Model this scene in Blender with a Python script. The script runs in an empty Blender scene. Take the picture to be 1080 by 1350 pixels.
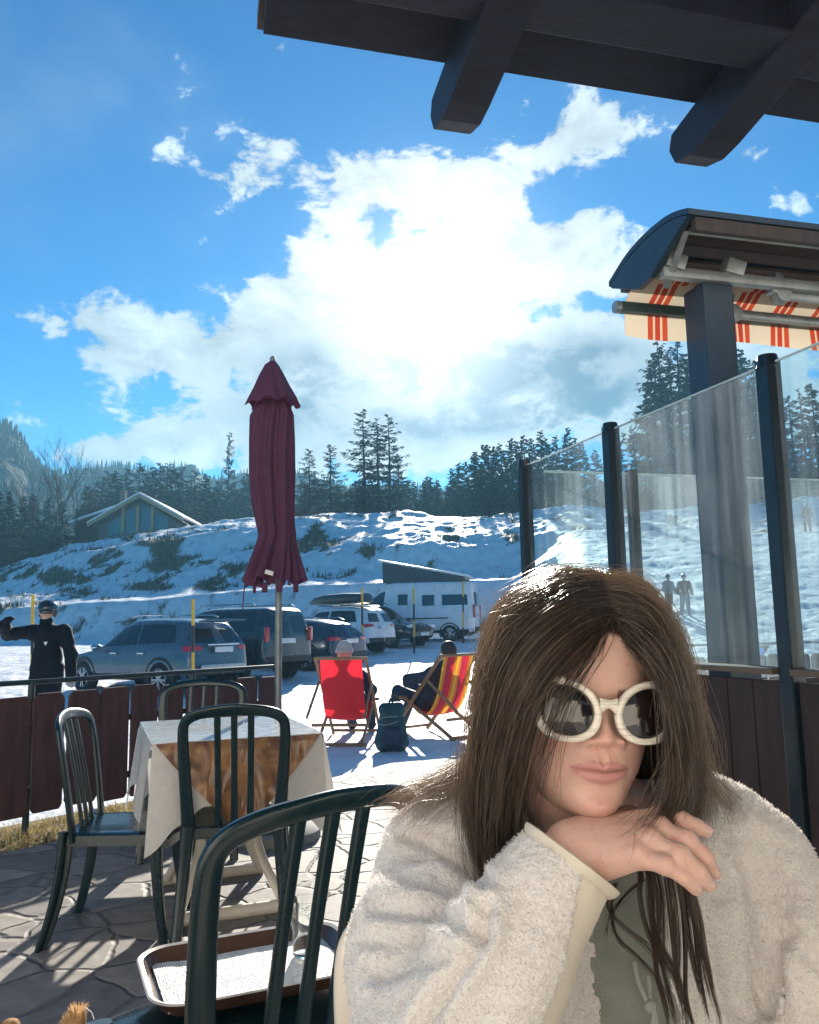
import bpy, bmesh, math, random
import numpy as np
from mathutils import Vector, Matrix
R = math.radians
PI = math.pi
scene = bpy.context.scene
COL = scene.collection
rng = np.random.default_rng(7)
random.seed(7)

# ------------------------------------------------------------------ camera
FPX, IW, IH = 1083.0, 1080.0, 1350.0
CAMZ = 1.2
PITCH, ROLL = R(7.94), R(1.0)
_f = np.array([0, math.cos(PITCH), math.sin(PITCH)])
_r0 = np.array([1.0, 0, 0]); _u0 = np.array([0, -math.sin(PITCH), math.cos(PITCH)])
CR = math.cos(ROLL) * _r0 - math.sin(ROLL) * _u0
CU = math.cos(ROLL) * _u0 + math.sin(ROLL) * _r0
CP = np.array([0, 0, CAMZ])
def ray(u, v):
    return _f + CR * ((u - IW / 2) / FPX) + CU * ((IH / 2 - v) / FPX)
def at(u, v, y):
    d = ray(u, v); return CP + d * (y / d[1])
def gnd(u, v, z=0.0):
    d = ray(u, v); return CP + d * ((z - CAMZ) / d[2])
def px(P):
    P = np.atleast_2d(P) - CP
    w = P @ _f
    return IW / 2 + FPX * (P @ CR) / w, IH / 2 - FPX * (P @ CU) / w
cam = bpy.data.cameras.new('camera')
cam.sensor_fit = 'HORIZONTAL'; cam.sensor_width = 36.0; cam.lens = 36.0 * FPX / IW
cam.clip_start = 0.05; cam.clip_end = 20000
camo = bpy.data.objects.new('camera', cam); COL.objects.link(camo)
camo.matrix_world = Matrix(((CR[0], CU[0], -_f[0], 0), (CR[1], CU[1], -_f[1], 0), (CR[2], CU[2], -_f[2], CAMZ), (0, 0, 0, 1)))
scene.camera = camo

# ------------------------------------------------------------------ materials
MATS = {}
def nd(nt, t, **k):
    n = nt.nodes.new(t)
    for a, b in k.items(): setattr(n, a, b)
    return n
def newmat(name):
    m = bpy.data.materials.new(name); m.use_nodes = True
    nt = m.node_tree
    return m, nt, nt.nodes['Principled BSDF'], nt.nodes['Material Output']
def pm(name, col, rough=0.55, metal=0.0, var=0.18, scale=12.0, bump=0.15, bscale=60.0, bdist=0.004, coat=0.0, sheen=0.0,
       trans=0.0, alt=None, altscale=4.0, stretch=(1, 1, 1), spec=0.5, sss=0.0, rvar=0.15, translucent=0.0):
    """principled material with procedural colour variation, roughness variation and bump"""
    if name in MATS: return MATS[name]
    m, nt, b, out = newmat(name); L = nt.links.new
    tc = nd(nt, 'ShaderNodeTexCoord'); mp = nd(nt, 'ShaderNodeMapping')
    mp.inputs['Scale'].default_value = stretch
    L(tc.outputs['Object'], mp.inputs['Vector'])
    n1 = nd(nt, 'ShaderNodeTexNoise'); n1.inputs['Scale'].default_value = scale; n1.inputs['Detail'].default_value = 6; n1.inputs['Roughness'].default_value = 0.6
    L(mp.outputs['Vector'], n1.inputs['Vector'])
    mx = nd(nt, 'ShaderNodeMix', data_type='RGBA')
    c = np.array(col[:3])
    a2 = np.array(alt[:3]) if alt is not None else np.clip(c * (1 + var), 0, 1)
    a1 = c if alt is not None else c * (1 - var)
    mx.inputs['A'].default_value = (*a1, 1); mx.inputs['B'].default_value = (*a2, 1)
    rp = nd(nt, 'ShaderNodeMapRange'); rp.inputs['From Min'].default_value = 0.36; rp.inputs['From Max'].default_value = 0.64
    if alt is not None:
        n3 = nd(nt, 'ShaderNodeTexNoise'); n3.inputs['Scale'].default_value = altscale; n3.inputs['Detail'].default_value = 7
        L(mp.outputs['Vector'], n3.inputs['Vector']); L(n3.outputs['Fac'], rp.inputs['Value'])
    else:
        L(n1.outputs['Fac'], rp.inputs['Value'])
    L(rp.outputs['Result'], mx.inputs['Factor']); L(mx.outputs['Result'], b.inputs['Base Color'])
    rr = nd(nt, 'ShaderNodeMapRange'); rr.inputs['To Min'].default_value = max(0.02, rough - rvar); rr.inputs['To Max'].default_value = min(1, rough + rvar)
    L(n1.outputs['Fac'], rr.inputs['Value']); L(rr.outputs['Result'], b.inputs['Roughness'])
    b.inputs['Metallic'].default_value = metal
    b.inputs['Specular IOR Level'].default_value = spec
    b.inputs['Coat Weight'].default_value = coat; b.inputs['Coat Roughness'].default_value = 0.08
    b.inputs['Sheen Weight'].default_value = sheen; b.inputs['Sheen Roughness'].default_value = 0.4
    b.inputs['Transmission Weight'].default_value = trans
    if sss: b.inputs['Subsurface Weight'].default_value = sss; b.inputs['Subsurface Radius'].default_value = (0.012, 0.005, 0.003); b.inputs['Subsurface Scale'].default_value = 1.0
    if bump:
        n2 = nd(nt, 'ShaderNodeTexNoise'); n2.inputs['Scale'].default_value = bscale; n2.inputs['Detail'].default_value = 5
        L(mp.outputs['Vector'], n2.inputs['Vector'])
        bp = nd(nt, 'ShaderNodeBump'); bp.inputs['Strength'].default_value = bump; bp.inputs['Distance'].default_value = bdist
        L(n2.outputs['Fac'], bp.inputs['Height']); L(bp.outputs['Normal'], b.inputs['Normal'])
    if translucent:
        tl = nd(nt, 'ShaderNodeBsdfTranslucent'); L(mx.outputs['Result'], tl.inputs['Color'])
        ms = nd(nt, 'ShaderNodeMixShader'); ms.inputs['Fac'].default_value = translucent
        L(b.outputs['BSDF'], ms.inputs[1]); L(tl.outputs['BSDF'], ms.inputs[2]); L(ms.outputs['Shader'], out.inputs['Surface'])
    MATS[name] = m
    return m

# ------------------------------------------------------------------ mesh builder
def rotm(rx=0, ry=0, rz=0):
    return np.array(Matrix.Rotation(rz, 3, 'Z') @ Matrix.Rotation(ry, 3, 'Y') @ Matrix.Rotation(rx, 3, 'X'))
def unit(v):
    v = np.asarray(v, float); return v / (np.linalg.norm(v) + 1e-12)
def smooth_path(pts, n):
    """Catmull-Rom resample of control points (any dimension)"""
    P = np.asarray(pts, float)
    if len(P) < 3:
        t = np.linspace(0, 1, n)[:, None]; return P[0] * (1 - t) + P[-1] * t
    Q = np.vstack([2 * P[0] - P[1], P, 2 * P[-1] - P[-2]])
    s = np.linspace(0, len(P) - 1 - 1e-9, n); i = s.astype(int); t = (s - i)[:, None]
    a, b, c, d = Q[i], Q[i + 1], Q[i + 2], Q[i + 3]
    return 0.5 * (2 * b + (c - a) * t + (2 * a - 5 * b + 4 * c - d) * t ** 2 + (3 * b - a - 3 * c + d) * t ** 3)
class MB:
    def __init__(s): s.v = []; s.f = []; s.n = 0
    def add(s, V, Fc):
        V = np.asarray(V, float).reshape(-1, 3); s.v.append(V)
        s.f.extend([tuple(int(k) + s.n for k in f) for f in Fc]); s.n += len(V); return s
    def box(s, c, size, rot=None, taper=None):
        x, y, z = np.asarray(size, float) / 2
        V = np.array([[-x, -y, -z], [x, -y, -z], [x, y, -z], [-x, y, -z], [-x, -y, z], [x, -y, z], [x, y, z], [-x, y, z]])
        if taper is not None: V[4:, 0] *= taper; V[4:, 1] *= taper
        if rot is not None: V = V @ np.asarray(rot).T
        return s.add(V + np.asarray(c, float), [(3, 2, 1, 0), (4, 5, 6, 7), (0, 1, 5, 4), (1, 2, 6, 5), (2, 3, 7, 6), (3, 0, 4, 7)])
    def bar(s, p, q, w, t, up=(0, 0, 1), w2=None, t2=None):
        """straight board from p to q: width w across, t along up"""
        p = np.asarray(p, float); q = np.asarray(q, float); d = unit(q - p)
        sx = np.cross(d, up); sx = unit(sx) if np.linalg.norm(sx) > 1e-6 else np.array([1.0, 0, 0]); uz = np.cross(sx, d)
        w2 = w if w2 is None else w2; t2 = t if t2 is None else t2
        V = [p + sx * a * w / 2 + uz * b * t / 2 for a, b in ((-1, -1), (1, -1), (1, 1), (-1, 1))] + [q + sx * a * w2 / 2 + uz * b * t2 / 2 for a, b in ((-1, -1), (1, -1), (1, 1), (-1, 1))]
        return s.add(V, [(0, 1, 2, 3), (7, 6, 5, 4), (0, 4, 5, 1), (1, 5, 6, 2), (2, 6, 7, 3), (3, 7, 4, 0)])
    def tube(s, pts, r, n=8, cap=True, up=None, ry=None, sq=2.0):
        """swept tube; r radius (scalar or list); ry second radius (flat section); sq superellipse exponent"""
        P = np.asarray(pts, float); m = len(P)
        r = np.broadcast_to(np.asarray(r, float), (m,)); ry = r if ry is None else np.broadcast_to(np.asarray(ry, float), (m,))
        T = np.gradient(P, axis=0); T /= np.linalg.norm(T, axis=1, keepdims=True) + 1e-12
        if up is None:
            up = np.array([0, 0, 1.0]) if abs(T[0][2]) < 0.9 else np.array([1.0, 0, 0])
        up = np.asarray(up, float)
        a = np.arange(n) * 2 * PI / n
        ca, sa = np.cos(a), np.sin(a)
        ca = np.sign(ca) * np.abs(ca) ** (2 / sq); sa = np.sign(sa) * np.abs(sa) ** (2 / sq)
        V = []; N = up
        for i in range(m):
            N = N - T[i] * np.dot(N, T[i]); N = unit(N); B = np.cross(T[i], N)
            V.append(P[i] + np.outer(ca * r[i], B) + np.outer(sa * ry[i], N))
        Fc = []
        for i in range(m - 1):
            for k in range(n):
                k2 = (k + 1) % n; Fc.append((i * n + k, i * n + k2, (i + 1) * n + k2, (i + 1) * n + k))
        if cap: Fc.append(tuple(range(n - 1, -1, -1))); Fc.append(tuple((m - 1) * n + k for k in range(n)))
        return s.add(np.vstack(V), Fc)
    def grid(s, G, wrap_u=False, wrap_v=False):
        G = np.asarray(G, float); m, n = G.shape[:2]; Fc = []
        for i in range(m - (0 if wrap_u else 1)):
            for j in range(n - (0 if wrap_v else 1)):
                i2 = (i + 1) % m; j2 = (j + 1) % n
                Fc.append((i * n + j, i * n + j2, i2 * n + j2, i2 * n + j))
        return s.add(G.reshape(-1, 3), Fc)
    def lathe(s, prof, n=24, c=(0, 0, 0), axis='z', cap=True):
        a = np.arange(n) * 2 * PI / n; V = []
        for r, z in prof:
            if axis == 'z': V.append(np.stack([r * np.cos(a), r * np.sin(a), np.full(n, z)], 1))
            elif axis == 'y': V.append(np.stack([r * np.cos(a), np.full(n, z), -r * np.sin(a)], 1))
            else: V.append(np.stack([np.full(n, z), r * np.cos(a), r * np.sin(a)], 1))
        m = len(prof); Fc = []
        for i in range(m - 1):
            for k in range(n):
                k2 = (k + 1) % n; Fc.append((i * n + k, i * n + k2, (i + 1) * n + k2, (i + 1) * n + k))
        if cap: Fc.append(tuple(range(n - 1, -1, -1))); Fc.append(tuple((m - 1) * n + k for k in range(n)))
        return s.add(np.vstack(V) + np.asarray(c, float), Fc)
    def prism(s, poly, o, ax, ay, thick):
        """flat polygon (2d) placed at o with axes ax, ay, extruded by vector thick"""
        poly = np.asarray(poly, float); o = np.asarray(o, float); ax = np.asarray(ax, float); ay = np.asarray(ay, float)
        A = o + np.outer(poly[:, 0], ax) + np.outer(poly[:, 1], ay); B = A + np.asarray(thick, float); n = len(A)
        return s.add(np.vstack([A, B]), [tuple(range(n - 1, -1, -1)), tuple(range(n, 2 * n))] + [(k, (k + 1) % n, n + (k + 1) % n, n + k) for k in range(n)])
    def sphere(s, c, r, n=16, m=10, rot=None):
        r = np.broadcast_to(np.asarray(r, float), (3,))
        th = np.linspace(0, PI, m + 1)[1:-1]; a = np.arange(n) * 2 * PI / n
        V = [[0, 0, 1]] + [[math.sin(t) * math.cos(p), math.sin(t) * math.sin(p), math.cos(t)] for t in th for p in a] + [[0, 0, -1]]
        V = np.array(V) * r
        if rot is not None: V = V @ np.asarray(rot).T
        Fc = [(0, 1 + k, 1 + (k + 1) % n) for k in range(n)]
        for i in range(m - 2):
            for k in range(n): Fc.append((1 + i * n + k, 1 + (i + 1) * n + k, 1 + (i + 1) * n + (k + 1) % n, 1 + i * n + (k + 1) % n))
        l = len(V) - 1; Fc += [(l, 1 + (m - 2) * n + (k + 1) % n, 1 + (m - 2) * n + k) for k in range(n)]
        return s.add(V + np.asarray(c, float), Fc)
    def build(s, name, mat, parent=None, smooth=True, bevel=0.0, seg=2, fix=True, angle=40):
        V = np.vstack(s.v)
        return mesh_obj(name, V, s.f, mat, parent, smooth, bevel, seg, fix, angle)
def mesh_obj(name, V, Fc, mat, parent=None, smooth=True, bevel=0.0, seg=2, fix=True, angle=40):
    me = bpy.data.meshes.new(name)
    V = np.asarray(V, float)
    if isinstance(Fc, np.ndarray):
        m, k = Fc.shape
        me.vertices.add(len(V)); me.vertices.foreach_set('co', V.astype(np.float32).ravel())
        me.loops.add(m * k); me.loops.foreach_set('vertex_index', Fc.astype(np.int32).ravel())
        me.polygons.add(m); me.polygons.foreach_set('loop_start', np.arange(0, m * k, k, dtype=np.int32))
        me.update(calc_edges=True)
    else:
        me.from_pydata(V.tolist(), [], Fc)
    if fix and len(Fc) < 60000:
        bm = bmesh.new(); bm.from_mesh(me)
        bmesh.ops.remove_doubles(bm, verts=bm.verts, dist=1e-6)
        bmesh.ops.recalc_face_normals(bm, faces=bm.faces)
        if bevel > 0:
            ed = [e for e in bm.edges if len(e.link_faces) == 2 and e.calc_face_angle(0) > R(30)]
            if ed: bmesh.ops.bevel(bm, geom=ed, offset=bevel, segments=seg, profile=0.6, affect='EDGES', clamp_overlap=True)
        bm.to_mesh(me); bm.free()
    if smooth:
        me.polygons.foreach_set('use_smooth', [True] * len(me.polygons))
        try: me.set_sharp_from_angle(angle=R(angle))
        except Exception: pass
    me.materials.append(mat)
    o = bpy.data.objects.new(name, me); COL.objects.link(o)
    if parent is not None:
        o.parent = parent
        if parent.type == 'EMPTY' and parent.get('_w'):
            o.matrix_parent_inverse = Matrix(parent['_m']).inverted() if False else WM[parent.name].inverted()
    return o
WM = {}
def tag(o, label=None, cat=None, group=None, kind=None):
    if label: o['label'] = label
    if cat: o['category'] = cat
    if group: o['group'] = group
    if kind: o['kind'] = kind
    return o
def thing(name, label, cat, loc=(0, 0, 0), rz=0.0, group=None, world=False):
    """an Empty at the thing's base; with world=True its parts are given in world coordinates"""
    o = bpy.data.objects.new(name, None); COL.objects.link(o)
    o.empty_display_size = 0.1
    o.location = loc; o.rotation_euler = (0, 0, rz)
    tag(o, label, cat, group)
    if world:
        o['_w'] = 1; WM[o.name] = Matrix.Translation(Vector(loc)) @ Matrix.Rotation(rz, 4, 'Z')
    return o
def dup(o, loc=None, rz=None, label=None, scale=None, parent=None):
    kids = [k for k in bpy.data.objects if k.parent == o]
    c = o.copy(); COL.objects.link(c)
    if parent is not None: c.parent = parent
    if loc is not None: c.location = loc
    if rz is not None: c.rotation_euler = (0, 0, rz)
    if scale is not None: c.scale = scale if hasattr(scale, '__len__') else (scale,) * 3
    if label: c['label'] = label
    for k in kids: dup(k, parent=c)
    return c

# ------------------------------------------------------------------ signed distance modelling
def sgrid(lo, hi, h):
    lo = np.asarray(lo, float); n = np.ceil((np.asarray(hi, float) - lo) / h).astype(int) + 1
    ax = [lo[i] + np.arange(n[i]) * h for i in range(3)]
    X, Y, Z = np.meshgrid(*ax, indexing='ij')
    return np.stack([X, Y, Z], -1).astype(np.float32), lo, h
def sd_cone(P, a, b, ra, rb):
    a = np.asarray(a, np.float32); b = np.asarray(b, np.float32); d = b - a
    t = np.clip(((P - a) @ d) / max(float(d @ d), 1e-9), 0, 1)
    q = P - a - t[..., None] * d
    return np.sqrt((q * q).sum(-1)) - (ra + (rb - ra) * t)
def sd_ell(P, c, r, M=None):
    q = P - np.asarray(c, np.float32)
    if M is not None: q = q @ np.asarray(M, np.float32)
    r = np.asarray(r, np.float32); k0 = np.sqrt(((q / r) ** 2).sum(-1)); k1 = np.sqrt(((q / (r * r)) ** 2).sum(-1)) + 1e-9
    return k0 * (k0 - 1) / k1
def smin(a, b, k):
    h = np.clip(0.5 + 0.5 * (b - a) / k, 0, 1); return b * (1 - h) + a * h - k * h * (1 - h)
def smax(a, b, k): return -smin(-a, -b, k)
def nets(Fv, lo, h):
    """naive surface nets: vertices and quads of the zero level"""
    ins = Fv < 0
    nx, ny, nz = Fv.shape
    c = np.zeros((nx - 1, ny - 1, nz - 1), np.int8)
    for i in (0, 1):
        for j in (0, 1):
            for k in (0, 1): c += ins[i:nx - 1 + i, j:ny - 1 + j, k:nz - 1 + k]
    act = (c > 0) & (c < 8)
    idx = -np.ones(act.shape, np.int64); I = np.argwhere(act); idx[act] = np.arange(len(I))
    acc = np.zeros((len(I), 3)); cnt = np.zeros(len(I))
    cor = [(i, j, k) for i in (0, 1) for j in (0, 1) for k in (0, 1)]
    for a in cor:
        for b in cor:
            if sum(b) - sum(a) == 1 and all(b[q] >= a[q] for q in range(3)):
                va = Fv[I[:, 0] + a[0], I[:, 1] + a[1], I[:, 2] + a[2]]; vb = Fv[I[:, 0] + b[0], I[:, 1] + b[1], I[:, 2] + b[2]]
                m = (va < 0) != (vb < 0); t = np.where(m, va / np.where(m, va - vb, 1), 0)
                p = np.array(a) + t[:, None] * (np.array(b) - np.array(a))
                acc[m] += p[m]; cnt[m] += 1
    V = lo + h * (I + acc / cnt[:, None])
    Q = []
    for ax in range(3):
        o1, o2 = [(1, 2), (2, 0), (0, 1)][ax]
        sl = [slice(None)] * 3; sl2 = [slice(None)] * 3; sl[ax] = slice(0, -1); sl2[ax] = slice(1, None)
        ch = ins[tuple(sl)] != ins[tuple(sl2)]
        E = np.argwhere(ch)
        E = E[(E[:, o1] > 0) & (E[:, o2] > 0) & (E[:, o1] < Fv.shape[o1] - 1) & (E[:, o2] < Fv.shape[o2] - 1)]
        d1 = np.zeros(3, int); d1[o1] = 1; d2 = np.zeros(3, int); d2[o2] = 1
        g = lambda A: idx[A[:, 0], A[:, 1], A[:, 2]]
        q = np.stack([g(E - d1 - d2), g(E - d2), g(E), g(E - d1)], 1)
        s0 = ins[E[:, 0], E[:, 1], E[:, 2]]
        q[~s0] = q[~s0][:, ::-1]
        Q.append(q)
    Q = np.vstack(Q); Q = Q[(Q >= 0).all(1)]
    return V, Q
def relax(V, Q, it=2, lam=0.5):
    for _ in range(it):
        A = np.zeros_like(V); C = np.zeros(len(V))
        for a, b in ((0, 1), (1, 2), (2, 3), (3, 0)):
            np.add.at(A, Q[:, a], V[Q[:, b]]); np.add.at(C, Q[:, a], 1); np.add.at(A, Q[:, b], V[Q[:, a]]); np.add.at(C, Q[:, b], 1)
        V = V + lam * (A / np.maximum(C, 1)[:, None] - V)
    return V
def vnormals(V, Q):
    n = np.cross(V[Q[:, 2]] - V[Q[:, 0]], V[Q[:, 3]] - V[Q[:, 1]]) if Q.shape[1] == 4 else np.cross(V[Q[:, 1]] - V[Q[:, 0]], V[Q[:, 2]] - V[Q[:, 0]])
    N = np.zeros_like(V)
    for k in range(Q.shape[1]): np.add.at(N, Q[:, k], n)
    return N / (np.linalg.norm(N, axis=1, keepdims=True) + 1e-12)
# cheap value noise
_perm = rng.permutation(4096)
_val = rng.random(4096)
def vnoise(P):
    P = np.asarray(P, float); I = np.floor(P).astype(int); t = P - I; t = t * t * (3 - 2 * t); out = 0
    for i in (0, 1):
        for j in (0, 1):
            for k in (0, 1):
                hsh = _perm[(_perm[(_perm[(I[..., 0] + i) & 4095] + I[..., 1] + j) & 4095] + I[..., 2] + k) & 4095]
                w = (t[..., 0] if i else 1 - t[..., 0]) * (t[..., 1] if j else 1 - t[..., 1]) * (t[..., 2] if k else 1 - t[..., 2])
                out = out + w * _val[hsh]
    return out
def fbm(P, o=4, g=0.5):
    P = np.asarray(P, float); s = 0; a = 1; n = 0
    for k in range(o): s = s + a * vnoise(P * 2 ** k + 17.3 * k); n += a; a *= g
    return s / n
def p2(x, y, z=0.0): return np.stack([x, y, np.full_like(x, z)], -1)
def ribbons(S, W, view=None):
    """many strands S (n,m,3) with half widths W (n,m) -> three sided tubes (verts, quads)"""
    n, m = S.shape[:2]
    T = np.gradient(S, axis=1); T /= np.linalg.norm(T, axis=2, keepdims=True) + 1e-12
    ref = np.array([0.31, 0.87, 0.37]); A = np.cross(T, ref); A /= np.linalg.norm(A, axis=2, keepdims=True) + 1e-12; B = np.cross(T, A)
    V = np.stack([S + W[..., None] * (math.cos(a) * A + math.sin(a) * B) for a in (0, 2 * PI / 3, 4 * PI / 3)], 2)
    base = np.arange(n * m).reshape(n, m) * 3; Q = []
    for k in range(3):
        k2 = (k + 1) % 3
        Q.append(np.stack([base[:, :-1] + k, base[:, :-1] + k2, base[:, 1:] + k2, base[:, 1:] + k], -1).reshape(-1, 4))
    return V.reshape(-1, 3), np.vstack(Q)
# ================================================================== sky, sun
SUN_EL, SUN_AZ = R(21.0), R(2.1)
SUN_D = np.array([math.cos(SUN_EL) * math.sin(SUN_AZ), math.cos(SUN_EL) * math.cos(SUN_AZ), math.sin(SUN_EL)])
world = bpy.data.worlds.new('World'); scene.world = world; world.use_nodes = True
nt = world.node_tree; L = nt.links.new
for n in list(nt.nodes): nt.nodes.remove(n)
out = nd(nt, 'ShaderNodeOutputWorld'); bg = nd(nt, 'ShaderNodeBackground'); L(bg.outputs[0], out.inputs['Surface'])
bg.inputs['Strength'].default_value = 0.10
sky = nd(nt, 'ShaderNodeTexSky', sky_type='NISHITA'); sky.sun_disc = False
sky.sun_elevation = SUN_EL; sky.sun_rotation = SUN_AZ; sky.altitude = 1300; sky.air_density = 1.0; sky.dust_density = 0.15; sky.ozone_density = 2.5
hs = nd(nt, 'ShaderNodeHueSaturation'); hs.inputs['Saturation'].default_value = 1.38; hs.inputs['Value'].default_value = 0.41; hs.inputs['Hue'].default_value = 0.492
L(sky.outputs[0], hs.inputs['Color'])
tint = nd(nt, 'ShaderNodeMix', data_type='RGBA'); tint.blend_type = 'MULTIPLY'; tint.inputs['Factor'].default_value = 1.0
tint.inputs['B'].default_value = (0.22, 0.92, 1.18, 1); L(hs.outputs[0], tint.inputs['A'])
tc = nd(nt, 'ShaderNodeTexCoord'); DIR = tc.outputs['Generated']
def mth(op, a, b=None, c=None, clamp=False):
    n = nd(nt, 'ShaderNodeMath', operation=op); n.use_clamp = clamp
    for i, x in enumerate((a, b, c)):
        if x is None: continue
        if isinstance(x, (int, float)): n.inputs[i].default_value = float(x)
        else: L(x, n.inputs[i])
    return n.outputs[0]
sp = nd(nt, 'ShaderNodeSeparateXYZ'); L(DIR, sp.inputs[0])
ysafe = mth('MAXIMUM', sp.outputs['Y'], 0.04)
U = mth('DIVIDE', sp.outputs['X'], ysafe); V = mth('DIVIDE', sp.outputs['Z'], ysafe)
front = mth('MULTIPLY', mth('SUBTRACT', sp.outputs['Y'], 0.1), 4.0, clamp=True)
# domain warp so the cloud masses get ragged outlines
wn = nd(nt, 'ShaderNodeTexNoise'); wn.inputs['Scale'].default_value = 7.0; wn.inputs['Detail'].default_value = 5; L(DIR, wn.inputs['Vector'])
ws = nd(nt, 'ShaderNodeSeparateColor'); L(wn.outputs['Color'], ws.inputs[0])
U = mth('ADD', U, mth('MULTIPLY', mth('SUBTRACT', ws.outputs[0], 0.5), 0.16)); V = mth('ADD', V, mth('MULTIPLY', mth('SUBTRACT', ws.outputs[1], 0.5), 0.13))
def blob(u, v, a, b, amp=1.0):
    d = ray(u, v); u0, v0 = d[0] / d[1], d[2] / d[1]
    e = mth('ADD', mth('POWER', mth('DIVIDE', mth('SUBTRACT', U, u0), a / FPX), 2), mth('POWER', mth('DIVIDE', mth('SUBTRACT', V, v0), b / FPX), 2))
    return mth('MULTIPLY', mth('EXPONENT', mth('MULTIPLY', e, -1)), amp)
def addall(l):
    s = l[0]
    for x in l[1:]: s = mth('ADD', s, x)
    return s
BL = addall([blob(565, 360, 185, 90, .95), blob(495, 235, 125, 62, .78), blob(300, 225, 90, 42, .62), blob(752, 180, 100, 58, .9), blob(745, 320, 105, 62, .9),
             blob(560, 500, 260, 85, 1.0), blob(800, 470, 110, 75, .85), blob(235, 465, 140, 42, .82), blob(390, 410, 100, 60, .72), blob(330, 555, 160, 34, .55), blob(160, 592, 130, 28, .85),
             blob(440, 605, 170, 55, .8), blob(700, 600, 220, 55, .7), blob(980, 520, 160, 80, .7), blob(985, 205, 45, 22, .62), blob(1075, 560, 110, 110, .6), blob(350, 180, 60, 28, .45), blob(110, 400, 110, 30, .5), blob(160, 430, 90, 26, .6), blob(60, 220, 40, 18, .3), blob(620, 230, 60, 40, .6), blob(540, 330, 330, 210, .26), blob(260, 480, 260, 90, .22), blob(1060, 290, 50, 25, .4)])
n1 = nd(nt, 'ShaderNodeTexNoise'); n1.inputs['Scale'].default_value = 12.0; n1.inputs['Detail'].default_value = 11; n1.inputs['Roughness'].default_value = 0.62; n1.inputs['Distortion'].default_value = 0.25
mpw = nd(nt, 'ShaderNodeMapping'); mpw.inputs['Scale'].default_value = (1, 1, 1.5); L(DIR, mpw.inputs['Vector']); L(mpw.outputs[0], n1.inputs['Vector'])
n2 = nd(nt, 'ShaderNodeTexNoise'); n2.inputs['Scale'].default_value = 3.0; n2.inputs['Detail'].default_value = 8; L(mpw.outputs[0], n2.inputs['Vector'])
elsew = mth('MULTIPLY', mth('SUBTRACT', 1.0, front), 0.02)
cover = mth('ADD', mth('MULTIPLY', BL, front), elsew)
dens = mth('SUBTRACT', mth('ADD', cover, mth('MULTIPLY', mth('SUBTRACT', n1.outputs['Fac'], 0.5), 3.2)), 0.54)
def sstep(x, a, b):
    n = nd(nt, 'ShaderNodeMapRange', interpolation_type='SMOOTHSTEP'); n.inputs['From Min'].default_value = a; n.inputs['From Max'].default_value = b
    L(x, n.inputs['Value']); return n.outputs['Result']
alpha = sstep(dens, -0.06, 0.26)
# thin veil of high cloud
veil = mth('MULTIPLY', sstep(n2.outputs['Fac'], 0.46, 0.78), 0.22)
alpha = mth('MAXIMUM', alpha, veil)
alpha = mth('MULTIPLY', alpha, sstep(sp.outputs['Z'], -0.02, 0.05))
# sun behind the cloud
dt = nd(nt, 'ShaderNodeVectorMath', operation='DOT_PRODUCT'); L(DIR, dt.inputs[0]); dt.inputs[1].default_value = tuple(SUN_D)
om = mth('SUBTRACT', 1.0, dt.outputs['Value'])
gl = mth('EXPONENT', mth('MULTIPLY', om, -190.0)); gl2 = mth('EXPONENT', mth('MULTIPLY', om, -30.0)); gl3 = mth('EXPONENT', mth('MULTIPLY', om, -7.0))
# cloud colour: silver thin edges, blue grey thick bases
GB = addall([blob(560, 500, 200, 62, 1.5), blob(690, 535, 180, 65, 1.3), blob(450, 550, 130, 45, .9), blob(800, 470, 90, 40, .5), blob(770, 200, 40, 25, .3), blob(1000, 560, 130, 60, .4)])
thick = mth('MULTIPLY', sstep(dens, 0.05, 0.55), mth('MULTIPLY', GB, front), clamp=True)
thick = mth('MULTIPLY', thick, sstep(n1.outputs['Fac'], 0.30, 0.60))
lite = nd(nt, 'ShaderNodeMix', data_type='RGBA'); lite.inputs['A'].default_value = (2.3, 2.8, 3.1, 1); lite.inputs['B'].default_value = (4.2, 4.3, 4.2, 1); L(mth('MINIMUM', gl2, 1.0), lite.inputs['Factor'])
tex = nd(nt, 'ShaderNodeMix', data_type='RGBA'); tex.blend_type = 'MULTIPLY'; tex.inputs['Factor'].default_value = 1.0
tr = nd(nt, 'ShaderNodeMapRange'); tr.inputs['From Min'].default_value = 0.3; tr.inputs['From Max'].default_value = 0.7; tr.inputs['To Min'].default_value = 0.45; tr.inputs['To Max'].default_value = 1.2; L(n1.outputs['Fac'], tr.inputs['Value'])
L(lite.outputs['Result'], tex.inputs['A']); L(tr.outputs['Result'], tex.inputs['B'])
grey = nd(nt, 'ShaderNodeMix', data_type='RGBA'); grey.inputs['B'].default_value = (.34, .60, .92, 1)
L(tex.outputs['Result'], grey.inputs['A']); L(thick, grey.inputs['Factor'])
mix = nd(nt, 'ShaderNodeMix', data_type='RGBA'); L(tint.outputs['Result'], mix.inputs['A']); L(grey.outputs['Result'], mix.inputs['B']); L(alpha, mix.inputs['Factor'])
glc = nd(nt, 'ShaderNodeMix', data_type='RGBA'); glc.blend_type = 'ADD'; glc.inputs['Factor'].default_value = 1.0
gs = nd(nt, 'ShaderNodeCombineColor')
gsum = addall([mth('MULTIPLY', gl, 4.0), mth('MULTIPLY', gl2, 0.25), mth('MULTIPLY', gl3, 0.05)])
L(gsum, gs.inputs[0]); L(gsum, gs.inputs[1]); L(mth('MULTIPLY', gsum, 0.97), gs.inputs[2])
L(mix.outputs['Result'], glc.inputs['A']); L(gs.outputs[0], glc.inputs['B']); L(glc.outputs['Result'], bg.inputs['Color'])

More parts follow.
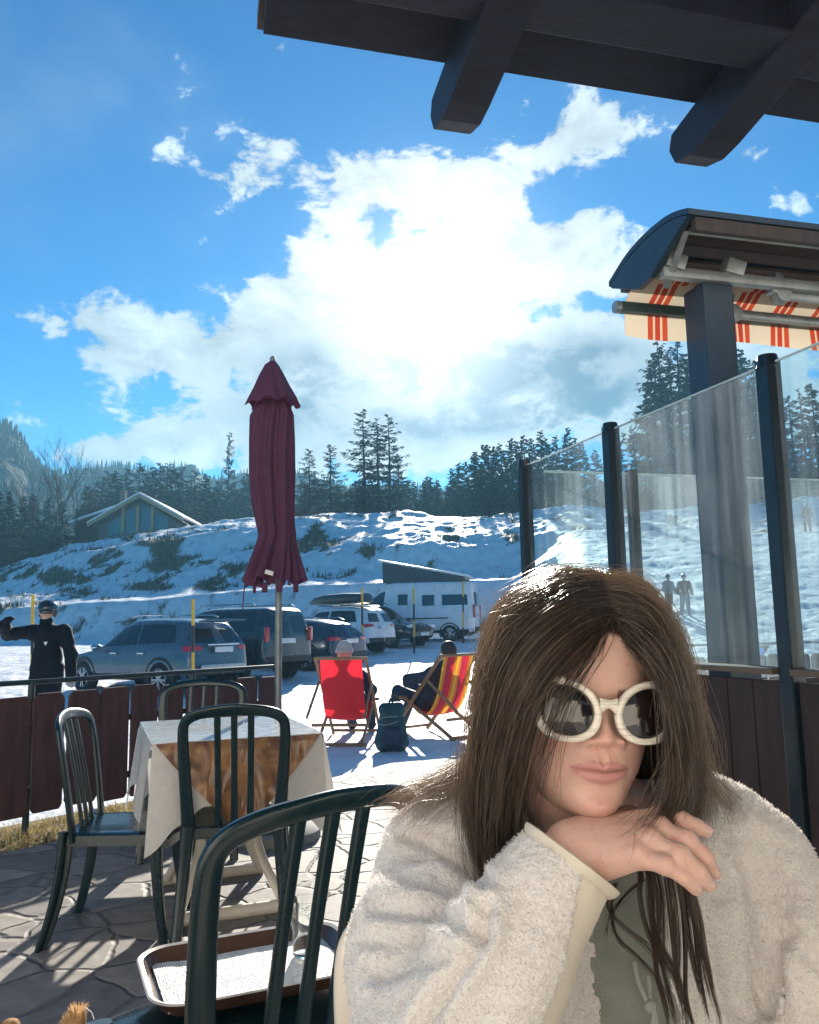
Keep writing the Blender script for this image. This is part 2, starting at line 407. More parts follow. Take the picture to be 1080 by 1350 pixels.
sl = bpy.data.lights.new('sun', 'SUN'); sl.energy = 4.3; sl.angle = R(0.6); sl.color = (1.0, 0.93, 0.82)
so = bpy.data.objects.new('sun', sl); COL.objects.link(so)
so.rotation_euler = Vector(-SUN_D).to_track_quat('-Z', 'Y').to_euler(); so.location = (3, 30, 25)
vs = scene.view_settings; vs.view_transform = 'Standard'; vs.look = 'None'; vs.exposure = 1.45; vs.gamma = 1.0
scene.cycles.use_denoising = True
scene.cycles.max_bounces = 10; scene.cycles.diffuse_bounces = 5; scene.cycles.glossy_bounces = 4; scene.cycles.transmission_bounces = 8; scene.cycles.transparent_max_bounces = 24
scene.cycles.sample_clamp_indirect = 6.0

# ================================================================== snow ground
def tpx(v): return (826.0 - v) / FPX
def curve(u, xs, vs_): return np.interp(u, xs, vs_)
def ground_z(x, y, detail=True):
    x = np.asarray(x, float); y = np.asarray(y, float)
    ye = np.maximum(y, 8.0); u = 540 + x / ye * FPX
    flat = np.interp(y, [-60, 7, 9, 14, 18, 24, 30, 36, 39], [-.15, -.15, -.12, -.2, -.2, 0, .32, .62, .7])
    wob = (fbm(np.stack([x * .12, y * 0 + 3.1, y * 0], -1), 3) - .5) * 3.0
    t1 = tpx(curve(u, [-200, 0, 200, 400, 690], [795, 792, 786, 772, 764]))
    t2 = tpx(curve(u, [-200, 0, 150, 300, 420, 690], [790, 778, 757, 735, 724, 712]))
    t3 = tpx(curve(u, [-300, -100, 0, 100, 250, 400, 690, 760], [800, 770, 742, 706, 685, 676, 681, 678]))
    Y = y + wob * np.clip((y - 38) / 4, 0, 1) * np.clip((62 - y) / 4, 0, 1)
    kn = [39, 42.2, 46.5, 49.5, 53, 57, 64]
    t3 = np.maximum(t3, t2 + .004)
    tv = [np.full_like(t1, (0.7 - 1.2) / 39), t1, t1 + .011, np.maximum(t2 - .004, t1 + .012), np.minimum(t2 + .012, t3 - .002), t3 - .013, t3]
    tt = tv[0].copy()
    for a in range(6):
        w = np.clip((Y - kn[a]) / (kn[a + 1] - kn[a]), 0, 1); w = w * w * (3 - 2 * w) * .6 + w * .4
        tt = np.where(Y >= kn[a], tv[a] * (1 - w) + tv[a + 1] * w, tt)
    bank = 1.2 + np.minimum(y, 64) * tt
    left = np.where(y > 39, np.maximum(bank, .3), flat)
    t4 = tpx(curve(u, [600, 720, 860, 1000, 1080, 1400], [680, 668, 679, 672, 662, 640]))
    zc = 1.2 + 64 * t4
    rw = np.clip((y - 12) / (64 - 12), 0, 1)
    right = -.15 + (zc + .15) * (rw ** 1.12)
    bl = np.clip((u - 665) / 110, 0, 1); bl = bl * bl * (3 - 2 * bl)
    bl = bl * np.clip((y - 11) / 4, 0, 1)
    z = left * (1 - bl) + right * bl
    zz = np.where(y > 64, z - (y - 64) * .02 * np.clip((y - 64) / 40, 0, 1) - (y - 64) * 0.01, z)
    if detail:
        P = np.stack([x, y, x * 0], -1)
        k = np.clip((y - 8) / 6, 0, 1)
        zz = zz + (fbm(P * 1.7, 3) - .5) * .10 * k * np.clip(1.4 - y / 60, .3, 1)
        zz = zz + (fbm(P * 5.5 + 3, 3, .6) - .5) * .075 * k * np.clip(1.5 - y / 30, 0, 1)
        far = np.clip((y - 40) / 6, 0, 1)
        zz = zz + (fbm(P * np.array([1.1, .8, 1]), 4, .62) - .5) * .55 * far + (fbm(P * .22 + 9, 3) - .5) * .9 * far * (1 - bl)
        zz = zz + (fbm(P * np.array([.8, .8, 1]) + 40, 4, .6) - .5) * .30 * bl * np.clip((y - 12) / 8, 0, 1)
    return zz
us = np.concatenate([np.linspace(-2600, -120, 26)[:-1], np.arange(-120, 1200, 3.4), np.linspace(1200, 3600, 26)])
ys = np.concatenate([np.linspace(-40, 7, 14)[:-1], 7 * (66 / 7.0) ** np.linspace(0, 1, 470) ** 0.92, np.linspace(67, 130, 30), [180, 260, 400]])
YY, UU = np.meshgrid(ys, us, indexing='ij'); XX = (UU - 540) / FPX * np.maximum(YY, 8.0)
ZZ = ground_z(XX, YY)
GV = np.stack([XX, YY, ZZ], -1).reshape(-1, 3)
ni, nj = YY.shape
ii = np.arange(ni * nj).reshape(ni, nj)
GQ = np.stack([ii[:-1, :-1], ii[:-1, 1:], ii[1:, 1:], ii[1:, :-1]], -1).reshape(-1, 4)
# bare earth and dry grass that shows through the snow (a real patch, kept as an attribute)
uu, vv = px(np.stack([XX, np.maximum(YY, 9), ZZ], -1).reshape(-1, 3))
uu = uu.reshape(ni, nj); vv = vv.reshape(ni, nj)
pn = fbm(np.stack([XX * .8, YY * .55, XX * 0 + 5], -1), 6, .66)
reg = np.zeros_like(uu)
for (cu, cv, a, b, w) in ((75, 758, 40, 16, 1.15), (135, 735, 38, 20, .8), (215, 722, 40, 20, 1.0), (195, 745, 28, 10, .55), (290, 775, 34, 8, .5), (205, 772, 30, 7, .9), (400, 720, 28, 22, .65), (330, 748, 25, 12, .5), (-20, 735, 70, 30, .9), (480, 728, 25, 9, .4), (440, 705, 40, 6, .3), (30, 700, 70, 30, 1.3)):
    reg = np.maximum(reg, w * np.exp(-((uu - cu) / a) ** 2 - ((vv - cv) / b) ** 2))
bare = np.clip((reg + (pn - .5) * 3.4 - .46) * 12, 0, 1) * (YY > 38)
bare = np.maximum(bare, np.clip((fbm(np.stack([XX * 1.3, YY * .8, XX * 0], -1), 4, .6) - .70) * 14, 0, 1) * (YY > 40) * (UU < 640) * .8)
bare = np.maximum(bare, (YY > 68) * np.clip((fbm(np.stack([XX * .2, YY * .2, XX * 0], -1), 3) - .42) * 8, 0, 1))
m, nt2, b2, out2 = newmat('snow'); L2 = nt2.links.new
at_ = nd(nt2, 'ShaderNodeAttribute', attribute_name='bare')
tcs = nd(nt2, 'ShaderNodeTexCoord')
nz = nd(nt2, 'ShaderNodeTexNoise'); nz.inputs['Scale'].default_value = 1.6; nz.inputs['Detail'].default_value = 8; L2(tcs.outputs['Object'], nz.inputs['Vector'])
sc_ = nd(nt2, 'ShaderNodeValToRGB'); sc_.color_ramp.elements[0].color = (.62, .65, .68, 1); sc_.color_ramp.elements[0].position = .3; sc_.color_ramp.elements[1].color = (.84, .86, .87, 1); sc_.color_ramp.elements[1].position = .6
L2(nz.outputs['Fac'], sc_.inputs[0])
ec = nd(nt2, 'ShaderNodeValToRGB'); ec.color_ramp.elements[0].color = (.055, .05, .03, 1); ec.color_ramp.elements[1].color = (.19, .16, .08, 1)
ne = nd(nt2, 'ShaderNodeTexNoise'); ne.inputs['Scale'].default_value = 5; ne.inputs['Detail'].default_value = 6; L2(tcs.outputs['Object'], ne.inputs['Vector']); L2(ne.outputs['Fac'], ec.inputs[0])
mxs = nd(nt2, 'ShaderNodeMix', data_type='RGBA'); L2(at_.outputs['Fac'], mxs.inputs['Factor']); L2(sc_.outputs[0], mxs.inputs['A']); L2(ec.outputs[0], mxs.inputs['B']); L2(mxs.outputs['Result'], b2.inputs['Base Color'])
b2.inputs['Roughness'].default_value = .6; b2.inputs['Specular IOR Level'].default_value = .35
nb = nd(nt2, 'ShaderNodeTexNoise'); nb.inputs['Scale'].default_value = 6; nb.inputs['Detail'].default_value = 9; nb.inputs['Roughness'].default_value = .65; L2(tcs.outputs['Object'], nb.inputs['Vector'])
bp = nd(nt2, 'ShaderNodeBump'); bp.inputs['Strength'].default_value = .75; bp.inputs['Distance'].default_value = .07; L2(nb.outputs['Fac'], bp.inputs['Height']); L2(bp.outputs[0], b2.inputs['Normal'])
snow_mat = m
go = mesh_obj('snow_ground', GV, GQ, m, fix=False, angle=180); go['kind'] = 'structure'
a = go.data.attributes.new('bare', 'FLOAT', 'POINT'); a.data.foreach_set('value', bare.astype(np.float32).ravel())
# grass tufts poking through where the snow has gone
cand = np.argwhere((bare > .6) & (YY > 39) & (YY < 66) & (UU > -100) & (UU < 700))
if len(cand):
    pk = cand[rng.integers(0, len(cand), 3000)]; P = GV.reshape(ni, nj, 3)[pk[:, 0], pk[:, 1]] + rng.normal(0, .12, (3000, 3)) * [1, 1, 0]
    hh = rng.uniform(.12, .5, 3000); an = rng.random(3000) * 6.28; ln = hh * rng.uniform(.1, .9, 3000)
    tip = P + np.stack([np.cos(an) * ln, np.sin(an) * ln, hh], 1); wd = np.stack([-np.sin(an), np.cos(an), 0 * an], 1) * .035
    V_ = np.stack([P - wd, P + wd, tip], 1).reshape(-1, 3)
    o = mesh_obj('withered_grass', V_, np.arange(len(V_)).reshape(-1, 3), pm('withered', (.085, .07, .035), rough=.9, var=.5, scale=1.5, bump=0), smooth=False, fix=False); o['kind'] = 'stuff'
    tag(o, 'withered grass tufts poking through the snow of the bank', 'grass')
def gz(x, y): return float(ground_z(np.array([x]), np.array([y]), False)[0])

# ================================================================== mountains
rock = pm('mountain_forest', (.030, .050, .055), rough=.95, alt=(.075, .10, .11), altscale=.045, bump=.9, bscale=.12, bdist=6.0, spec=.1)
m, nt2, b2, out2 = newmat('forested_mountain'); L2 = nt2.links.new
tcs = nd(nt2, 'ShaderNodeTexCoord'); nf = nd(nt2, 'ShaderNodeTexNoise'); nf.inputs['Scale'].default_value = .11; nf.inputs['Detail'].default_value = 9; nf.inputs['Roughness'].default_value = .68; L2(tcs.outputs['Object'], nf.inputs['Vector'])
rf = nd(nt2, 'ShaderNodeValToRGB'); e = rf.color_ramp.elements; e[0].position = .35; e[0].color = (.012, .022, .020, 1); e[1].position = .52; e[1].color = (.035, .05, .045, 1)
x_ = e.new(.58); x_.color = (.045, .055, .06, 1); x_ = e.new(.68); x_.color = (.26, .29, .31, 1)
L2(nf.outputs['Fac'], rf.inputs[0]); L2(rf.outputs[0], b2.inputs['Base Color']); b2.inputs['Roughness'].default_value = .95; b2.inputs['Specular IOR Level'].default_value = .1
nb = nd(nt2, 'ShaderNodeTexNoise'); nb.inputs['Scale'].default_value = .3; nb.inputs['Detail'].default_value = 8; L2(tcs.outputs['Object'], nb.inputs['Vector'])
bp = nd(nt2, 'ShaderNodeBump'); bp.inputs['Strength'].default_value = .9; bp.inputs['Distance'].default_value = 6; L2(nb.outputs['Fac'], bp.inputs['Height']); L2(bp.outputs[0], b2.inputs['Normal'])
forest_pts = []
def mountain(name, d, ridge, z0, depth=.55, rough=1.0, nrow=60, seed=0, du=3.0):
    us_ = np.arange(ridge[0][0], ridge[-1][0] + 1, du); rv = np.interp(us_, [r[0] for r in ridge], [r[1] for r in ridge])
    rz = CAMZ + d * tpx(rv)
    s = np.linspace(0, 1.35, nrow)[:, None]
    yy = d * (1 - depth * (1 - s)) + 0 * us_[None]; xx = (us_[None] - 540) / FPX * yy
    P = np.stack([xx * 8 / d + seed, yy * 8 / d, xx * 0], -1)
    prof = np.where(s <= 1, s ** .85, 1 - (s - 1) * 1.5)
    zz = z0 + (rz[None] - z0) * prof + (fbm(P * 3, 5, .55) - .5) * rough * d * .03 * np.clip(1.2 - np.abs(s - .5), 0.15, 1)
    o = MB().grid(np.stack([xx, yy, zz], -1)).build(name, m, smooth=True, fix=False, angle=180); o['kind'] = 'structure'
    sel = np.argwhere((s[:, 0] > .15) & (s[:, 0] <= 1.02))[:, 0]
    forest_pts.append((np.stack([xx, yy, zz], -1)[sel], d))
mountain('far_mountain', 330, [(-500, 640), (-100, 620), (60, 612), (150, 607), (200, 612), (252, 610), (262, 622), (276, 630), (300, 627), (345, 616), (400, 622), (470, 636), (560, 650), (700, 655), (900, 640), (1200, 620), (1700, 600)], -6, seed=3)
mountain('near_mountain', 260, [(-700, 500), (-300, 500), (-120, 490), (-30, 540), (0, 548), (12, 560), (22, 572), (30, 592), (44, 606), (62, 622), (85, 642), (120, 668), (170, 700)], -6, seed=11)
# forest covering the mountains: nobody could count it, one object
fv = []; ft = []; c0 = 0
for G, d in forest_pts:
    k = 15000 if d > 300 else 14000
    i = rng.integers(0, G.shape[0] - 1, k); j = rng.integers(0, G.shape[1] - 1, k)
    p = G[i, j] + (G[i + 1, j + 1] - G[i, j]) * rng.random((k, 1))
    keep = (fbm(p * .04, 3) > .40) & (px(p)[0] > -150) & (px(p)[0] < 1250)
    p = p[keep]; k = len(p)
    hh = rng.uniform(1.8, 4.2, k); rr = hh * rng.uniform(.13, .2, k)
    for q in range(3):
        a0 = rng.random(k) * 6.28
        z0_ = hh * (.0 + .27 * q); z1_ = hh * (.5 + .25 * q); r_ = rr * (1 - .28 * q)
        tri = []
        for w in range(4):
            an = a0 + w * PI / 2
            tri.append(p + np.stack([np.cos(an) * r_, np.sin(an) * r_, z0_], 1))
        top = p + np.stack([0 * hh, 0 * hh, z1_], 1)
        B = np.stack(tri + [top], 1).reshape(-1, 3); fv.append(B)
        base = np.arange(k)[:, None] * 5 + c0
        ft.append(np.concatenate([np.stack([base[:, 0] + w, base[:, 0] + (w + 1) % 4, base[:, 0] + 4], 1) for w in range(4)])); c0 += len(B)
o = mesh_obj('far_forest', np.vstack(fv), np.vstack(ft), pm('conifer_far', (.014, .028, .022), rough=.95, var=.35, scale=.05, bump=0, spec=.1), smooth=False, fix=False); o['kind'] = 'stuff'
tag(o, 'dark conifer forest covering the distant mountainsides', 'forest')

# ================================================================== trees on the ridge
bark = pm('bark', (.05, .038, .028), rough=.9, scale=8, var=.35, bump=.6, bscale=20, bdist=.02)
larch_m = pm('larch_twigs', (.070, .060, .038), rough=.9, scale=2, var=.4, bump=0)
spruce_m = pm('spruce_needles', (.026, .046, .026), rough=.85, scale=1.5, var=.45, bump=0)
bare_m = pm('bare_twigs', (.085, .065, .045), rough=.9, scale=2, var=.3, bump=0)
def quads_to(V, name, mat, parent):
    V = np.asarray(V).reshape(-1, 4, 3); n = len(V)
    return mesh_obj(name, V.reshape(-1, 3), np.arange(n * 4).reshape(n, 4), mat, parent, smooth=False, fix=False)
def conifer(name, kind, seed, H=18.0):
    r = np.random.default_rng(seed)
    root = thing(name, None, None)
    lean = r.uniform(-.02, .02, 2)
    def ax(h): return np.array([lean[0] * h * H + .12 * math.sin(h * 5 + seed), lean[1] * h * H, h * H])
    MB().tube([ax(h) for h in np.linspace(0, 1, 12)], [.22 * (1 - h) ** .8 * H / 18 + .018 for h in np.linspace(0, 1, 12)], 7).build('trunk', bark, root)
    Q = []; br = MB()
    larch = kind == 'larch'
    nb_ = 105 if larch else 170
    h0 = r.uniform(.14, .24) if larch else .06
    for k in range(nb_):
        h = h0 + (1 - h0) * (k + r.random()) / nb_
        p0 = ax(h)
        Lb = H * ((.20 if larch else .19) * (1 - h) ** (.62 if larch else .8) + .012) * r.uniform(.55, 1.2)
        if larch and r.random() < .12: Lb *= .3
        a = r.random() * 2 * PI; dr = np.array([math.cos(a), math.sin(a), 0]); n = 6
        s = np.linspace(0, 1, n)
        droop = (.30 if larch else .38) * (1 - h * .7)
        up = r.uniform(.05, .3) * (.4 + h)
        pts = p0 + np.outer(s * Lb, dr) + np.outer(Lb * (up * s - droop * 1.1 * s ** 2 + .18 * s ** 3), [0, 0, 1])
        if larch or h < .5: br.tube(pts, [.035 * (1 - .75 * q) * H / 18 for q in s], 3, cap=False)
        side = np.cross(dr, [0, 0, 1])
        m_ = int((24 if larch else 22) * (.5 + Lb / (.19 * H)))
        for q in range(m_):
            t = r.uniform(.12, 1.0); i = min(int(t * (n - 1)), n - 2); c = pts[i] + (pts[i + 1] - pts[i]) * (t * (n - 1) - i)
            sg = r.choice([-1, 1]); ln = (.10 + .22 * (1 - t) + .1 * r.random()) * Lb * (.75 if larch else .9) + .15
            d = unit(side * sg * r.uniform(.3, 1) + dr * r.uniform(.2, .9) + np.array([0, 0, r.uniform(-.9, -.1 if larch else .05)]))
            wv = unit(np.cross(d, [r.uniform(-1, 1), r.uniform(-1, 1), r.uniform(-1, 1)])) * (r.uniform(.03, .085) if larch else r.uniform(.06, .15)) * H / 18
            e_ = c + d * ln
            Q.append([c - wv * .6, c + wv * .6, e_ + wv, e_ - wv * .3])
    crown = quads_to(Q, 'crown', larch_m if larch else spruce_m, root)
    br.build('branches', bark, root, fix=False)
    return root
def bare_tree(name, seed, H=12.0):
    r = np.random.default_rng(seed); root = thing(name, None, None)
    tr_ = MB(); tw = MB()
    def grow(p, d, ln, rad, lev):
        pts = [p]; dd = d.copy()
        for k in range(4):
            dd = unit(dd + r.normal(0, .10, 3) + np.array([0, 0, .05])); pts.append(pts[-1] + dd * ln / 4)
        (tr_ if lev < 1 else tw).tube(pts, np.linspace(rad, rad * .55, 5), 6 if lev < 2 else 3, cap=False)
        if lev >= 4: return
        for k in range(r.integers(3, 5) if lev < 3 else 4):
            q = pts[r.integers(2, 5)]; a = r.random() * 6.28
            grow(q, unit(dd + .75 * np.array([math.cos(a), math.sin(a), r.uniform(-.1, .5)])), ln * r.uniform(.5, .8), rad * .5, lev + 1)
    grow(np.zeros(3), np.array([0, 0, 1.0]), H * .42, .16, 0)
    tr_.build('trunk', bark, root, fix=False); tw.build('crown', bare_m, root, fix=False)
    return root
LAR = [conifer('larch_tree', 'larch', s) for s in (1, 2, 3)]
SPR = [conifer('spruce_tree', 'spruce', s) for s in (11, 12, 13)]
BAR = [bare_tree('bare_tree', s) for s in (21, 22)]
used = set()
NEAR = [(478, 538, 'L', 'tallest dark larch of the clump beyond the white crest'), (500, 552, 'L', 'slim larch close against the tallest one of the clump'), (512, 546, 'L', 'second tallest larch of the clump, with bare lower trunk'),
        (437, 586, 'L', 'thin see-through larch left of the tall clump'), (408, 592, 'L', 'pale sparse larch just right of the closed parasol'), (528, 598, 'L', 'short larch on the right end of the tall clump')]
ORD = ['first', 'second', 'third', 'fourth', 'fifth', 'sixth', 'seventh', 'eighth', 'ninth', 'tenth', 'eleventh', 'twelfth', 'thirteenth', 'fourteenth', 'fifteenth', 'sixteenth', 'seventeenth', 'eighteenth', 'nineteenth', 'twentieth', 'twenty-first', 'twenty-second', 'twenty-third', 'twenty-fourth', 'twenty-fifth', 'twenty-sixth', 'twenty-seventh', 'twenty-eighth', 'twenty-ninth', 'thirtieth']
def plant(protos, u, v, d, label, cat, group, wid=1.0):
    x = (u - 540) / FPX * d; z = gz(x, d) - .3
    H = (at(u, v, d)[2] - z)
    pr = protos[int(rng.integers(len(protos)))]
    Hn = 18.0 if pr not in BAR else 12.0
    s = H / Hn
    wv = s * wid * rng.uniform(.9, 1.1)
    if pr.name not in used:
        used.add(pr.name); o = pr; o.location = (x, d, z); o.scale = (wv, wv, s); o.rotation_euler = (0, 0, rng.random() * 6.28)
    else: o = dup(pr, (x, d, z), rng.random() * 6.28, scale=(wv, wv, s))
    o['label'] = label; o['category'] = cat; o['group'] = group
    return o
for u, v, k, lab in NEAR: plant(LAR, u, v, 78 + rng.uniform(-3, 3), lab, 'larch tree', 'larches in the clump beyond the crest', 1.25)
# spruces between the clump and the glass screen
sps = [(546, 640), (556, 632), (567, 628), (577, 636), (588, 640), (597, 622), (606, 612), (615, 606), (624, 600), (633, 594), (641, 590), (650, 588), (659, 592), (668, 590), (677, 582), (686, 584), (696, 578), (707, 580), (718, 574), (729, 572), (741, 576), (752, 570), (763, 574), (776, 590), (790, 598)]
for k, (u, v) in enumerate(sps):
    plant(SPR, u + rng.uniform(-2, 2), v + rng.uniform(-6, 5), 84 + rng.uniform(-6, 10), f'dark spruce on the crest, {ORD[k]} spruce counted from the larch clump rightward', 'spruce tree', 'spruces in the row right of the larch clump', 1.1)
lps = [(872, 470), (884, 452), (897, 462), (909, 448), (921, 470), (975, 486), (985, 458), (997, 470), (1009, 480), (1022, 500), (1043, 530), (1058, 520), (1072, 512), (860, 520), (845, 560), (828, 585), (812, 596), (955, 500), (1033, 545), (1090, 505), (940, 520)]
for k, (u, v) in enumerate(sorted(lps)):
    plant(LAR if k % 4 else SPR, u, v + rng.uniform(-5, 5), 82 + rng.uniform(-6, 12), f'tall larch beyond the glass screen, {ORD[k]} tree counted from the left glass post', 'larch tree', 'tall trees seen beyond the glass screen', 1.15)
for k, u in enumerate(np.arange(395, 545, 9.0)):
    plant(SPR if k % 2 else LAR, u + rng.uniform(-3, 3), 640 + rng.uniform(-14, 14), 96 + rng.uniform(-6, 10), f'low dark conifer behind the larch clump, {ORD[k]} from the closed parasol', 'conifer', 'low conifers filling in behind the larch clump', 1.5)
for k, u in enumerate(np.arange(560, 1090, 19.0)):
    plant(SPR, u + rng.uniform(-5, 5), 628 + rng.uniform(-14, 14), 100 + rng.uniform(-6, 10), f'low spruce in the back row behind the taller trees, {ORD[k]} from left', 'spruce tree', 'back row of low spruces', 1.6)
# mixed wood left of the parasol, around the chalet
lw = [(126, 628), (138, 622), (150, 618), (163, 612), (176, 616), (189, 612), (203, 616), (216, 613), (229, 617), (242, 614), (255, 620), (268, 624), (282, 628), (308, 632), (322, 628), (340, 624), (356, 626), (112, 636)]
for k, (u, v) in enumerate(sorted(lw)):
    plant(LAR if k % 3 else SPR, u + rng.uniform(-3, 3), v + rng.uniform(-8, 8), 105 + rng.uniform(-8, 14), f'brownish larch in the wood behind the chalet, {ORD[k]} tree from left', 'larch tree', 'trees of the wood behind the chalet', 1.35)
plant([LAR[0]], 297, 570, 100, 'lone slender larch standing high right of the chalet', 'larch tree', 'trees of the wood behind the chalet', .55)
for k, u in enumerate(np.arange(118, 400, 13.0)):
    plant(SPR if k % 2 else LAR, u + rng.uniform(-3, 3), 650 + rng.uniform(-10, 10), 122 + rng.uniform(-6, 10), f'low hazy tree at the rear of the chalet wood, {ORD[k]} from left', 'tree', 'rear trees of the chalet wood', 1.7)
for k, (u, v, d) in enumerate([(64, 580, 72), (74, 574, 70), (92, 590, 73), (50, 612, 75), (104, 612, 76), (30, 628, 72)]):
    plant(BAR, u, v, d, f'leafless tree with fine pale branches left of the chalet, {ORD[k]} of the bare ones', 'bare tree', 'leafless trees left of the chalet', .62)
for k, (u, v, d) in enumerate([(-10, 640, 70), (8, 648, 72), (24, 655, 75), (40, 652, 78), (58, 655, 80), (-30, 630, 75), (78, 660, 82)]):
    plant(SPR, u, v, d, f'dark spruce at the left foot of the mountain, {ORD[k]} from the frame edge', 'spruce tree', 'spruces at the foot of the mountain', 1.3)

# ================================================================== chalet behind the crest
wood_t = pm('tan_timber', (.42, .30, .18), rough=.6, scale=5, stretch=(1, 1, 6))
hz0 = gz(-23.5, 72) - 1.5
hc = at(186, 690, 72); hs_ = 72 / FPX
t = thing('chalet', 'low gabled chalet with a glazed gable and snow on its roof behind the crest', 'house', (hc[0], 72, 0), world=True)
cx, apex_z, eave_z = hc[0], at(187, 655, 72)[2], at(115, 694, 72)[2]
lx, rx = at(119, 694, 72)[0], at(244, 686, 72)[0]
base = eave_z - 3.0
wall_m = pm('chalet_plaster', (.14, .13, .12), rough=.8)
MB().prism([(lx + .7, base), (rx - .7, base), (rx - .7, eave_z + .2), (cx, apex_z - .25), (lx + .7, eave_z + .2)], (0, 72.2, 0), (1, 0, 0), (0, 0, 1), (0, 9, 0)).build('wall', wall_m, t, smooth=False)
glass_dark = pm('window_glass', (.05, .09, .12), rough=.08, bump=0, spec=.9, rvar=.03)
for (a, b) in ((.12, .30), (.33, .47), (.53, .67), (.70, .88)):
    xa, xb = lx + .7 + a * (rx - lx - 1.4), lx + .7 + b * (rx - lx - 1.4)
    tz = lambda x: eave_z + (apex_z - eave_z) * (1 - abs(x - cx) / ((rx - lx) / 2)) - .55
    MB().prism([(xa, base + 1.6), (xb, base + 1.6), (xb, tz(xb)), (xa, tz(xa))], (0, 72.1, 0), (1, 0, 0), (0, 0, 1), (0, .09, 0)).build('window', glass_dark, t, smooth=False)
for fx in (.315, .5, .685):
    xa = lx + .7 + fx * (rx - lx - 1.4)
    MB().box((xa, 72.0, (base + apex_z) / 2 - .4), (.28, .2, apex_z - base - .9)).build('gable_post', wood_t, t, smooth=False)
for (ex, ez) in ((lx, eave_z), (rx, eave_z + .35)):
    rs = MB().bar((cx, 71.3, apex_z), (ex, 71.3, ez), .25, .3, up=(0, 0, 1)).build('bargeboard', wood_t, t, smooth=False)
    MB().prism([(cx, apex_z + .14), (ex, ez + .14), (ex, ez + .32), (cx, apex_z + .34)], (0, 71.2, 0), (1, 0, 0), (0, 0, 1), (0, 10.4, 0)).build('roof', pm('roof_snow', (.78, .8, .83), rough=.7, bump=.4, bscale=3), t, smooth=False)
MB().box((cx - 2.7, 75, apex_z + .4), (.5, .5, 1.5)).build('chimney', wall_m, t, smooth=False)
t = thing('annexe', 'low annexe with a snowy flat roof left of the chalet', 'house', (at(122, 690, 74)[0], 74, 0), world=True)
al, ar, az = at(92, 690, 74)[0], at(152, 690, 74)[0], at(120, 669, 74)[2]
MB().box(((al + ar) / 2, 77, az - 2.6), (ar - al - .8, 5.6, 5)).build('wall', pm('dark_boards', (.06, .045, .035), rough=.8), t, smooth=False)
MB().prism([(al, az - 1.5), (al, az - 1.3), (ar, az + .1), (ar, az - .1)], (0, 73.6, 0), (1, 0, 0), (0, 0, 1), (0, 7, .9)).build('roof', MATS['roof_snow'], t, smooth=False)

# ================================================================== mountain air
m = bpy.data.materials.new('mountain_haze'); m.use_nodes = True; nth = m.node_tree
for n in list(nth.nodes):
    if n.type != 'OUTPUT_MATERIAL': nth.nodes.remove(n)
pv = nd(nth, 'ShaderNodeVolumePrincipled'); pv.inputs['Color'].default_value = (.30, .70, 1.0, 1); pv.inputs['Density'].default_value = .0009; pv.inputs['Anisotropy'].default_value = .25
nth.links.new(pv.outputs[0], [n for n in nth.nodes if n.type == 'OUTPUT_MATERIAL'][0].inputs['Volume'])
top_ = max(float(max(v.co.z for v in bpy.data.objects[k].data.vertices)) for k in ('near_mountain', 'far_mountain')) + 14
o = MB().box((100, 430, (top_ - 9) / 2), (3000, 1000, top_ + 9)).build('haze', m, smooth=False); o['kind'] = 'stuff'
tag(o, 'thin bluish mountain air between the terrace and the far slopes', 'haze')
print('HAZE top', top_, [min(v.co.z for v in bpy.data.objects[k].data.vertices) for k in ('near_mountain', 'far_mountain', 'snow_ground')])
scene.cycles.volume_bounces = 0
# ================================================================== parked vehicles
def paint(name, col, rough=.28, metal=.35):
    return pm(name, col, rough=rough, metal=metal, var=.06, scale=3, bump=.03, bscale=6, bdist=.004, coat=.7, rvar=.08)
glass_m = pm('car_glass', (.012, .02, .028), rough=.06, var=.1, bump=0, spec=.8, rvar=.03)
tyre_m = pm('tyre_rubber', (.018, .018, .02), rough=.85, bump=.2, bscale=30)
rim_m = pm('alloy', (.42, .43, .45), rough=.3, metal=.9, bump=0)
trim_m = pm('black_trim', (.02, .021, .024), rough=.6)
red_m = pm('tail_red', (.55, .02, .03), rough=.15, bump=0, coat=1.0)
lampw_m = pm('lamp_clear', (.75, .78, .8), rough=.1, bump=0, coat=1.0, spec=.8)
plate_m = pm('number_plate_white', (.72, .73, .72), rough=.4, bump=0)
chrome_m = pm('chrome', (.65, .66, .68), rough=.12, metal=1.0, bump=0)
def car_surface(st):
    """st: list of stations (xl, xb, xr, W, wr, zb, zbelt, zroof); returns the lofted half grid (nu, nt, 3)"""
    rows = []
    for (xl, xb, xr, W, wr, zb, zt, zr) in st:
        rows.append([(xl, W * .90, zb), (xl, W, zb + .14), (xl * .5 + xb * .5, W * 1.0, (zb + zt) / 2 + .05), (xb, W * .965, zt), (xr, wr, zr - .07), (xr, wr * .72, zr - .012), (xr, 0, zr)])
    a, b = rows[0], rows[-1]
    cap = lambda r, dx: [(p[0] + dx, p[1] * .02 if p[1] > 0 else 0, p[2]) for p in r]
    rows = [cap(a, -.06)] + rows + [cap(b, .07)]
    G = np.array(rows, float); n = 8
    def dens(A):
        out_ = []
        for i in range(len(A) - 1):
            for k in range(n): out_.append(A[i] + (A[i + 1] - A[i]) * k / n)
        out_.append(A[-1]); return np.array(out_)
    G = dens(G); G = np.swapaxes(dens(np.swapaxes(G, 0, 1)), 0, 1)
    for ax, it in ((0, 5), (1, 4)):
        for _ in range(it):
            A = np.moveaxis(G, ax, 0); Bq = A.copy(); Bq[1:-1] = A[:-2] * .25 + A[1:-1] * .5 + A[2:] * .25; G = np.moveaxis(Bq, 0, ax)
    G[:, -1, 1] = 0; G[0, :, 1] = 0; G[-1, :, 1] = 0
    return G, n
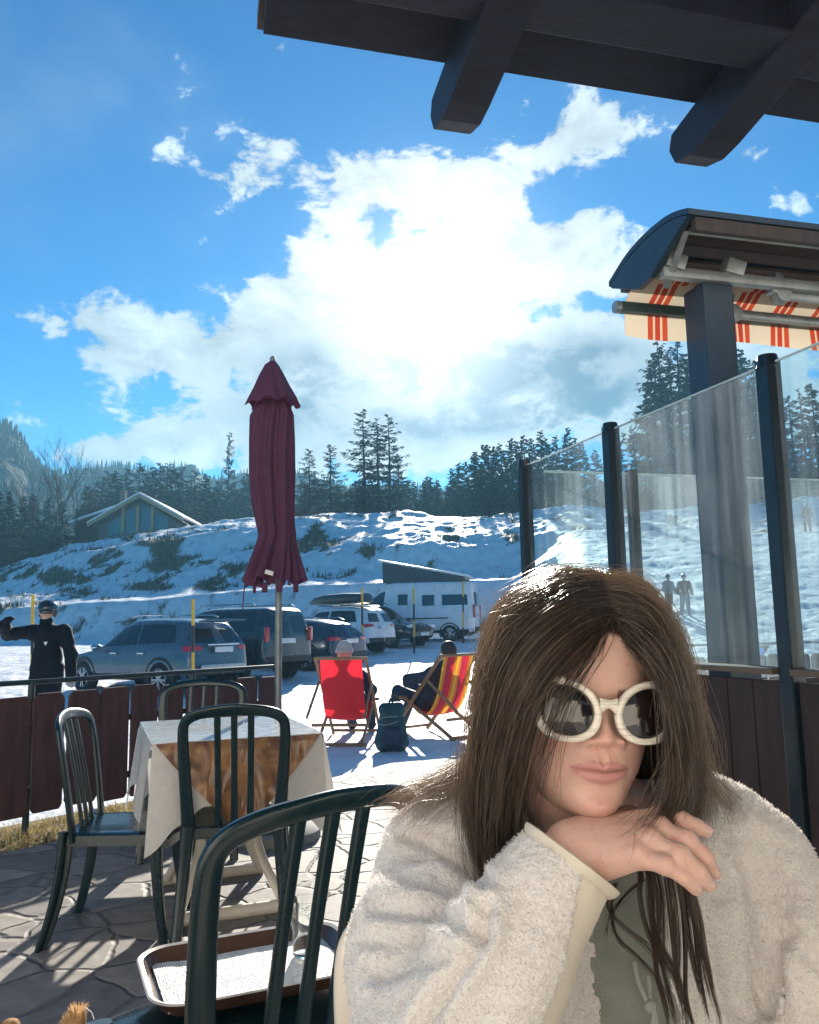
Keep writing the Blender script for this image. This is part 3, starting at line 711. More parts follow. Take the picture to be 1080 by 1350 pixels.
def bil(G, u, t):
    u = np.clip(u, 0, G.shape[0] - 1.001); t = np.clip(t, 0, G.shape[1] - 1.001)
    i = u.astype(int); j = t.astype(int); a = (u - i)[..., None]; b = (t - j)[..., None]
    return (G[i, j] * (1 - a) + G[i + 1, j] * a) * (1 - b) + (G[i, j + 1] * (1 - a) + G[i + 1, j + 1] * a) * b
def vehicle(name, label, st, paintm, loc, rz, wheels, wr_=.36, sidewin=(), rear_t=None, wind=None, extras=None, scale=1.0, lower=True, light=None, group='cars parked in a row on the snow'):
    root = thing(name, label, 'van' if 'van' in name else 'car', loc, rz, group)
    root.scale = (scale,) * 3
    G, n = car_surface(st)
    M = G.copy(); M[..., 1] *= -1
    mb = MB(); mb.grid(G); mb.grid(M[::-1])
    body = mb.build('body', paintm, root, angle=60)
    def patch(nm, mat, u0, u1, t0, t1, off=.008, sides=(1, -1), parent=None, shear=0.0, rnd=.0):
        """shear moves the upper edge along u"""
        a = np.linspace(0, 1, 14)[:, None] + 0 * np.linspace(0, 1, 10)[None]; b = 0 * np.linspace(0, 1, 14)[:, None] + np.linspace(0, 1, 10)[None]
        if rnd:  # rounded outline: squeeze the far ends
            q = (1 - rnd * (np.abs(2 * a - 1) ** 6)); b = .5 + (b - .5) * q
        P = bil(G, (u0 + (u1 - u0) * a + shear * b) * n, (t0 + (t1 - t0) * b) * n)
        Nn = np.cross(np.gradient(P, axis=0), np.gradient(P, axis=1)); Nn /= np.linalg.norm(Nn, axis=2, keepdims=True) + 1e-9
        c = P.reshape(-1, 3).mean(0)
        if np.dot(Nn.reshape(-1, 3).mean(0), c - np.array([c[0] * .6, 0, .8])) < 0: Nn = -Nn
        os_ = []
        for s in sides:
            Q = P + Nn * off; Q = Q * np.array([1, s, 1])
            os_.append(MB().grid(Q).build(nm, mat, root if parent is None else parent, angle=60))
        return os_
    for w in sidewin: patch('side_window', glass_m, w[0], w[1], w[2] if len(w) > 2 else 3.16, w[3] if len(w) > 3 else 3.90, shear=w[4] if len(w) > 4 else 0)
    def central(nm, mat, u0, u1, t0, t1, off=.01):
        a = np.linspace(0, 1, 14)[:, None] + 0 * np.linspace(0, 1, 12)[None]; b = 0 * np.linspace(0, 1, 14)[:, None] + np.linspace(0, 1, 12)[None]
        P = bil(G, (u0 + (u1 - u0) * a) * n, (t0 + (t1 - t0) * b) * n)
        Nn = np.cross(np.gradient(P, axis=0), np.gradient(P, axis=1)); Nn /= np.linalg.norm(Nn, axis=2, keepdims=True) + 1e-9
        m2 = Nn.reshape(-1, 3).mean(0); c = P.reshape(-1, 3).mean(0)
        if m2[0] * (1 if c[0] > 0 else -1) + m2[2] * .5 < 0: Nn = -Nn
        Q = P + Nn * off
        mb = MB(); mb.grid(Q); Q2 = Q * np.array([1, -1, 1]); mb.grid(Q2[::-1]); return mb.build(nm, mat, root, angle=60)
    if rear_t: central('rear_window', glass_m, rear_t[0], rear_t[1], rear_t[2], rear_t[3])
    if wind: central('windscreen', glass_m, *wind)
    if lower:
        patch('sill_trim', trim_m, 1.0, len(st) - .2, -.0, .85, off=.006)
        central('bumper', trim_m, 0.02, 1.05, 0, 1.0, off=.012)
    W = max(s[3] for s in st)
    for x in wheels:
        for s in (1, -1):
            ar = MB()
            an = np.linspace(-.12 * PI, 1.12 * PI, 20)
            g = []
            for r0, yy in ((wr_ * .6, W * .90), (wr_ * 1.2, W + .006), (wr_ * 1.27, W + .004), (wr_ * 1.27, W - .05)):
                g.append(np.stack([x + r0 * np.cos(an), np.full(20, s * yy), wr_ + r0 * np.sin(an)], 1))
            ar.grid(np.array(g)).build('wheel_arch', trim_m, root)
            ty = MB().lathe([(wr_ * .62, -.11), (wr_ * .9, -.115), (wr_, -.085), (wr_, .085), (wr_ * .9, .115), (wr_ * .64, .11), (wr_ * .62, .06)], 28, (0, 0, 0), 'y').build('wheel', tyre_m, root)
            ty.location = (x, s * (W - .10), wr_)
            rm = MB().lathe([(wr_ * .66, -.02), (wr_ * .66, .10), (wr_ * .60, .115), (wr_ * .56, .09)], 28, (0, 0, 0), 'y', cap=False)
            for k in range(10):
                a_ = 2 * PI * k / 10 + (.12 if k % 2 else -.12)
                rm.bar((wr_ * .10 * math.cos(a_), .10, wr_ * .10 * math.sin(a_)), (wr_ * .60 * math.cos(a_), .095, wr_ * .60 * math.sin(a_)), .035, .03, up=(0, 1, 0))
            rm.lathe([(wr_ * .14, .06), (wr_ * .14, .115), (wr_ * .05, .12)], 14, (0, 0, 0), 'y')
            ro = rm.build('rim', rim_m, ty)
            if s < 0: ro.rotation_euler = (0, 0, PI)
    if light: 
        for lt in light: patch(*lt[:6], off=.014, rnd=.5)
    if extras: extras(root, patch, central, G, n, W)
    return root
SUV = [(-2.26, -2.20, -1.98, .84, .56, .45, 1.08, 1.57), (-2.02, -1.98, -1.62, .925, .62, .36, 1.07, 1.655), (-1.0, -1.0, -.9, .94, .66, .33, 1.02, 1.69), (-.2, -.2, -.2, .94, .66, .33, .99, 1.69), (.45, .62, .12, .94, .62, .33, .97, 1.63), (1.05, 1.08, 1.0, .935, .70, .33, .96, 1.04), (1.95, 1.95, 1.9, .91, .66, .34, .86, .95), (2.24, 2.22, 2.18, .74, .52, .45, .70, .80)]
BOX = [(-2.36, -2.34, -2.22, .88, .70, .5, 1.15, 1.78), (-2.2, -2.18, -2.05, .95, .74, .42, 1.14, 1.87), (-1.2, -1.2, -1.15, .965, .755, .4, 1.12, 1.88), (-.4, -.4, -.4, .965, .755, .4, 1.11, 1.88), (.5, .6, .22, .965, .73, .4, 1.10, 1.83), (1.0, 1.02, .95, .96, .76, .4, 1.09, 1.16), (2.0, 2.0, 1.98, .94, .74, .42, 1.0, 1.09), (2.36, 2.35, 2.32, .84, .64, .5, .85, .94)]
WAG = [(-2.30, -2.27, -2.02, .82, .54, .40, .98, 1.33), (-2.1, -2.05, -1.5, .89, .59, .30, .97, 1.44), (-1.2, -1.2, -1.0, .92, .62, .26, .93, 1.49), (-.3, -.3, -.3, .92, .62, .26, .90, 1.495), (.4, .6, .05, .92, .59, .26, .89, 1.43), (1.15, 1.15, 1.1, .915, .68, .26, .88, .94), (2.05, 2.05, 2.0, .89, .64, .28, .76, .84), (2.36, 2.34, 2.3, .72, .5, .36, .6, .69)]
def put(u, v_y, wx, wy, heading, dz=0.0):
    """world location so that the wheel at local (wx, wy) stands at picture column u and distance v_y"""
    c, s = math.cos(heading), math.sin(heading)
    ox, oy = wx * c - wy * s, wx * s + wy * c
    x, y = (u - IW / 2) / FPX * v_y, v_y
    X, Y = x - ox, y - oy
    return (X, Y, gz(x, y) + dz)
HD = R(146)
def ex_suv(root, patch, central, G, n, W):
    for s in (1, -1):
        MB().tube([(-1.5, s * .60, 1.70), (-1.3, s * .61, 1.745), (-.2, s * .62, 1.76), (.05, s * .6, 1.70)], .018, 6).build('roof_rail', chrome_m, root)
        MB().sphere((.72, s * 1.04, 1.05), (.09, .13, .085), 12, 8).build('mirror', chrome_m, root)
        for hx in (-.75, .2): MB().box((hx, s * .955, .92), (.22, .03, .035)).build('door_handle', chrome_m, root, bevel=.008)
        MB().bar((.62, s * .62, 1.61), (-.2, s * .668, 1.655), .02, .02).build('window_trim', trim_m, root)
    MB().box((-2.36, 0, .98), (.03, .52, .12)).build('number_plate', plate_m, root, bevel=.005)
    MB().box((-2.335, 0, 1.09), (.05, .9, .035)).build('tailgate_trim', chrome_m, root, bevel=.01)
    MB().box((-2.30, 0, 1.60), (.30, 1.12, .04), rotm(0, .12, 0)).build('rear_spoiler', MATS['slate_blue_paint'], root, bevel=.012)
    MB().box((-2.365, 0, .62), (.03, 1.3, .10)).build('bumper_step', pm('satin_silver', (.4, .42, .44), rough=.35, metal=.6), root, bevel=.01)
TL = lambda a, b, c, d: [('tail_light', red_m, a, b, c, d)]
vehicle('parked_suv', 'slate blue SUV with silver spoked wheels and chrome mirrors, nearest vehicle behind the skier', SUV, paint('slate_blue_paint', (.085, .13, .175)), put(213, 18.0, -1.36, .9, HD), HD, (-1.36, 1.34), .37,
        sidewin=((2.15, 3.55), (3.65, 4.95, 3.16, 3.88), (5.05, 5.9, 3.2, 3.75)), rear_t=(.18, .95, 3.12, 3.85), wind=(5.12, 5.9, 4.12, 6.9), extras=ex_suv, light=TL(.62, 1.75, 2.55, 2.93))
def ex_box(root, patch, central, G, n, W):
    for s in (1, -1):
        MB().tube([(-1.9, s * .70, 1.88), (-1.8, s * .70, 1.94), (.1, s * .70, 1.94), (.2, s * .70, 1.86)], .022, 6).build('roof_rail', chrome_m, root)
        MB().sphere((.75, s * 1.06, 1.2), (.08, .14, .1), 12, 8).build('mirror', trim_m, root)
    MB().box((-2.44, .1, 1.02), (.03, .5, .12)).build('number_plate', plate_m, root, bevel=.005)
    for s in (1, -1): MB().box((-2.36, s * .80, 1.18), (.10, .12, .36), rotm(0, 0, -s * .25)).build('tail_light', red_m, root, bevel=.02)
vehicle('parked_suv', 'tall boxy dark green four-wheel drive with roof rails, between the slate SUV and dark estate', BOX, paint('dark_green_paint', (.035, .06, .07)), put(312, 20.6, -1.45, .9, HD), HD, (-1.45, 1.4), .40,
        sidewin=((2.1, 3.3), (3.4, 4.3), (4.4, 5.6)), rear_t=(.2, .95, 3.1, 3.9), wind=(5.15, 5.9, 4.12, 6.9), extras=ex_box)
def ex_wag(root, patch, central, G, n, W):
    for s in (1, -1):
        MB().tube([(-1.6, s * .58, 1.45), (-1.4, s * .585, 1.52), (-.2, s * .59, 1.535), (.05, s * .57, 1.47)], .016, 6).build('roof_rail', chrome_m, root)
        MB().sphere((.75, s * 1.0, .98), (.09, .12, .075), 12, 8).build('mirror', trim_m, root)
        for hx in (-.7, .25): MB().box((hx, s * .93, .83), (.2, .03, .03)).build('door_handle', trim_m, root, bevel=.008)
    MB().box((-2.375, 0, .84), (.03, .52, .12)).build('number_plate', plate_m, root, bevel=.005)
vehicle('estate_car', 'low dark blue estate car with five-spoke wheels, beside the umbrella pole', WAG, paint('midnight_paint', (.02, .045, .085)), put(404, 23.6, -1.42, .85, HD), HD, (-1.42, 1.45), .36,
        sidewin=((2.3, 3.5), (3.6, 4.6), (4.7, 5.75)), rear_t=(.2, .95, 3.1, 3.85), wind=(5.15, 5.9, 4.12, 6.9), extras=ex_wag, light=TL(.55, 1.6, 2.5, 2.9))
def ex_white(root, patch, central, G, n, W):
    ex_wag_dummy = [MB().box((x, 0, 1.74), (.07, 1.25, .04)).build('roof_bar', trim_m, root, bevel=.008) for x in (-.9, .1)]
    g = []
    for x, w, h, z in ((-1.75, .30, .10, 1.86), (-1.6, .42, .36, 1.97), (-.9, .46, .40, 1.98), (0, .45, .38, 1.97), (.55, .36, .26, 1.93), (.85, .15, .08, 1.85)):
        a = np.arange(20) * 2 * PI / 20; ca, sa = np.cos(a), np.sin(a)
        g.append(np.stack([np.full(20, x), .12 + w * np.sign(ca) * np.abs(ca) ** .6, z + h / 2 * np.sign(sa) * np.abs(sa) ** .6], 1))
    mb = MB().grid(np.array(g), wrap_v=True); mb.add(g[0], [tuple(range(20))]); mb.add(g[-1], [tuple(range(19, -1, -1))])
    mb.build('roof_box', pm('roof_box_plastic', (.02, .025, .03), rough=.35, coat=.4), root, angle=50)
    for s in (1, -1): MB().sphere((.72, s * 1.04, 1.05), (.09, .13, .085), 12, 8).build('mirror', MATS['white_paint'], root)
    MB().box((-2.35, 0, .95), (.03, .52, .12)).build('number_plate', plate_m, root, bevel=.005)
vehicle('parked_suv', 'white SUV with a long black roof box', SUV, paint('white_paint', (.72, .74, .76), metal=.0), put(455, 28.6, -1.36, .9, HD), HD, (-1.36, 1.34), .37,
        sidewin=((2.15, 3.55), (3.65, 4.95, 3.16, 3.88), (5.05, 5.9, 3.2, 3.75)), rear_t=(.18, .95, 3.12, 3.85), wind=(5.12, 5.9, 4.12, 6.9), extras=ex_white, light=TL(.6, 1.8, 2.55, 2.95))
def ex_front(root, patch, central, G, n, W):
    for s in (1, -1):
        MB().sphere((.72, s * 1.04, 1.08), (.09, .13, .085), 12, 8).build('mirror', trim_m, root)
        MB().box((2.12, s * .66, .82), (.16, .30, .13), rotm(0, 0, -s * .35)).build('headlight', lampw_m, root, bevel=.03)
        MB().tube([(-1.5, s * .60, 1.70), (-1.3, s * .61, 1.745), (-.2, s * .62, 1.76), (.05, s * .6, 1.70)], .018, 6).build('roof_rail', trim_m, root)
    MB().box((2.27, 0, .72), (.05, .9, .2)).build('grille', trim_m, root, bevel=.02)
    MB().box((2.31, 0, .52), (.03, .52, .12)).build('number_plate', plate_m, root, bevel=.005)
hd2 = R(-38)
vehicle('parked_suv', 'dark SUV facing right with a sunlit bonnet, before the camper van', SUV, paint('graphite_paint', (.04, .055, .07), rough=.2, metal=.5), put(512, 31.5, 1.34, -.9, hd2), hd2, (-1.36, 1.34), .37,
        sidewin=((2.15, 3.55), (3.65, 4.95, 3.16, 3.88)), rear_t=(.18, .95, 3.12, 3.85), wind=(5.12, 5.9, 4.12, 6.9), extras=ex_front)
VAN = [(-2.95, -2.95, -2.86, .94, .84, .45, 1.35, 2.42), (-2.8, -2.8, -2.72, 1.0, .87, .38, 1.34, 2.52), (-1.2, -1.2, -1.2, 1.02, .89, .36, 1.32, 2.55), (.6, .6, .6, 1.02, .89, .36, 1.30, 2.55), (1.25, 1.35, 1.0, 1.02, .87, .36, 1.28, 2.45), (2.05, 2.05, 1.95, 1.01, .86, .36, 1.25, 1.42), (2.75, 2.75, 2.7, .96, .8, .4, .98, 1.12), (2.98, 2.96, 2.92, .84, .66, .5, .78, .9)]
def ex_van(root, patch, central, G, n, W):
    pm('pop_top_canvas', (.055, .075, .09), rough=.8, bump=.4, bscale=14)
    g = []
    zt0, zt1 = 2.72, 3.42
    for x, w in ((-2.55, .0), (1.0, 1.0)):
        top = zt0 + (zt1 - zt0) * w
        g.append([(x, .72, 2.53), (x + .02 * w, .70, top), (x + .02 * w, -.70, top), (x, -.72, 2.53)])
    MB().grid(np.array(g)).add([g[1][0], g[1][1], g[1][2], g[1][3]], [(0, 1, 2, 3)]).build('pop_top_tent', MATS['pop_top_canvas'], root, smooth=False)
    MB().prism([(-2.75, 2.66), (-2.75, 2.75), (1.18, 3.54), (1.25, 3.46)], (0, -.82, 0), (1, 0, 0), (0, 0, 1), (0, 1.64, 0)).build('pop_top_roof', MATS['white_paint'], root, bevel=.03)
    MB().box((-2.5, 0, 2.66), (.5, .9, .1)).build('roof_vent', plate_m, root, bevel=.03)
    for s in (1, -1):
        MB().sphere((1.5, s * 1.14, 1.45), (.1, .12, .2), 12, 8).build('mirror', trim_m, root)
        MB().box((-2.94, s * .90, 1.25), (.1, .14, .55)).build('tail_light', red_m, root, bevel=.03)
        MB().box((1.0, s * 1.025, 1.02), (.75, .03, .16)).build('side_stripe', trim_m, root, smooth=False)
        MB().box((.9, s * 1.03, .78), (.55, .03, .22)).build('side_stripe', trim_m, root, smooth=False)
        MB().box((-.9, s * 1.035, .98), (1.9, .02, .05)).build('side_stripe', trim_m, root, smooth=False)
hd3 = R(168)
vehicle('camper_van', 'white camper van with dark graphics and a raised pop-up roof', VAN, MATS['white_paint'], put(590, 34.5, -1.9, .95, hd3), hd3, (-1.9, 1.95), .35,
        sidewin=((2.0, 2.75, 3.15, 3.55), (2.95, 3.25, 3.15, 3.55), (3.6, 3.85, 3.2, 3.6), (4.5, 5.55, 3.1, 3.75)), rear_t=(.2, .9, 3.1, 3.7), wind=(5.1, 5.92, 4.1, 6.9), extras=ex_van, group='vehicles parked behind the row')
# yellow snow poles along the car park
def snow_pole(u, v0, v1, d, label):
    a_, b_ = at(u, v1, d), at(u - .5, v0, d)
    g = gz(a_[0], d); t = thing('snow_pole', label, 'marker pole', (a_[0], d, g), group='yellow snow poles along the car park', world=True)
    p0 = np.array([a_[0], d, g]); p1 = b_ + np.array([.0, 0, 0])
    yl = pm('pole_yellow', (.72, .43, .04), rough=.6, var=.15); bk = pm('pole_dark', (.03, .035, .04), rough=.6)
    n = 4; 
    for k in range(n):
        q0, q1 = p0 + (p1 - p0) * k / n, p0 + (p1 - p0) * (k + 1) / n
        MB().tube([q0, q1], .032 * d / 17 if d < 20 else .036, 10).build('pole_band', yl if k % 2 == (n - 1) % 2 else bk, t, smooth=True)
snow_pole(255, 790, 897, 15.6, 'yellow and black snow pole in front of the slate blue SUV')
snow_pole(44, 784, 880, 14.5, 'yellow snow pole close beside the skier\'s helmet')
snow_pole(478, 775, 862, 26.0, 'slim yellow snow pole in front of the white SUV with a roof box')
snow_pole(546, 775, 846, 29.0, 'yellow snow pole in front of the dark SUV\'s bright bonnet')
snow_pole(611, 766, 842, 33.5, 'yellow snow pole in front of the camper van\'s rear')
# ================================================================== terrace
EX = np.array([.9680, .2510, 0]); QV = np.array([-.2510, .9680, 0]); ZV = np.array([0, 0, 1.0])
MB_RZ = math.atan2(.251, .968)
m, nt2, b2, out2 = newmat('crazy_paving'); L2 = nt2.links.new
tcs = nd(nt2, 'ShaderNodeTexCoord')
wv = nd(nt2, 'ShaderNodeTexNoise'); wv.inputs['Scale'].default_value = 3.2; wv.inputs['Detail'].default_value = 3; L2(tcs.outputs['Object'], wv.inputs['Vector'])
av = nd(nt2, 'ShaderNodeMix', data_type='RGBA'); av.blend_type = 'LINEAR_LIGHT'; av.inputs['Factor'].default_value = .06; L2(tcs.outputs['Object'], av.inputs['A']); L2(wv.outputs['Color'], av.inputs['B'])
ve = nd(nt2, 'ShaderNodeTexVoronoi', feature='DISTANCE_TO_EDGE'); ve.inputs['Scale'].default_value = 3.3; L2(av.outputs['Result'], ve.inputs['Vector'])
vc = nd(nt2, 'ShaderNodeTexVoronoi', feature='F1'); vc.inputs['Scale'].default_value = 3.3; L2(av.outputs['Result'], vc.inputs['Vector'])
jr = nd(nt2, 'ShaderNodeMapRange'); jr.inputs['From Min'].default_value = .008; jr.inputs['From Max'].default_value = .045; L2(ve.outputs['Distance'], jr.inputs['Value'])
bw = nd(nt2, 'ShaderNodeSeparateColor'); L2(vc.outputs['Color'], bw.inputs[0])
st = nd(nt2, 'ShaderNodeValToRGB'); e = st.color_ramp.elements; e[0].color = (.165, .15, .138, 1); e[1].color = (.30, .268, .232, 1); L2(bw.outputs[0], st.inputs[0])
sn = nd(nt2, 'ShaderNodeTexNoise'); sn.inputs['Scale'].default_value = 14; sn.inputs['Detail'].default_value = 8; L2(tcs.outputs['Object'], sn.inputs['Vector'])
sm = nd(nt2, 'ShaderNodeMix', data_type='RGBA'); sm.blend_type = 'OVERLAY'; sm.inputs['Factor'].default_value = .5; L2(st.outputs[0], sm.inputs['A']); L2(sn.outputs['Fac'], sm.inputs['B'])
jm = nd(nt2, 'ShaderNodeMix', data_type='RGBA'); jm.inputs['A'].default_value = (.165, .148, .132, 1); L2(jr.outputs[0], jm.inputs['Factor']); L2(sm.outputs['Result'], jm.inputs['B']); L2(jm.outputs['Result'], b2.inputs['Base Color'])
b2.inputs['Roughness'].default_value = .72; b2.inputs['Specular IOR Level'].default_value = .35
ha = nd(nt2, 'ShaderNodeMath', operation='MULTIPLY_ADD'); L2(sn.outputs['Fac'], ha.inputs[0]); ha.inputs[1].default_value = .35; L2(jr.outputs[0], ha.inputs[2])
bp = nd(nt2, 'ShaderNodeBump'); bp.inputs['Strength'].default_value = .8; bp.inputs['Distance'].default_value = .012; L2(ha.outputs[0], bp.inputs['Height']); L2(bp.outputs[0], b2.inputs['Normal'])
FA, FB = np.array([-4.9, 2.02, 0]), np.array([-1.08, 6.80, 0]); FD = unit(FB - FA); FN = np.array([-FD[1], FD[0], 0])
q0 = FA - FN * .42; q1 = FB - FN * .30
poly = [(q0[0], q0[1]), (-6, -6), (7, -6), (7, 8.4), (3.0, 8.35), (.9, 8.0), (-.2, 7.55), (q1[0], q1[1])]
o = MB().prism(poly, (0, 0, -.25), (1, 0, 0), (0, 1, 0), (0, 0, .25)).build('terrace_floor', m, smooth=False); o['kind'] = 'structure'
# dry grass strip along the fence
earth = pm('dry_earth', (.16, .125, .07), rough=.95, scale=6, var=.4, bump=.8, bscale=25, bdist=.02)
o = MB().prism([(q0 - FN * -.0)[:2], q1[:2], (q1 + FN * .75)[:2], (q0 + FN * .75)[:2]], (0, 0, -.2), (1, 0, 0), (0, 1, 0), (0, 0, .17)).build('grass_verge', earth, smooth=False); o['kind'] = 'structure'
n = 9000; s_ = rng.random(n); w_ = rng.random(n)
P = q0 + np.outer(s_, q1 - q0) + np.outer(w_ * .66, FN); P[:, 2] = -.03
hh = rng.uniform(.02, .075, n); an = rng.random(n) * 6.28; ln = rng.uniform(.2, 1.3, n) * hh
tip = P + np.stack([np.cos(an) * ln, np.sin(an) * ln, hh], 1); wd = np.stack([-np.sin(an), np.cos(an), 0 * an], 1) * .004
V = np.stack([P - wd, P + wd, tip], 1).reshape(-1, 3)
o = mesh_obj('dry_grass', V, np.arange(3 * n).reshape(n, 3), pm('straw', (.42, .33, .14), rough=.8, var=.35, scale=3, bump=0, translucent=.35), smooth=False, fix=False); o['kind'] = 'stuff'
tag(o, 'yellow dry grass growing along the foot of the fence', 'grass')

# ------------------------------------------------------------------ board fence
board_m = pm('fence_boards', (.060, .024, .022), rough=.7, scale=3, stretch=(6, 6, 1), var=.35, bump=.4, bscale=30, bdist=.004)
iron_m = pm('painted_iron', (.03, .05, .055), rough=.45, metal=.4)
def fence(label, A, B, n, ztop, bw_, rail_z, posts, g=0.0, nr=FN):
    t = thing('board_fence', label, 'fence', tuple(A), world=True)
    D = (B - A); Ln = np.linalg.norm(D); D = D / Ln; N = np.array([-D[1], D[0], 0])
    r = np.random.default_rng(5)
    for k in range(n):
        c = A + D * ((k + .5) * Ln / n); w = bw_ * r.uniform(.93, 1.05); h = ztop + r.uniform(-.012, .012); lz = .10 + r.uniform(-.02, .02)
        ch = .028
        poly = [(-w / 2 + .02, lz), (w / 2 - .02, lz), (w / 2, lz + .03), (w / 2, h - ch * 1.4), (w / 2 - ch, h), (-w / 2 + ch, h), (-w / 2, h - ch * 1.4), (-w / 2, lz + .03)]
        tl = r.uniform(-.012, .012)
        MB().prism(poly, c + ZV * g, D * math.cos(tl) + ZV * math.sin(tl), ZV * math.cos(tl) - D * math.sin(tl), N * .024).build('board', board_m, t, smooth=False, bevel=.003)
    for z in (.24, .62):
        MB().bar(A + ZV * (g + z) + N * .04, B + ZV * (g + z) + N * .04, .03, .04).build('crossbar', iron_m, t, smooth=False)
    for k in range(posts):
        p = A + D * (Ln * (k + .35) / posts)
        MB().tube([p + ZV * (g - .1) + N * .075, p + ZV * (g + rail_z) + N * .075], .021, 10).build('post', iron_m, t)
    MB().tube([A + ZV * (g + rail_z) + N * .075, B + ZV * (g + rail_z) + N * .075], .017, 10).build('handrail', iron_m, t)
    return t
fence('brown board fence with an iron handrail along the left of the terrace', FA, FB, 27, .82, .206, .895, 5)
fence('low dark board fence with a rail seen behind the glass screen', np.array([2.3, 11.6, 0]), np.array([8.6, 13.0, 0]), 26, .86, .215, 1.02, 6, g=-.16)

# ------------------------------------------------------------------ green resin chair
resin = pm('green_resin', (.004, .021, .028), rough=.28, var=.1, scale=6, bump=.05, bscale=250, bdist=.0006, coat=.15, rvar=.06)
resin_w = pm('cream_resin', (.70, .64, .55), rough=.35, var=.05, scale=6, bump=.04, bscale=200, bdist=.0005)
def make_chair(label, mat=resin, cat='chair'):
    t = thing('resin_chair', label, cat, (0, 0, 0), group='green resin chairs on the terrace')
    # seat: dished slab with a lip
    nu, nv = 18, 18
    def seat(u, v):
        y = -.215 + .44 * v; hw = .205 + .03 * v - .05 * max(0, v - .86) * 5 * 0
        x = (2 * u - 1) * hw
        r_ = max(0, abs(2 * u - 1) - .75) / .25; f_ = max(0, v - .8) / .2
        z = .435 - .012 * math.sin(PI * u) * math.sin(PI * min(v * 1.1, 1)) - .018 * f_ ** 2 - .006 * r_ ** 2
        return x, y + .018 * (1 - (2 * u - 1) ** 2) * (v > .5) * (v - .5) * 2, z
    T = np.array([[seat(u, v) for u in np.linspace(0, 1, nu)] for v in np.linspace(0, 1, nv)])
    mb = MB(); mb.grid(T)
    per = [T[0, i] for i in range(nu)] + [T[i, -1] for i in range(1, nv)] + [T[-1, i] for i in range(nu - 2, -1, -1)] + [T[i, 0] for i in range(nv - 2, 0, -1)]
    per = np.array(per); c = per.mean(0)
    outw = per - c; outw[:, 2] = 0; outw /= np.linalg.norm(outw, axis=1, keepdims=True)
    sk = np.array([per, per + outw * .012 + [0, 0, -.006], per + outw * .016 + [0, 0, -.045], per + outw * .010 + [0, 0, -.045], per + outw * .004 + [0, 0, -.012]])
    mb.grid(sk, wrap_v=True); mb.grid(T[::-1] - [0, 0, .006])
    mb.build('seat', mat, t, angle=50)
    def backp(x, z):
        f = (z - .42) / .46
        return np.array([x, -.215 - .055 * f - .02 * f * f + .05 * (1 - (x / .24) ** 2) * -1 * .6 * min(1, max(f, 0)) + 0.03, z])
    # hoop: upright, top rail, upright
    ctrl = [(-.205, .40), (-.215, .52), (-.226, .66), (-.232, .79), (-.218, .845), (-.165, .872), (-.08, .884), (0, .888), (.08, .884), (.165, .872), (.218, .845), (.232, .79), (.226, .66), (.215, .52), (.205, .40)]
    pts2 = smooth_path(ctrl, 70)
    P = np.array([backp(x, z) for x, z in pts2])
    wid = np.interp(np.linspace(0, 1, 70), [0, .1, .25, .36, .5, .64, .75, .9, 1], [.033, .028, .024, .022, .024, .022, .024, .028, .033])
    # frame section: wide in the plane of the back
    hoop = MB().tube(P, wid, 12, up=(0, 1, 0), ry=np.full(70, .011), sq=3.2).build('back_frame', mat, t, angle=60)
    for x in (-.073, 0, .073):
        pp = np.array([backp(x * (1 + .10 * (z - .42)), z) for z in np.linspace(.40, .872, 16)])
        MB().tube(pp, np.interp(np.linspace(0, 1, 16), [0, .5, 1], [.018, .0140, .0160]), 10, up=(0, 1, 0), ry=np.full(16, .0075), sq=3.2).build('slat', mat, t, angle=60)
    for sx in (-1, 1):
        for rear in (0, 1):
            y0, y1 = (-.225, -.30) if rear else (.185, .235)
            x0, x1 = (.205, .245) if rear else (.215, .245)
            z = np.linspace(.438, 0, 9); f = (z - .438) / -.438
            pp = np.stack([sx * (x0 + (x1 - x0) * f), y0 + (y1 - y0) * f + (.02 if rear else -.012) * np.sin(f * PI), z], 1)
            mb = MB().tube(pp, np.linspace(.033, .019, 9), 10, up=(0, 1, 0), ry=np.linspace(.017, .011, 9), sq=3.5)
            pq = pp + np.array([-sx * .018, (.014 if rear else -.014), 0]); pq[:, 0] += 0
            mb.tube(pq[1:], np.linspace(.014, .009, 8), 8, up=(0, 1, 0), ry=np.linspace(.028, .018, 8), sq=3.5)
            mb.build('leg', mat, t, angle=60)
    return t
ch0 = make_chair('green resin chair in the foreground with a brown tray on its seat')
th = R(45); ch0.location = (-.195 - .707 * .22, 1.60 + .707 * .22, 0); ch0.rotation_euler = (0, 0, th)
c1 = dup(ch0, (-.750, 3.60, 0), R(9), 'green resin chair turned toward the tablecloth, its slatted back to the viewer', scale=(.86, 1, 1))
c2 = dup(ch0, (-1.19, 3.56, 0), R(-86), 'green resin chair seen side-on at the left of the table', scale=(.90, .90, .97))
c3 = dup(ch0, (-1.22, 4.74, 0), R(186), 'green resin chair on the far side of the table by the fence')
# cream chair of the seated woman
cw = make_chair('cream resin chair behind the woman in the fleece jacket', resin_w); cw['group'] = 'cream resin chairs'
del cw['group']
cw.scale = (.92, .92, .90); cw.location = (.14, 1.04, 0); cw.rotation_euler = (0, 0, R(186))

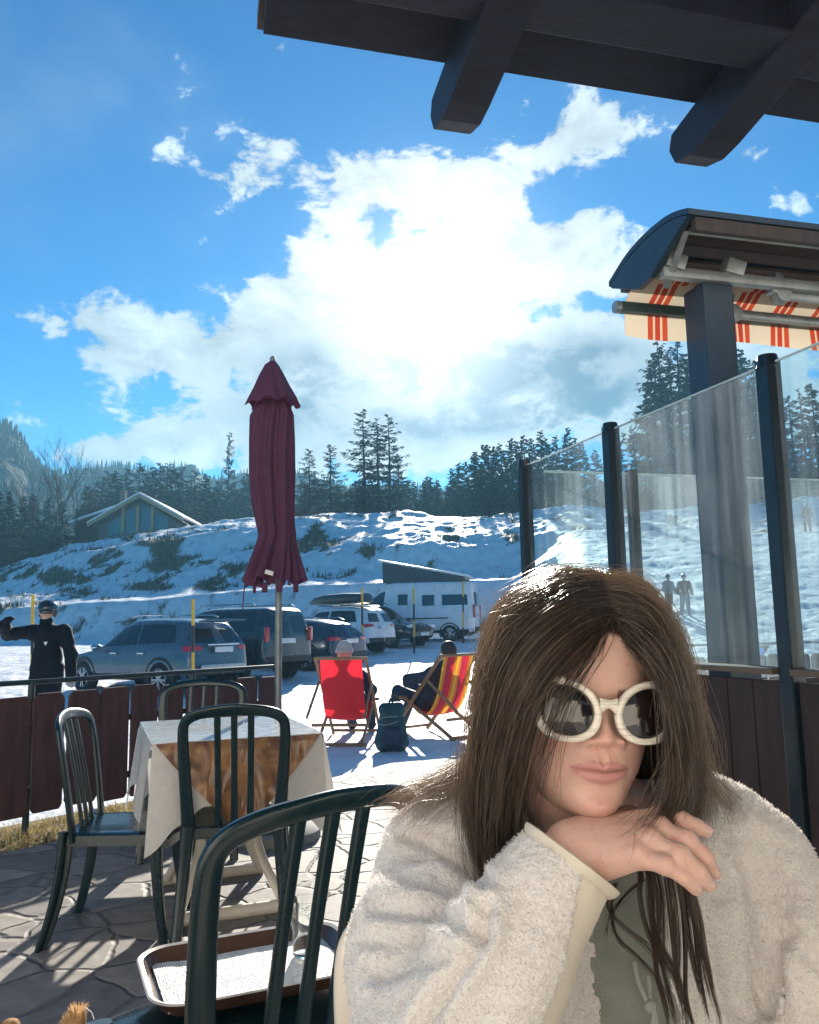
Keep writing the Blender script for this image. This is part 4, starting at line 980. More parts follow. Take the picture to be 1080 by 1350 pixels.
# ------------------------------------------------------------------ tray, paper and glass on the front chair
tc_ = gnd(333, 1264, .487); tr_rz = R(24)
tray_m = pm('brown_tray', (.085, .045, .03), rough=.35, bump=.05, coat=.3)
t = thing('serving_tray', 'brown oblong serving tray with a pale worn rim on the front chair seat', 'tray', (tc_[0], tc_[1], .452), tr_rz)
def rrect(w, h, r, n=8):
    out_ = []
    for cx_, cy_, a0 in ((w - r, h - r, 0), (-w + r, h - r, PI / 2), (-w + r, -h + r, PI), (w - r, -h + r, 1.5 * PI)):
        for k in range(n + 1): a_ = a0 + PI / 2 * k / n; out_.append((cx_ + r * math.cos(a_), cy_ + r * math.sin(a_)))
    return np.array(out_)
def ringstack(levels):
    return np.array([np.column_stack([rrect(w, h, r), np.full(36, z)]) for w, h, r, z in levels])
g = ringstack([(.195, .135, .05, .0), (.20, .14, .055, .004), (.222, .160, .07, .034), (.226, .164, .072, .034), (.206, .144, .06, .006)])
mb = MB().grid(g, wrap_v=True); mb.add(g[0], [tuple(range(35, -1, -1))]); gi = np.column_stack([rrect(.206, .144, .06), np.full(36, .006)]); mb.add(gi, [tuple(range(36))])
mb.build('base', tray_m, t, angle=50)
gr = ringstack([(.220, .158, .07, .0345), (.228, .166, .074, .0375), (.232, .170, .076, .035), (.227, .165, .074, .033)])
MB().grid(gr, wrap_v=True).build('rim', pm('pale_rim', (.62, .57, .5), rough=.35, bump=0), t)
m, nt2, b2, out2 = newmat('embossed_paper'); L2 = nt2.links.new
tcs = nd(nt2, 'ShaderNodeTexCoord'); br_ = nd(nt2, 'ShaderNodeTexBrick'); br_.inputs['Scale'].default_value = 55; br_.inputs['Mortar Size'].default_value = .03; L2(tcs.outputs['Object'], br_.inputs['Vector'])
vo = nd(nt2, 'ShaderNodeTexVoronoi', feature='DISTANCE_TO_EDGE', distance='MANHATTAN') if False else nd(nt2, 'ShaderNodeTexVoronoi', distance='CHEBYCHEV'); vo.inputs['Scale'].default_value = 45; L2(tcs.outputs['Object'], vo.inputs['Vector'])
wv2 = nd(nt2, 'ShaderNodeMath', operation='SINE'); mm_ = nd(nt2, 'ShaderNodeMath', operation='MULTIPLY'); L2(vo.outputs['Distance'], mm_.inputs[0]); mm_.inputs[1].default_value = 26; L2(mm_.outputs[0], wv2.inputs[0])
bp = nd(nt2, 'ShaderNodeBump'); bp.inputs['Strength'].default_value = .8; bp.inputs['Distance'].default_value = .0012; L2(wv2.outputs[0], bp.inputs['Height']); L2(bp.outputs[0], b2.inputs['Normal'])
b2.inputs['Base Color'].default_value = (.72, .69, .63, 1); b2.inputs['Roughness'].default_value = .6
paper_m = m
t = thing('tray_paper', 'white embossed paper mat lying in the brown tray', 'place mat', (tc_[0], tc_[1], .459), tr_rz)
nn = 22; X_, Y_ = np.meshgrid(np.linspace(-.196, .196, nn), np.linspace(-.13, .13, nn), indexing='ij')
Z_ = .004 * fbm(np.stack([X_ * 14, Y_ * 14, X_ * 0], -1), 3); Z_[X_ < -.15] += .002
gp = np.stack([X_, Y_, Z_], -1); MB().grid(gp).grid(gp[::-1] - [0, 0, .0012]).build('sheet', paper_m, t)
m, nt2, b2, out2 = newmat('clear_glass'); b2.inputs['Base Color'].default_value = (.95, .98, .97, 1); b2.inputs['Roughness'].default_value = .02; b2.inputs['Transmission Weight'].default_value = 1; b2.inputs['IOR'].default_value = 1.45
tcs = nd(nt2, 'ShaderNodeTexCoord'); nn_ = nd(nt2, 'ShaderNodeTexNoise'); nn_.inputs['Scale'].default_value = 40; nt2.links.new(tcs.outputs['Object'], nn_.inputs['Vector']); bp = nd(nt2, 'ShaderNodeBump'); bp.inputs['Strength'].default_value = .05; nt2.links.new(nn_.outputs['Fac'], bp.inputs['Height']); nt2.links.new(bp.outputs[0], b2.inputs['Normal'])
clear_m = m
gl_p = gnd(404, 1258, .465)
t = thing('water_glass', 'clear tumbler standing on the paper mat in the tray', 'glass', (gl_p[0], gl_p[1] - .0, .4645))
MB().lathe([(.028, 0), (.031, .004), (.036, .12), (.0345, .12), (.0295, .010), (.001, .010)], 28, cap=True).build('tumbler', clear_m, t)

# ------------------------------------------------------------------ table with cloths
TA = R(21); te = np.array([math.cos(TA), math.sin(TA), 0]); tq = np.array([-math.sin(TA), math.cos(TA), 0])
fl = gnd(201, 981, .75); TW, TD = .70, .86
tcen = fl + te * TW / 2 + tq * TD / 2
t = thing('plastic_table', 'white plastic garden table under the draped cloth', 'table', (tcen[0], tcen[1], 0), TA)
MB().box((0, 0, .725), (TW - .02, TD - .02, .03)).build('table_top', resin_w, t, bevel=.01)
for sx in (-1, 1):
    for sy in (-1, 1):
        pp = smooth_path([(sx * .10, sy * .12, .70), (sx * .16, sy * .2, .50), (sx * .12, sy * .16, .28), (sx * .22, sy * .28, .03)], 14)
        MB().tube(pp, np.linspace(.030, .022, 14), 10, ry=np.linspace(.02, .018, 14)).build('leg', resin_w, t)
MB().tube([(-.24, -.30, .025), (.24, -.30, .025)], .028, 12).build('foot', resin_w, t)
MB().tube([(-.24, .30, .025), (.24, .30, .025)], .028, 12).build('foot', resin_w, t)
def skirt(side, s, dr, off=0.0):
    """point on the hanging cloth: side 0 front(-q) 1 right 2 back 3 left; s 0..1 along it; dr metres below the top"""
    hw, hd = TW / 2, TD / 2
    c = [np.array([-hw, -hd]), np.array([hw, -hd]), np.array([hw, hd]), np.array([-hw, hd])]
    a_, b_ = c[side], c[(side + 1) % 4]; p = a_ + (b_ - a_) * s; nrm = np.array([(0, -1), (1, 0), (0, 1), (-1, 0)][side], float)
    cr = abs(2 * s - 1) ** 6
    fl_ = .012 + .10 * dr + .05 * dr * math.sin(s * 11 + side * 2.1) + .03 * dr * math.sin(s * 23 + side)
    cn = np.array([np.sign(p[0]), np.sign(p[1])]) * cr * .06 * dr
    q = p + nrm * (fl_ * (1 - .3 * cr) + off) + cn
    if dr < .012: q = p + nrm * (off + .012 * dr / .012)
    return np.array([q[0], q[1], .748 - dr])
cloth_m = pm('white_cloth', (.74, .72, .68), rough=.75, var=.05, scale=30, bump=.35, bscale=90, bdist=.003, translucent=.25)
m, nt2, b2, out2 = newmat('brown_cloth_under_film'); L2 = nt2.links.new
tcs = nd(nt2, 'ShaderNodeTexCoord'); n1_ = nd(nt2, 'ShaderNodeTexNoise'); n1_.inputs['Scale'].default_value = 9; n1_.inputs['Detail'].default_value = 6; n1_.inputs['Distortion'].default_value = 1.5; L2(tcs.outputs['Object'], n1_.inputs['Vector'])
rr_ = nd(nt2, 'ShaderNodeValToRGB'); e = rr_.color_ramp.elements; e[0].position = .35; e[0].color = (.16, .065, .03, 1); e[1].position = .65; e[1].color = (.46, .22, .075, 1); L2(n1_.outputs['Fac'], rr_.inputs[0]); L2(rr_.outputs[0], b2.inputs['Base Color'])
b2.inputs['Roughness'].default_value = .5; b2.inputs['Coat Weight'].default_value = 1; b2.inputs['Coat Roughness'].default_value = .12
n2_ = nd(nt2, 'ShaderNodeTexVoronoi', feature='SMOOTH_F1'); n2_.inputs['Scale'].default_value = 16; mpx = nd(nt2, 'ShaderNodeMapping'); mpx.inputs['Scale'].default_value = (1, 1, .4); L2(tcs.outputs['Object'], mpx.inputs['Vector']); L2(mpx.outputs[0], n2_.inputs['Vector'])
bp = nd(nt2, 'ShaderNodeBump'); bp.inputs['Strength'].default_value = .7; bp.inputs['Distance'].default_value = .03; L2(n2_.outputs['Distance'], bp.inputs['Height']); L2(bp.outputs[0], b2.inputs['Coat Normal'])
brown_m = m
t = thing('tablecloth', 'white cloth hanging in points round the plastic table', 'tablecloth', (tcen[0], tcen[1], 0), TA)
mb = MB()
for side in range(4):
    S = np.linspace(0, 1, 42); g = []
    for f in np.linspace(0, 1, 14):
        g.append([skirt(side, s, f * (.23 + .19 * abs(2 * s - 1) ** 2.2 + .008 * math.sin(s * 40))) for s in S])
    mb.grid(np.array(g))
mb.prism([(-TW / 2, -TD / 2), (TW / 2, -TD / 2), (TW / 2, TD / 2), (-TW / 2, TD / 2)], (0, 0, .742), (1, 0, 0), (0, 1, 0), (0, 0, .006))
mb.build('cloth', cloth_m, t, angle=60)
t = thing('overlay_cloth', 'brown patterned overlay under clear plastic whose corner hangs over the table front', 'tablecloth', (tcen[0], tcen[1], 0), TA)
for side in (0, 1, 2):
    g = []
    for f in np.linspace(0, 1, 14):
        g.append([skirt(side, .02 + .96 * s, f * max(.004, .37 * (1 - abs(2 * s - 1)) ** .92), .007) for s in np.linspace(0, 1, 41)])
    MB().grid(np.array(g)).build('hanging_corner', brown_m, t, angle=60)
film_m = pm('glare_white_film', (.74, .73, .70), rough=.22, var=.04, scale=20, bump=.5, bscale=28, bdist=.004, coat=.8)  # clear film coloured white, sky glare put into its colour
MB().prism(rrect(TW / 2 + .006, TD / 2 + .006, .02), (0, 0, .7495), (1, 0, 0), (0, 1, 0), (0, 0, .003)).build('plastic_top', film_m, t, angle=30)

# ------------------------------------------------------------------ closed parasol
UY = 4.98; up_ = at(367, 900, UY); ub = np.array([up_[0], UY, 0])
ztop = at(357, 474, UY)[2]; pxm = UY / FPX
def uz(v): return at(367, v, UY)[2]
t = thing('closed_parasol', 'closed maroon parasol on a grey pole behind the table', 'parasol', (ub[0], UY, 0))
pole_m = pm('pole_grey', (.20, .22, .23), rough=.4, metal=.5)
MB().tube([(0, 0, .04), (0, 0, ztop - .12)], .021, 14).build('pole', pole_m, t)
MB().lathe([(.25, 0), (.25, .05), (.20, .075), (.04, .08), (.034, .30)], 32).build('base', pm('concrete', (.28, .27, .25), rough=.85, bump=.4), t)
fab = pm('maroon_fabric', (.100, .030, .070), rough=.8, var=.12, scale=9, bump=.3, bscale=300, bdist=.001, translucent=.12)
# measured silhouette: picture row, left and right column
sil = [(530, 340, 378), (548, 330, 386), (580, 329, 387), (620, 329, 387), (660, 332, 386), (690, 338, 386), (703, 341, 388), (715, 338, 388), (735, 330, 393), (755, 324, 398), (768, 321, 401)]
zz = np.array([uz(s[0]) for s in sil]); rr_l = np.array([(s[2] - s[1]) / 2 * pxm for s in sil]); cc = np.array([((s[1] + s[2]) / 2 - 367) * pxm for s in sil])
nz_, na = 70, 200; vz = np.linspace(0, 1, nz_); zi = zz[0] + (zz[-1] - zz[0]) * vz
order = np.argsort(zz)
g = []
for k, z in enumerate(zi):
    r0 = np.interp(z, zz[order], rr_l[order]); c0_ = np.interp(z, zz[order], cc[order]); a_ = np.arange(na) * 2 * PI / na; f = k / (nz_ - 1)
    tw = a_ + .5 * f + .12 * math.sin(f * 7)
    fold = .10 * np.sin(8 * tw) + .075 * np.sin(19 * tw + 1.3) + .05 * np.sin(11 * tw + 3 * f + 2)
    fold = fold * (1.0 + .6 * max(0, f - .75) * 4)
    rad = r0 * (.93 + fold * .85)
    sc = (0.02 * np.sin(8 * tw) - .012 * np.sin(16 * tw)) * max(0, (f - .9) * 10)
    g.append(np.stack([c0_ + rad * np.cos(a_), rad * .92 * np.sin(a_), z + sc], 1))
can = MB().grid(np.array(g), wrap_v=True).build('canopy', fab, t, angle=70)
g = []
for v, l, r_ in ((476, 354, 361), (482, 346, 366), (495, 339, 373), (510, 333, 380), (525, 326, 388), (533, 323, 391)):
    a_ = np.arange(96) * 2 * PI / 96; r0 = (r_ - l) / 2 * pxm; f = (v - 476) / 57
    rad = r0 * (1 + .10 * f * np.sin(8 * a_) + .04 * f * np.sin(13 * a_)); c0_ = ((l + r_) / 2 - 367) * pxm
    g.append(np.stack([c0_ + rad * np.cos(a_), rad * np.sin(a_), uz(v) + .018 * f * np.cos(8 * a_ + .6)], 1))
MB().grid(np.array(g), wrap_v=True).build('vent_cap', fab, t, angle=70)
MB().sphere(((357 - 367) * pxm, 0, uz(474)), (.018, .018, .024), 12, 8).build('finial', pole_m, t)
z_b = zz[-1]
MB().tube(smooth_path([(-.19, -.05, z_b + .02), (-.20, -.06, z_b - .07), (-.205, -.05, z_b - .16)], 8), .010, 6, ry=np.full(8, .003)).build('strap', fab, t)
for a_ in (3.6, 4.3, 4.9, 5.6):
    MB().box((.15 * math.cos(a_) + .0, .15 * math.sin(a_), z_b - .035), (.035, .012, .06), rotm(0, 0, a_ + PI / 2)).build('rib_pocket', fab, t, bevel=.004)
MB().box((-.03, -.165, z_b + .05), (.05, .004, .025), rotm(.1, .3, 0)).build('label_tag', pm('tag_white', (.7, .7, .68), rough=.7), t)

# ------------------------------------------------------------------ deckchairs
dwood = pm('deckchair_wood', (.30, .17, .085), rough=.55, scale=6, stretch=(1, 1, 5))
def striped(name, cols, width):
    m, nt2, b2, out2 = newmat(name); L2 = nt2.links.new
    tcs = nd(nt2, 'ShaderNodeTexCoord'); s3 = nd(nt2, 'ShaderNodeSeparateXYZ'); L2(tcs.outputs['Object'], s3.inputs[0])
    md = nd(nt2, 'ShaderNodeMath', operation='MODULO'); ad = nd(nt2, 'ShaderNodeMath', operation='ADD'); ad.inputs[1].default_value = 10; L2(s3.outputs['X'], ad.inputs[0]); L2(ad.outputs[0], md.inputs[0]); md.inputs[1].default_value = width
    dv = nd(nt2, 'ShaderNodeMath', operation='DIVIDE'); L2(md.outputs[0], dv.inputs[0]); dv.inputs[1].default_value = width
    rp = nd(nt2, 'ShaderNodeValToRGB'); rp.color_ramp.interpolation = 'CONSTANT'; e = rp.color_ramp.elements
    e[0].position = 0; e[0].color = (*cols[0][1], 1); e[1].position = cols[1][0]; e[1].color = (*cols[1][1], 1)
    for p_, c_ in cols[2:]: x_ = e.new(p_); x_.color = (*c_, 1)
    L2(dv.outputs[0], rp.inputs[0]); L2(rp.outputs[0], b2.inputs['Base Color']); b2.inputs['Roughness'].default_value = .8
    nb = nd(nt2, 'ShaderNodeTexNoise'); nb.inputs['Scale'].default_value = 160; L2(tcs.outputs['Object'], nb.inputs['Vector']); bp = nd(nt2, 'ShaderNodeBump'); bp.inputs['Strength'].default_value = .2; bp.inputs['Distance'].default_value = .001; L2(nb.outputs['Fac'], bp.inputs['Height']); L2(bp.outputs[0], b2.inputs['Normal'])
    tl = nd(nt2, 'ShaderNodeBsdfTranslucent'); L2(rp.outputs[0], tl.inputs['Color']); ms = nd(nt2, 'ShaderNodeMixShader'); ms.inputs[0].default_value = .32; L2(b2.outputs[0], ms.inputs[1]); L2(tl.outputs[0], ms.inputs[2]); L2(ms.outputs[0], out2.inputs['Surface'])
    return m
red_c = striped('red_canvas', [(0, (.78, .025, .04)), (.5, (.78, .025, .045))], .3)
str_c = striped('striped_canvas', [(0, (.72, .03, .05)), (.28, (.80, .22, .03)), (.46, (.85, .50, .05)), (.62, (.80, .22, .03)), (.78, (.55, .03, .08))], .235)
blue_c = striped('blue_canvas', [(0, (.02, .18, .55)), (.5, (.02, .20, .60))], .3)
def deckchair(label, cloth, loc, rz, w=.60):
    t = thing('deckchair', label, 'deckchair', loc, rz, 'folding deckchairs on the snow')
    for s in (-1, 1):
        MB().bar((s * w / 2, .62, 0), (s * w / 2, -.36, .99), .028, .045).build('back_leg_rail', dwood, t, bevel=.006)
        MB().bar((s * (w / 2 - .04), -.52, 0), (s * (w / 2 - .04), .42, .46), .026, .042).build('seat_rail', dwood, t, bevel=.006)
        MB().bar((s * (w / 2 + .03), -.66, .34), (s * (w / 2 + .02), -.1, .70), .022, .034).build('prop', dwood, t, bevel=.005)
    for p_ in ((-.36, .985), (.62, .05), (-.50, .03), (.42, .455), (-.46, .24)):
        MB().tube([(-w / 2 - .02, p_[0], p_[1]), (w / 2 + .02, p_[0], p_[1])], .019, 10).build('crossbar', dwood, t)
    path = smooth_path([(-.36, 1.0), (-.30, .80), (-.20, .50), (-.05, .30), (.14, .27), (.42, .47)], 26); g = []
    for y, z in path:
        sag = .02
        g.append([(x, y + .0, z - sag * (1 - (2 * x / (w - .10)) ** 2)) for x in np.linspace(-(w - .10) / 2, (w - .10) / 2, 16)])
    MB().grid(np.array(g)).build('sling', cloth, t, angle=80)
    return t
DC1 = gnd(458, 976, -.13); DC2 = gnd(577, 968, -.13)
deckchair('deckchair with plain red canvas, its back to the viewer', red_c, (DC1[0], DC1[1], -.14), R(-7))
deckchair('deckchair with red and orange striped canvas', str_c, (DC2[0] + .05, DC2[1], -.14), R(40))
deckchair('blue deckchair half hidden behind the far board fence', blue_c, (5.3, 13.6, -.2), R(20))

# ------------------------------------------------------------------ glass windbreak
P1, P2, P3 = np.array([.665, 4.64, 0]), np.array([.955, 3.79, 0]), np.array([1.285, 2.83, 0]); P4 = P3 * 2 - P2
iron2 = pm('dark_blue_steel', (.014, .026, .036), rough=.35, metal=.3, coat=.2)
panel_m = pm('dark_panel_wood', (.045, .022, .016), rough=.5, scale=4, stretch=(5, 5, 1), var=.3, bump=.3, bscale=25, bdist=.003)
cap_m = pm('cap_board', (.16, .11, .075), rough=.5, scale=6)
m, nt2, b2, out2 = newmat('windbreak_glass'); L2 = nt2.links.new
tb = nd(nt2, 'ShaderNodeBsdfTransparent'); tb.inputs['Color'].default_value = (.88, .95, .96, 1); gb = nd(nt2, 'ShaderNodeBsdfGlossy'); gb.inputs['Roughness'].default_value = .02
fr = nd(nt2, 'ShaderNodeFresnel'); fr.inputs['IOR'].default_value = 1.25
gm = nd(nt2, 'ShaderNodeNewGeometry'); ib = nd(nt2, 'ShaderNodeMath', operation='SUBTRACT'); ib.inputs[0].default_value = 1.0; L2(gm.outputs['Backfacing'], ib.inputs[1]); fm = nd(nt2, 'ShaderNodeMath', operation='MULTIPLY'); L2(fr.outputs[0], fm.inputs[0]); L2(ib.outputs[0], fm.inputs[1])
m1 = nd(nt2, 'ShaderNodeMixShader'); L2(fm.outputs[0], m1.inputs[0]); L2(tb.outputs[0], m1.inputs[1]); L2(gb.outputs[0], m1.inputs[2])
# dried water runs and dust on the pane
tcs = nd(nt2, 'ShaderNodeTexCoord'); mpx = nd(nt2, 'ShaderNodeMapping'); mpx.inputs['Scale'].default_value = (26, 26, .9); L2(tcs.outputs['Object'], mpx.inputs['Vector'])
ng = nd(nt2, 'ShaderNodeTexNoise'); ng.inputs['Scale'].default_value = 1.0; ng.inputs['Detail'].default_value = 5; L2(mpx.outputs[0], ng.inputs['Vector'])
ng2 = nd(nt2, 'ShaderNodeTexNoise'); ng2.inputs['Scale'].default_value = 2.2; ng2.inputs['Detail'].default_value = 5; L2(tcs.outputs['Object'], ng2.inputs['Vector'])
ml = nd(nt2, 'ShaderNodeMath', operation='MULTIPLY'); L2(ng.outputs['Fac'], ml.inputs[0]); L2(ng2.outputs['Fac'], ml.inputs[1])
mr = nd(nt2, 'ShaderNodeMapRange'); mr.inputs['From Min'].default_value = .16; mr.inputs['From Max'].default_value = .42; mr.inputs['To Min'].default_value = .02; mr.inputs['To Max'].default_value = .20; L2(ml.outputs[0], mr.inputs['Value'])
dd_ = nd(nt2, 'ShaderNodeBsdfTranslucent'); dd_.inputs['Color'].default_value = (.8, .83, .85, 1); df_ = nd(nt2, 'ShaderNodeBsdfDiffuse'); df_.inputs['Color'].default_value = (.8, .83, .85, 1)
md_ = nd(nt2, 'ShaderNodeMixShader'); md_.inputs[0].default_value = .5; L2(dd_.outputs[0], md_.inputs[1]); L2(df_.outputs[0], md_.inputs[2])
m2_ = nd(nt2, 'ShaderNodeMixShader'); L2(mr.outputs[0], m2_.inputs[0]); L2(m1.outputs[0], m2_.inputs[1]); L2(md_.outputs[0], m2_.inputs[2]); L2(m2_.outputs[0], out2.inputs['Surface'])
pane_m = m
edge_m = pm('glass_edge', (.55, .68, .68), rough=.2, bump=0)
ZT = at(1020, 474, 2.83)[2]; BASE = at(1045, 886, 2.80)[2]
t = thing('glass_windbreak', 'glass windbreak with dark steel posts on a dark panelled base, right of the woman', 'windbreak', tuple(P3), world=True)
PS = [P1, P2, P3, P4]
wd_ = unit(P1 - P3); wn_ = np.array([wd_[1], -wd_[0], 0])
for p in PS:
    MB().bar(p + ZV * BASE * 0, p + ZV * (ZT), .062, .062, up=wd_).build('post', iron2, t, smooth=False, bevel=.006)
    MB().tube([p + ZV * (ZT - .03), p + ZV * (ZT + .014)], [.040, .034], 12).build('post_cap', iron2, t)
for a_, b_ in zip(PS[:-1], PS[1:]):
    d = unit(b_ - a_); A2, B2 = a_ + d * .04, b_ - d * .04
    MB().bar(A2 + ZV * ((BASE + .012 + ZT - .02) / 2), B2 + ZV * ((BASE + .012 + ZT - .02) / 2), .008, ZT - BASE - .04).build('glass_pane', pane_m, t, smooth=False)
    MB().bar(A2 + ZV * (ZT - .018), B2 + ZV * (ZT - .018), .009, .006).build('pane_edge', edge_m, t, smooth=False)
    MB().bar(A2 + ZV * BASE, B2 + ZV * BASE, .10, .022).build('cap_rail', cap_m, t, smooth=False, bevel=.004)
    nbd = 7
    for k in range(nbd):
        s0, s1 = A2 + (B2 - A2) * (k / nbd) + d * .003, A2 + (B2 - A2) * ((k + 1) / nbd) - d * .003
        MB().bar(s0 + ZV * (BASE / 2 - .01), s1 + ZV * (BASE / 2 - .01), .035, BASE - .05).build('base_board', panel_m, t, smooth=False, bevel=.003)
t = thing('glass_windbreak', 'second glass windbreak crossing behind the first, framed by pale edges', 'windbreak', tuple(P1), world=True)
K = [.09, .68, 1.64, 2.6]
ZB = .86
for k in K[1:]:
    p = P1 + EX * k; MB().bar(p, p + ZV * (ZT - .02), .055, .055, up=EX).build('post', iron2, t, smooth=False, bevel=.005)
for a_, b_ in zip(K[:-1], K[1:]):
    A2, B2 = P1 + EX * (a_ + .03), P1 + EX * (b_ - .03)
    MB().bar(A2 + ZV * ((ZB + ZT - .05) / 2), B2 + ZV * ((ZB + ZT - .05) / 2), .008, ZT - .05 - ZB).build('glass_pane', pane_m, t, smooth=False)
    MB().bar(A2 + ZV * (ZT - .045), B2 + ZV * (ZT - .045), .012, .012).build('pane_edge', edge_m, t, smooth=False)
    MB().bar(A2 + ZV * (ZB / 2), B2 + ZV * (ZB / 2), .035, ZB - .02).build('base_board', panel_m, t, smooth=False)

# ------------------------------------------------------------------ hooded awning on a timber post
navy = pm('navy_paint', (.022, .045, .075), rough=.45, scale=4, stretch=(4, 4, 1), var=.2, bump=.2, bscale=20)
timb = pm('dark_timber', (.055, .04, .032), rough=.6, scale=5, stretch=(4, 4, 1), var=.3, bump=.35, bscale=18)
H0 = np.array([1.25, 3.40, 0])
def H(a_, s, z): return H0 + EX * a_ + QV * s + ZV * z
prof = [(0, 3.005), (.10, 3.04), (.22, 3.06), (.40, 3.06), (.56, 3.035), (.73, 2.975)]
t = thing('awning_hood', 'curved dark wooden hood over the striped awning', 'hood roof', tuple(H0 + ZV * 3), world=True)
pr = smooth_path(prof, 24); lo = pr - np.array([0, .028])
mb = MB(); g = np.array([[H(a_, s, z) for s, z in np.vstack([pr, lo[::-1]])] for a_ in (0, 3.2)])
mb.grid(g, wrap_v=True); mb.add(g[0], [tuple(range(48))]); mb.add(g[1], [tuple(range(47, -1, -1))]); mb.build('roof_sheet', navy, t, smooth=False)
endp = [(0.005, 2.975), (.10, 3.01), (.22, 3.03), (.40, 3.03), (.56, 3.005), (.725, 2.948), (.70, 2.925), (.46, 2.82), (.34, 2.83), (.13, 2.93), (.06, 2.955)]
MB().prism(endp, H(.002, 0, 0), QV, ZV, EX * .03).build('end_board', navy, t, smooth=False)
MB().bar(H(.035, .02, 2.94), H(3.2, .02, 2.94), .03, .06).build('fascia', timb, t, smooth=False)
MB().bar(H(.035, .66, 2.92), H(3.2, .66, 2.92), .03, .05).build('fascia', timb, t, smooth=False)
for s in (.14, .27, .40, .53): MB().bar(H(.035, s, 3.005 + .02 * (s < .5)), H(3.2, s, 3.005 + .02 * (s < .5)), .11, .016).build('soffit_board', timb, t, smooth=False)
MB().bar(H(.10, .12, 2.985), H(1.1, .12, 2.985), .09, .03).build('light_batten', pm('batten_grey', (.45, .5, .5), rough=.4), t, smooth=False, bevel=.008)
pst = at(937, 440, 3.86)
t = thing('timber_post', 'square dark timber post holding up the awning hood', 'post', (pst[0], 3.86, 0), MB_RZ)
MB().box((0, 0, 1.41), (.165, .165, 2.82)).build('shaft', navy, t, smooth=False, bevel=.008)
MB().box((0, 0, .05), (.20, .20, .10)).build('foot', iron2, t, smooth=False, bevel=.008)
alu = pm('awning_metal', (.34, .37, .37), rough=.4, metal=.5)
awn = striped('awning_canvas', [(0, (.66, .56, .42)), (.44, (.50, .065, .03)), (.56, (.72, .50, .33)), (.61, (.46, .05, .03)), (.73, (.74, .54, .36)), (.78, (.52, .075, .03)), (.90, (.66, .56, .42))], .245)
t = thing('striped_awning', 'cream and red striped awning rolled half out under the hood', 'awning', tuple(H(0, .5, 2.8)), MB_RZ)
def HL(a_, s, z): return np.array([a_, s - .5, z - 2.8])
MB().bar(HL(.04, .30, 2.84), HL(3.2, .30, 2.84), .05, .05).build('torsion_bar', alu, t, bevel=.006)
MB().tube([HL(.06, .44, 2.90), HL(3.2, .44, 2.90)], .045, 14).build('fabric_roll', awn, t)
MB().bar(HL(-.01, .62, 2.79), HL(3.2, .62, 2.79), .055, .055).build('front_bar', pm('bar_green', (.06, .10, .10), rough=.4, metal=.4), t, bevel=.012)
MB().tube([HL(-.035, .62, 2.79), HL(-.008, .62, 2.79)], .032, 12).build('bar_end_cap', alu, t)
g = []
for f in np.linspace(0, 1, 8): g.append([HL(a_, .44 + .18 * f, 2.945 - .128 * f - .01 * math.sin(PI * f)) for a_ in np.linspace(.02, 3.18, 60)])
MB().grid(np.array(g)).build('canvas', awn, t)
g = []
for f in np.linspace(0, 1, 8): g.append([HL(a_, .625 + .012 * f * math.sin(a_ * 9), 2.765 - f * (.118 + .012 * math.sin(a_ * 6.0)) + 0) for a_ in np.linspace(.02, 3.18, 160)])
MB().grid(np.array(g)).build('valance', awn, t)
for k, (a_, s, z) in enumerate(((.72, .33, 2.80), (.56, .50, 2.755))):
    MB().lathe([(.0, -.03), (.042, -.03), (.048, -.015), (.048, .015), (.042, .03), (.02, .034), (.02, .045), (.0, .045)], 20, HL(a_, s, z), 'y').build('elbow_joint', alu, t)
    MB().tube([HL(a_ + .02, s, z), HL(a_ + 1.6, s + .02, z - .005)], .020, 10, ry=[.026, .026]).build('folding_arm', alu, t)
    MB().box(HL(a_ - .03, s - .0, z + .05), (.05, .06, .11), rotm(0, .3, 0)).build('arm_bracket', alu, t, bevel=.008)
for a_ in (.10, .42): MB().box(HL(a_, .28, 2.895), (.10, .07, .07), rotm(.3, .2, 0)).build('wall_bracket', alu, t, bevel=.01)
MB().bar(HL(.05, .10, 2.96), HL(.10, .36, 2.80), .03, .03).build('brace', alu, t, bevel=.005)

# ------------------------------------------------------------------ restaurant building: eaves overhead, unseen wall added behind the camera to bounce sunlight
E0 = np.array([-.388, 2.10, 2.8559])
def efind(u, z=2.856):
    ks = np.linspace(-1, 4, 2000); pp = E0 + np.outer(ks, EX); uu_, _ = px(pp); return ks[np.argmin(np.abs(uu_ - u))]
t = thing('restaurant', 'dark wooden eaves and rafters of the restaurant overhead', 'building', (0, -1.9, 0), world=True)
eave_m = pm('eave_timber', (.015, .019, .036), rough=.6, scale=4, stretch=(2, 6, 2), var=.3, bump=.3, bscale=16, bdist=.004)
def E(k, b, z=0.0): return E0 + EX * k + QV * b + ZV * z
SL = .16  # roof pitch rises toward the wall
nb_ = 9
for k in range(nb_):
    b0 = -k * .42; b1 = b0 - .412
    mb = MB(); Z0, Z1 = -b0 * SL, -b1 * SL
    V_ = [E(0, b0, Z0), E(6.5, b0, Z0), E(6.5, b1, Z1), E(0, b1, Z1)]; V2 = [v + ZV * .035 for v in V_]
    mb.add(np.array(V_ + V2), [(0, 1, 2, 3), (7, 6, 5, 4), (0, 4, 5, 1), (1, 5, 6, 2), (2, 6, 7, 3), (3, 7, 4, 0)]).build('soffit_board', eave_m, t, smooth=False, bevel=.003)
V_ = [E(-.015, .03, .036), E(6.5, .03, .036), E(6.5, -4.0, 4 * SL + .04), E(-.015, -4.0, 4 * SL + .04)]; V2 = [v + ZV * .05 for v in V_]
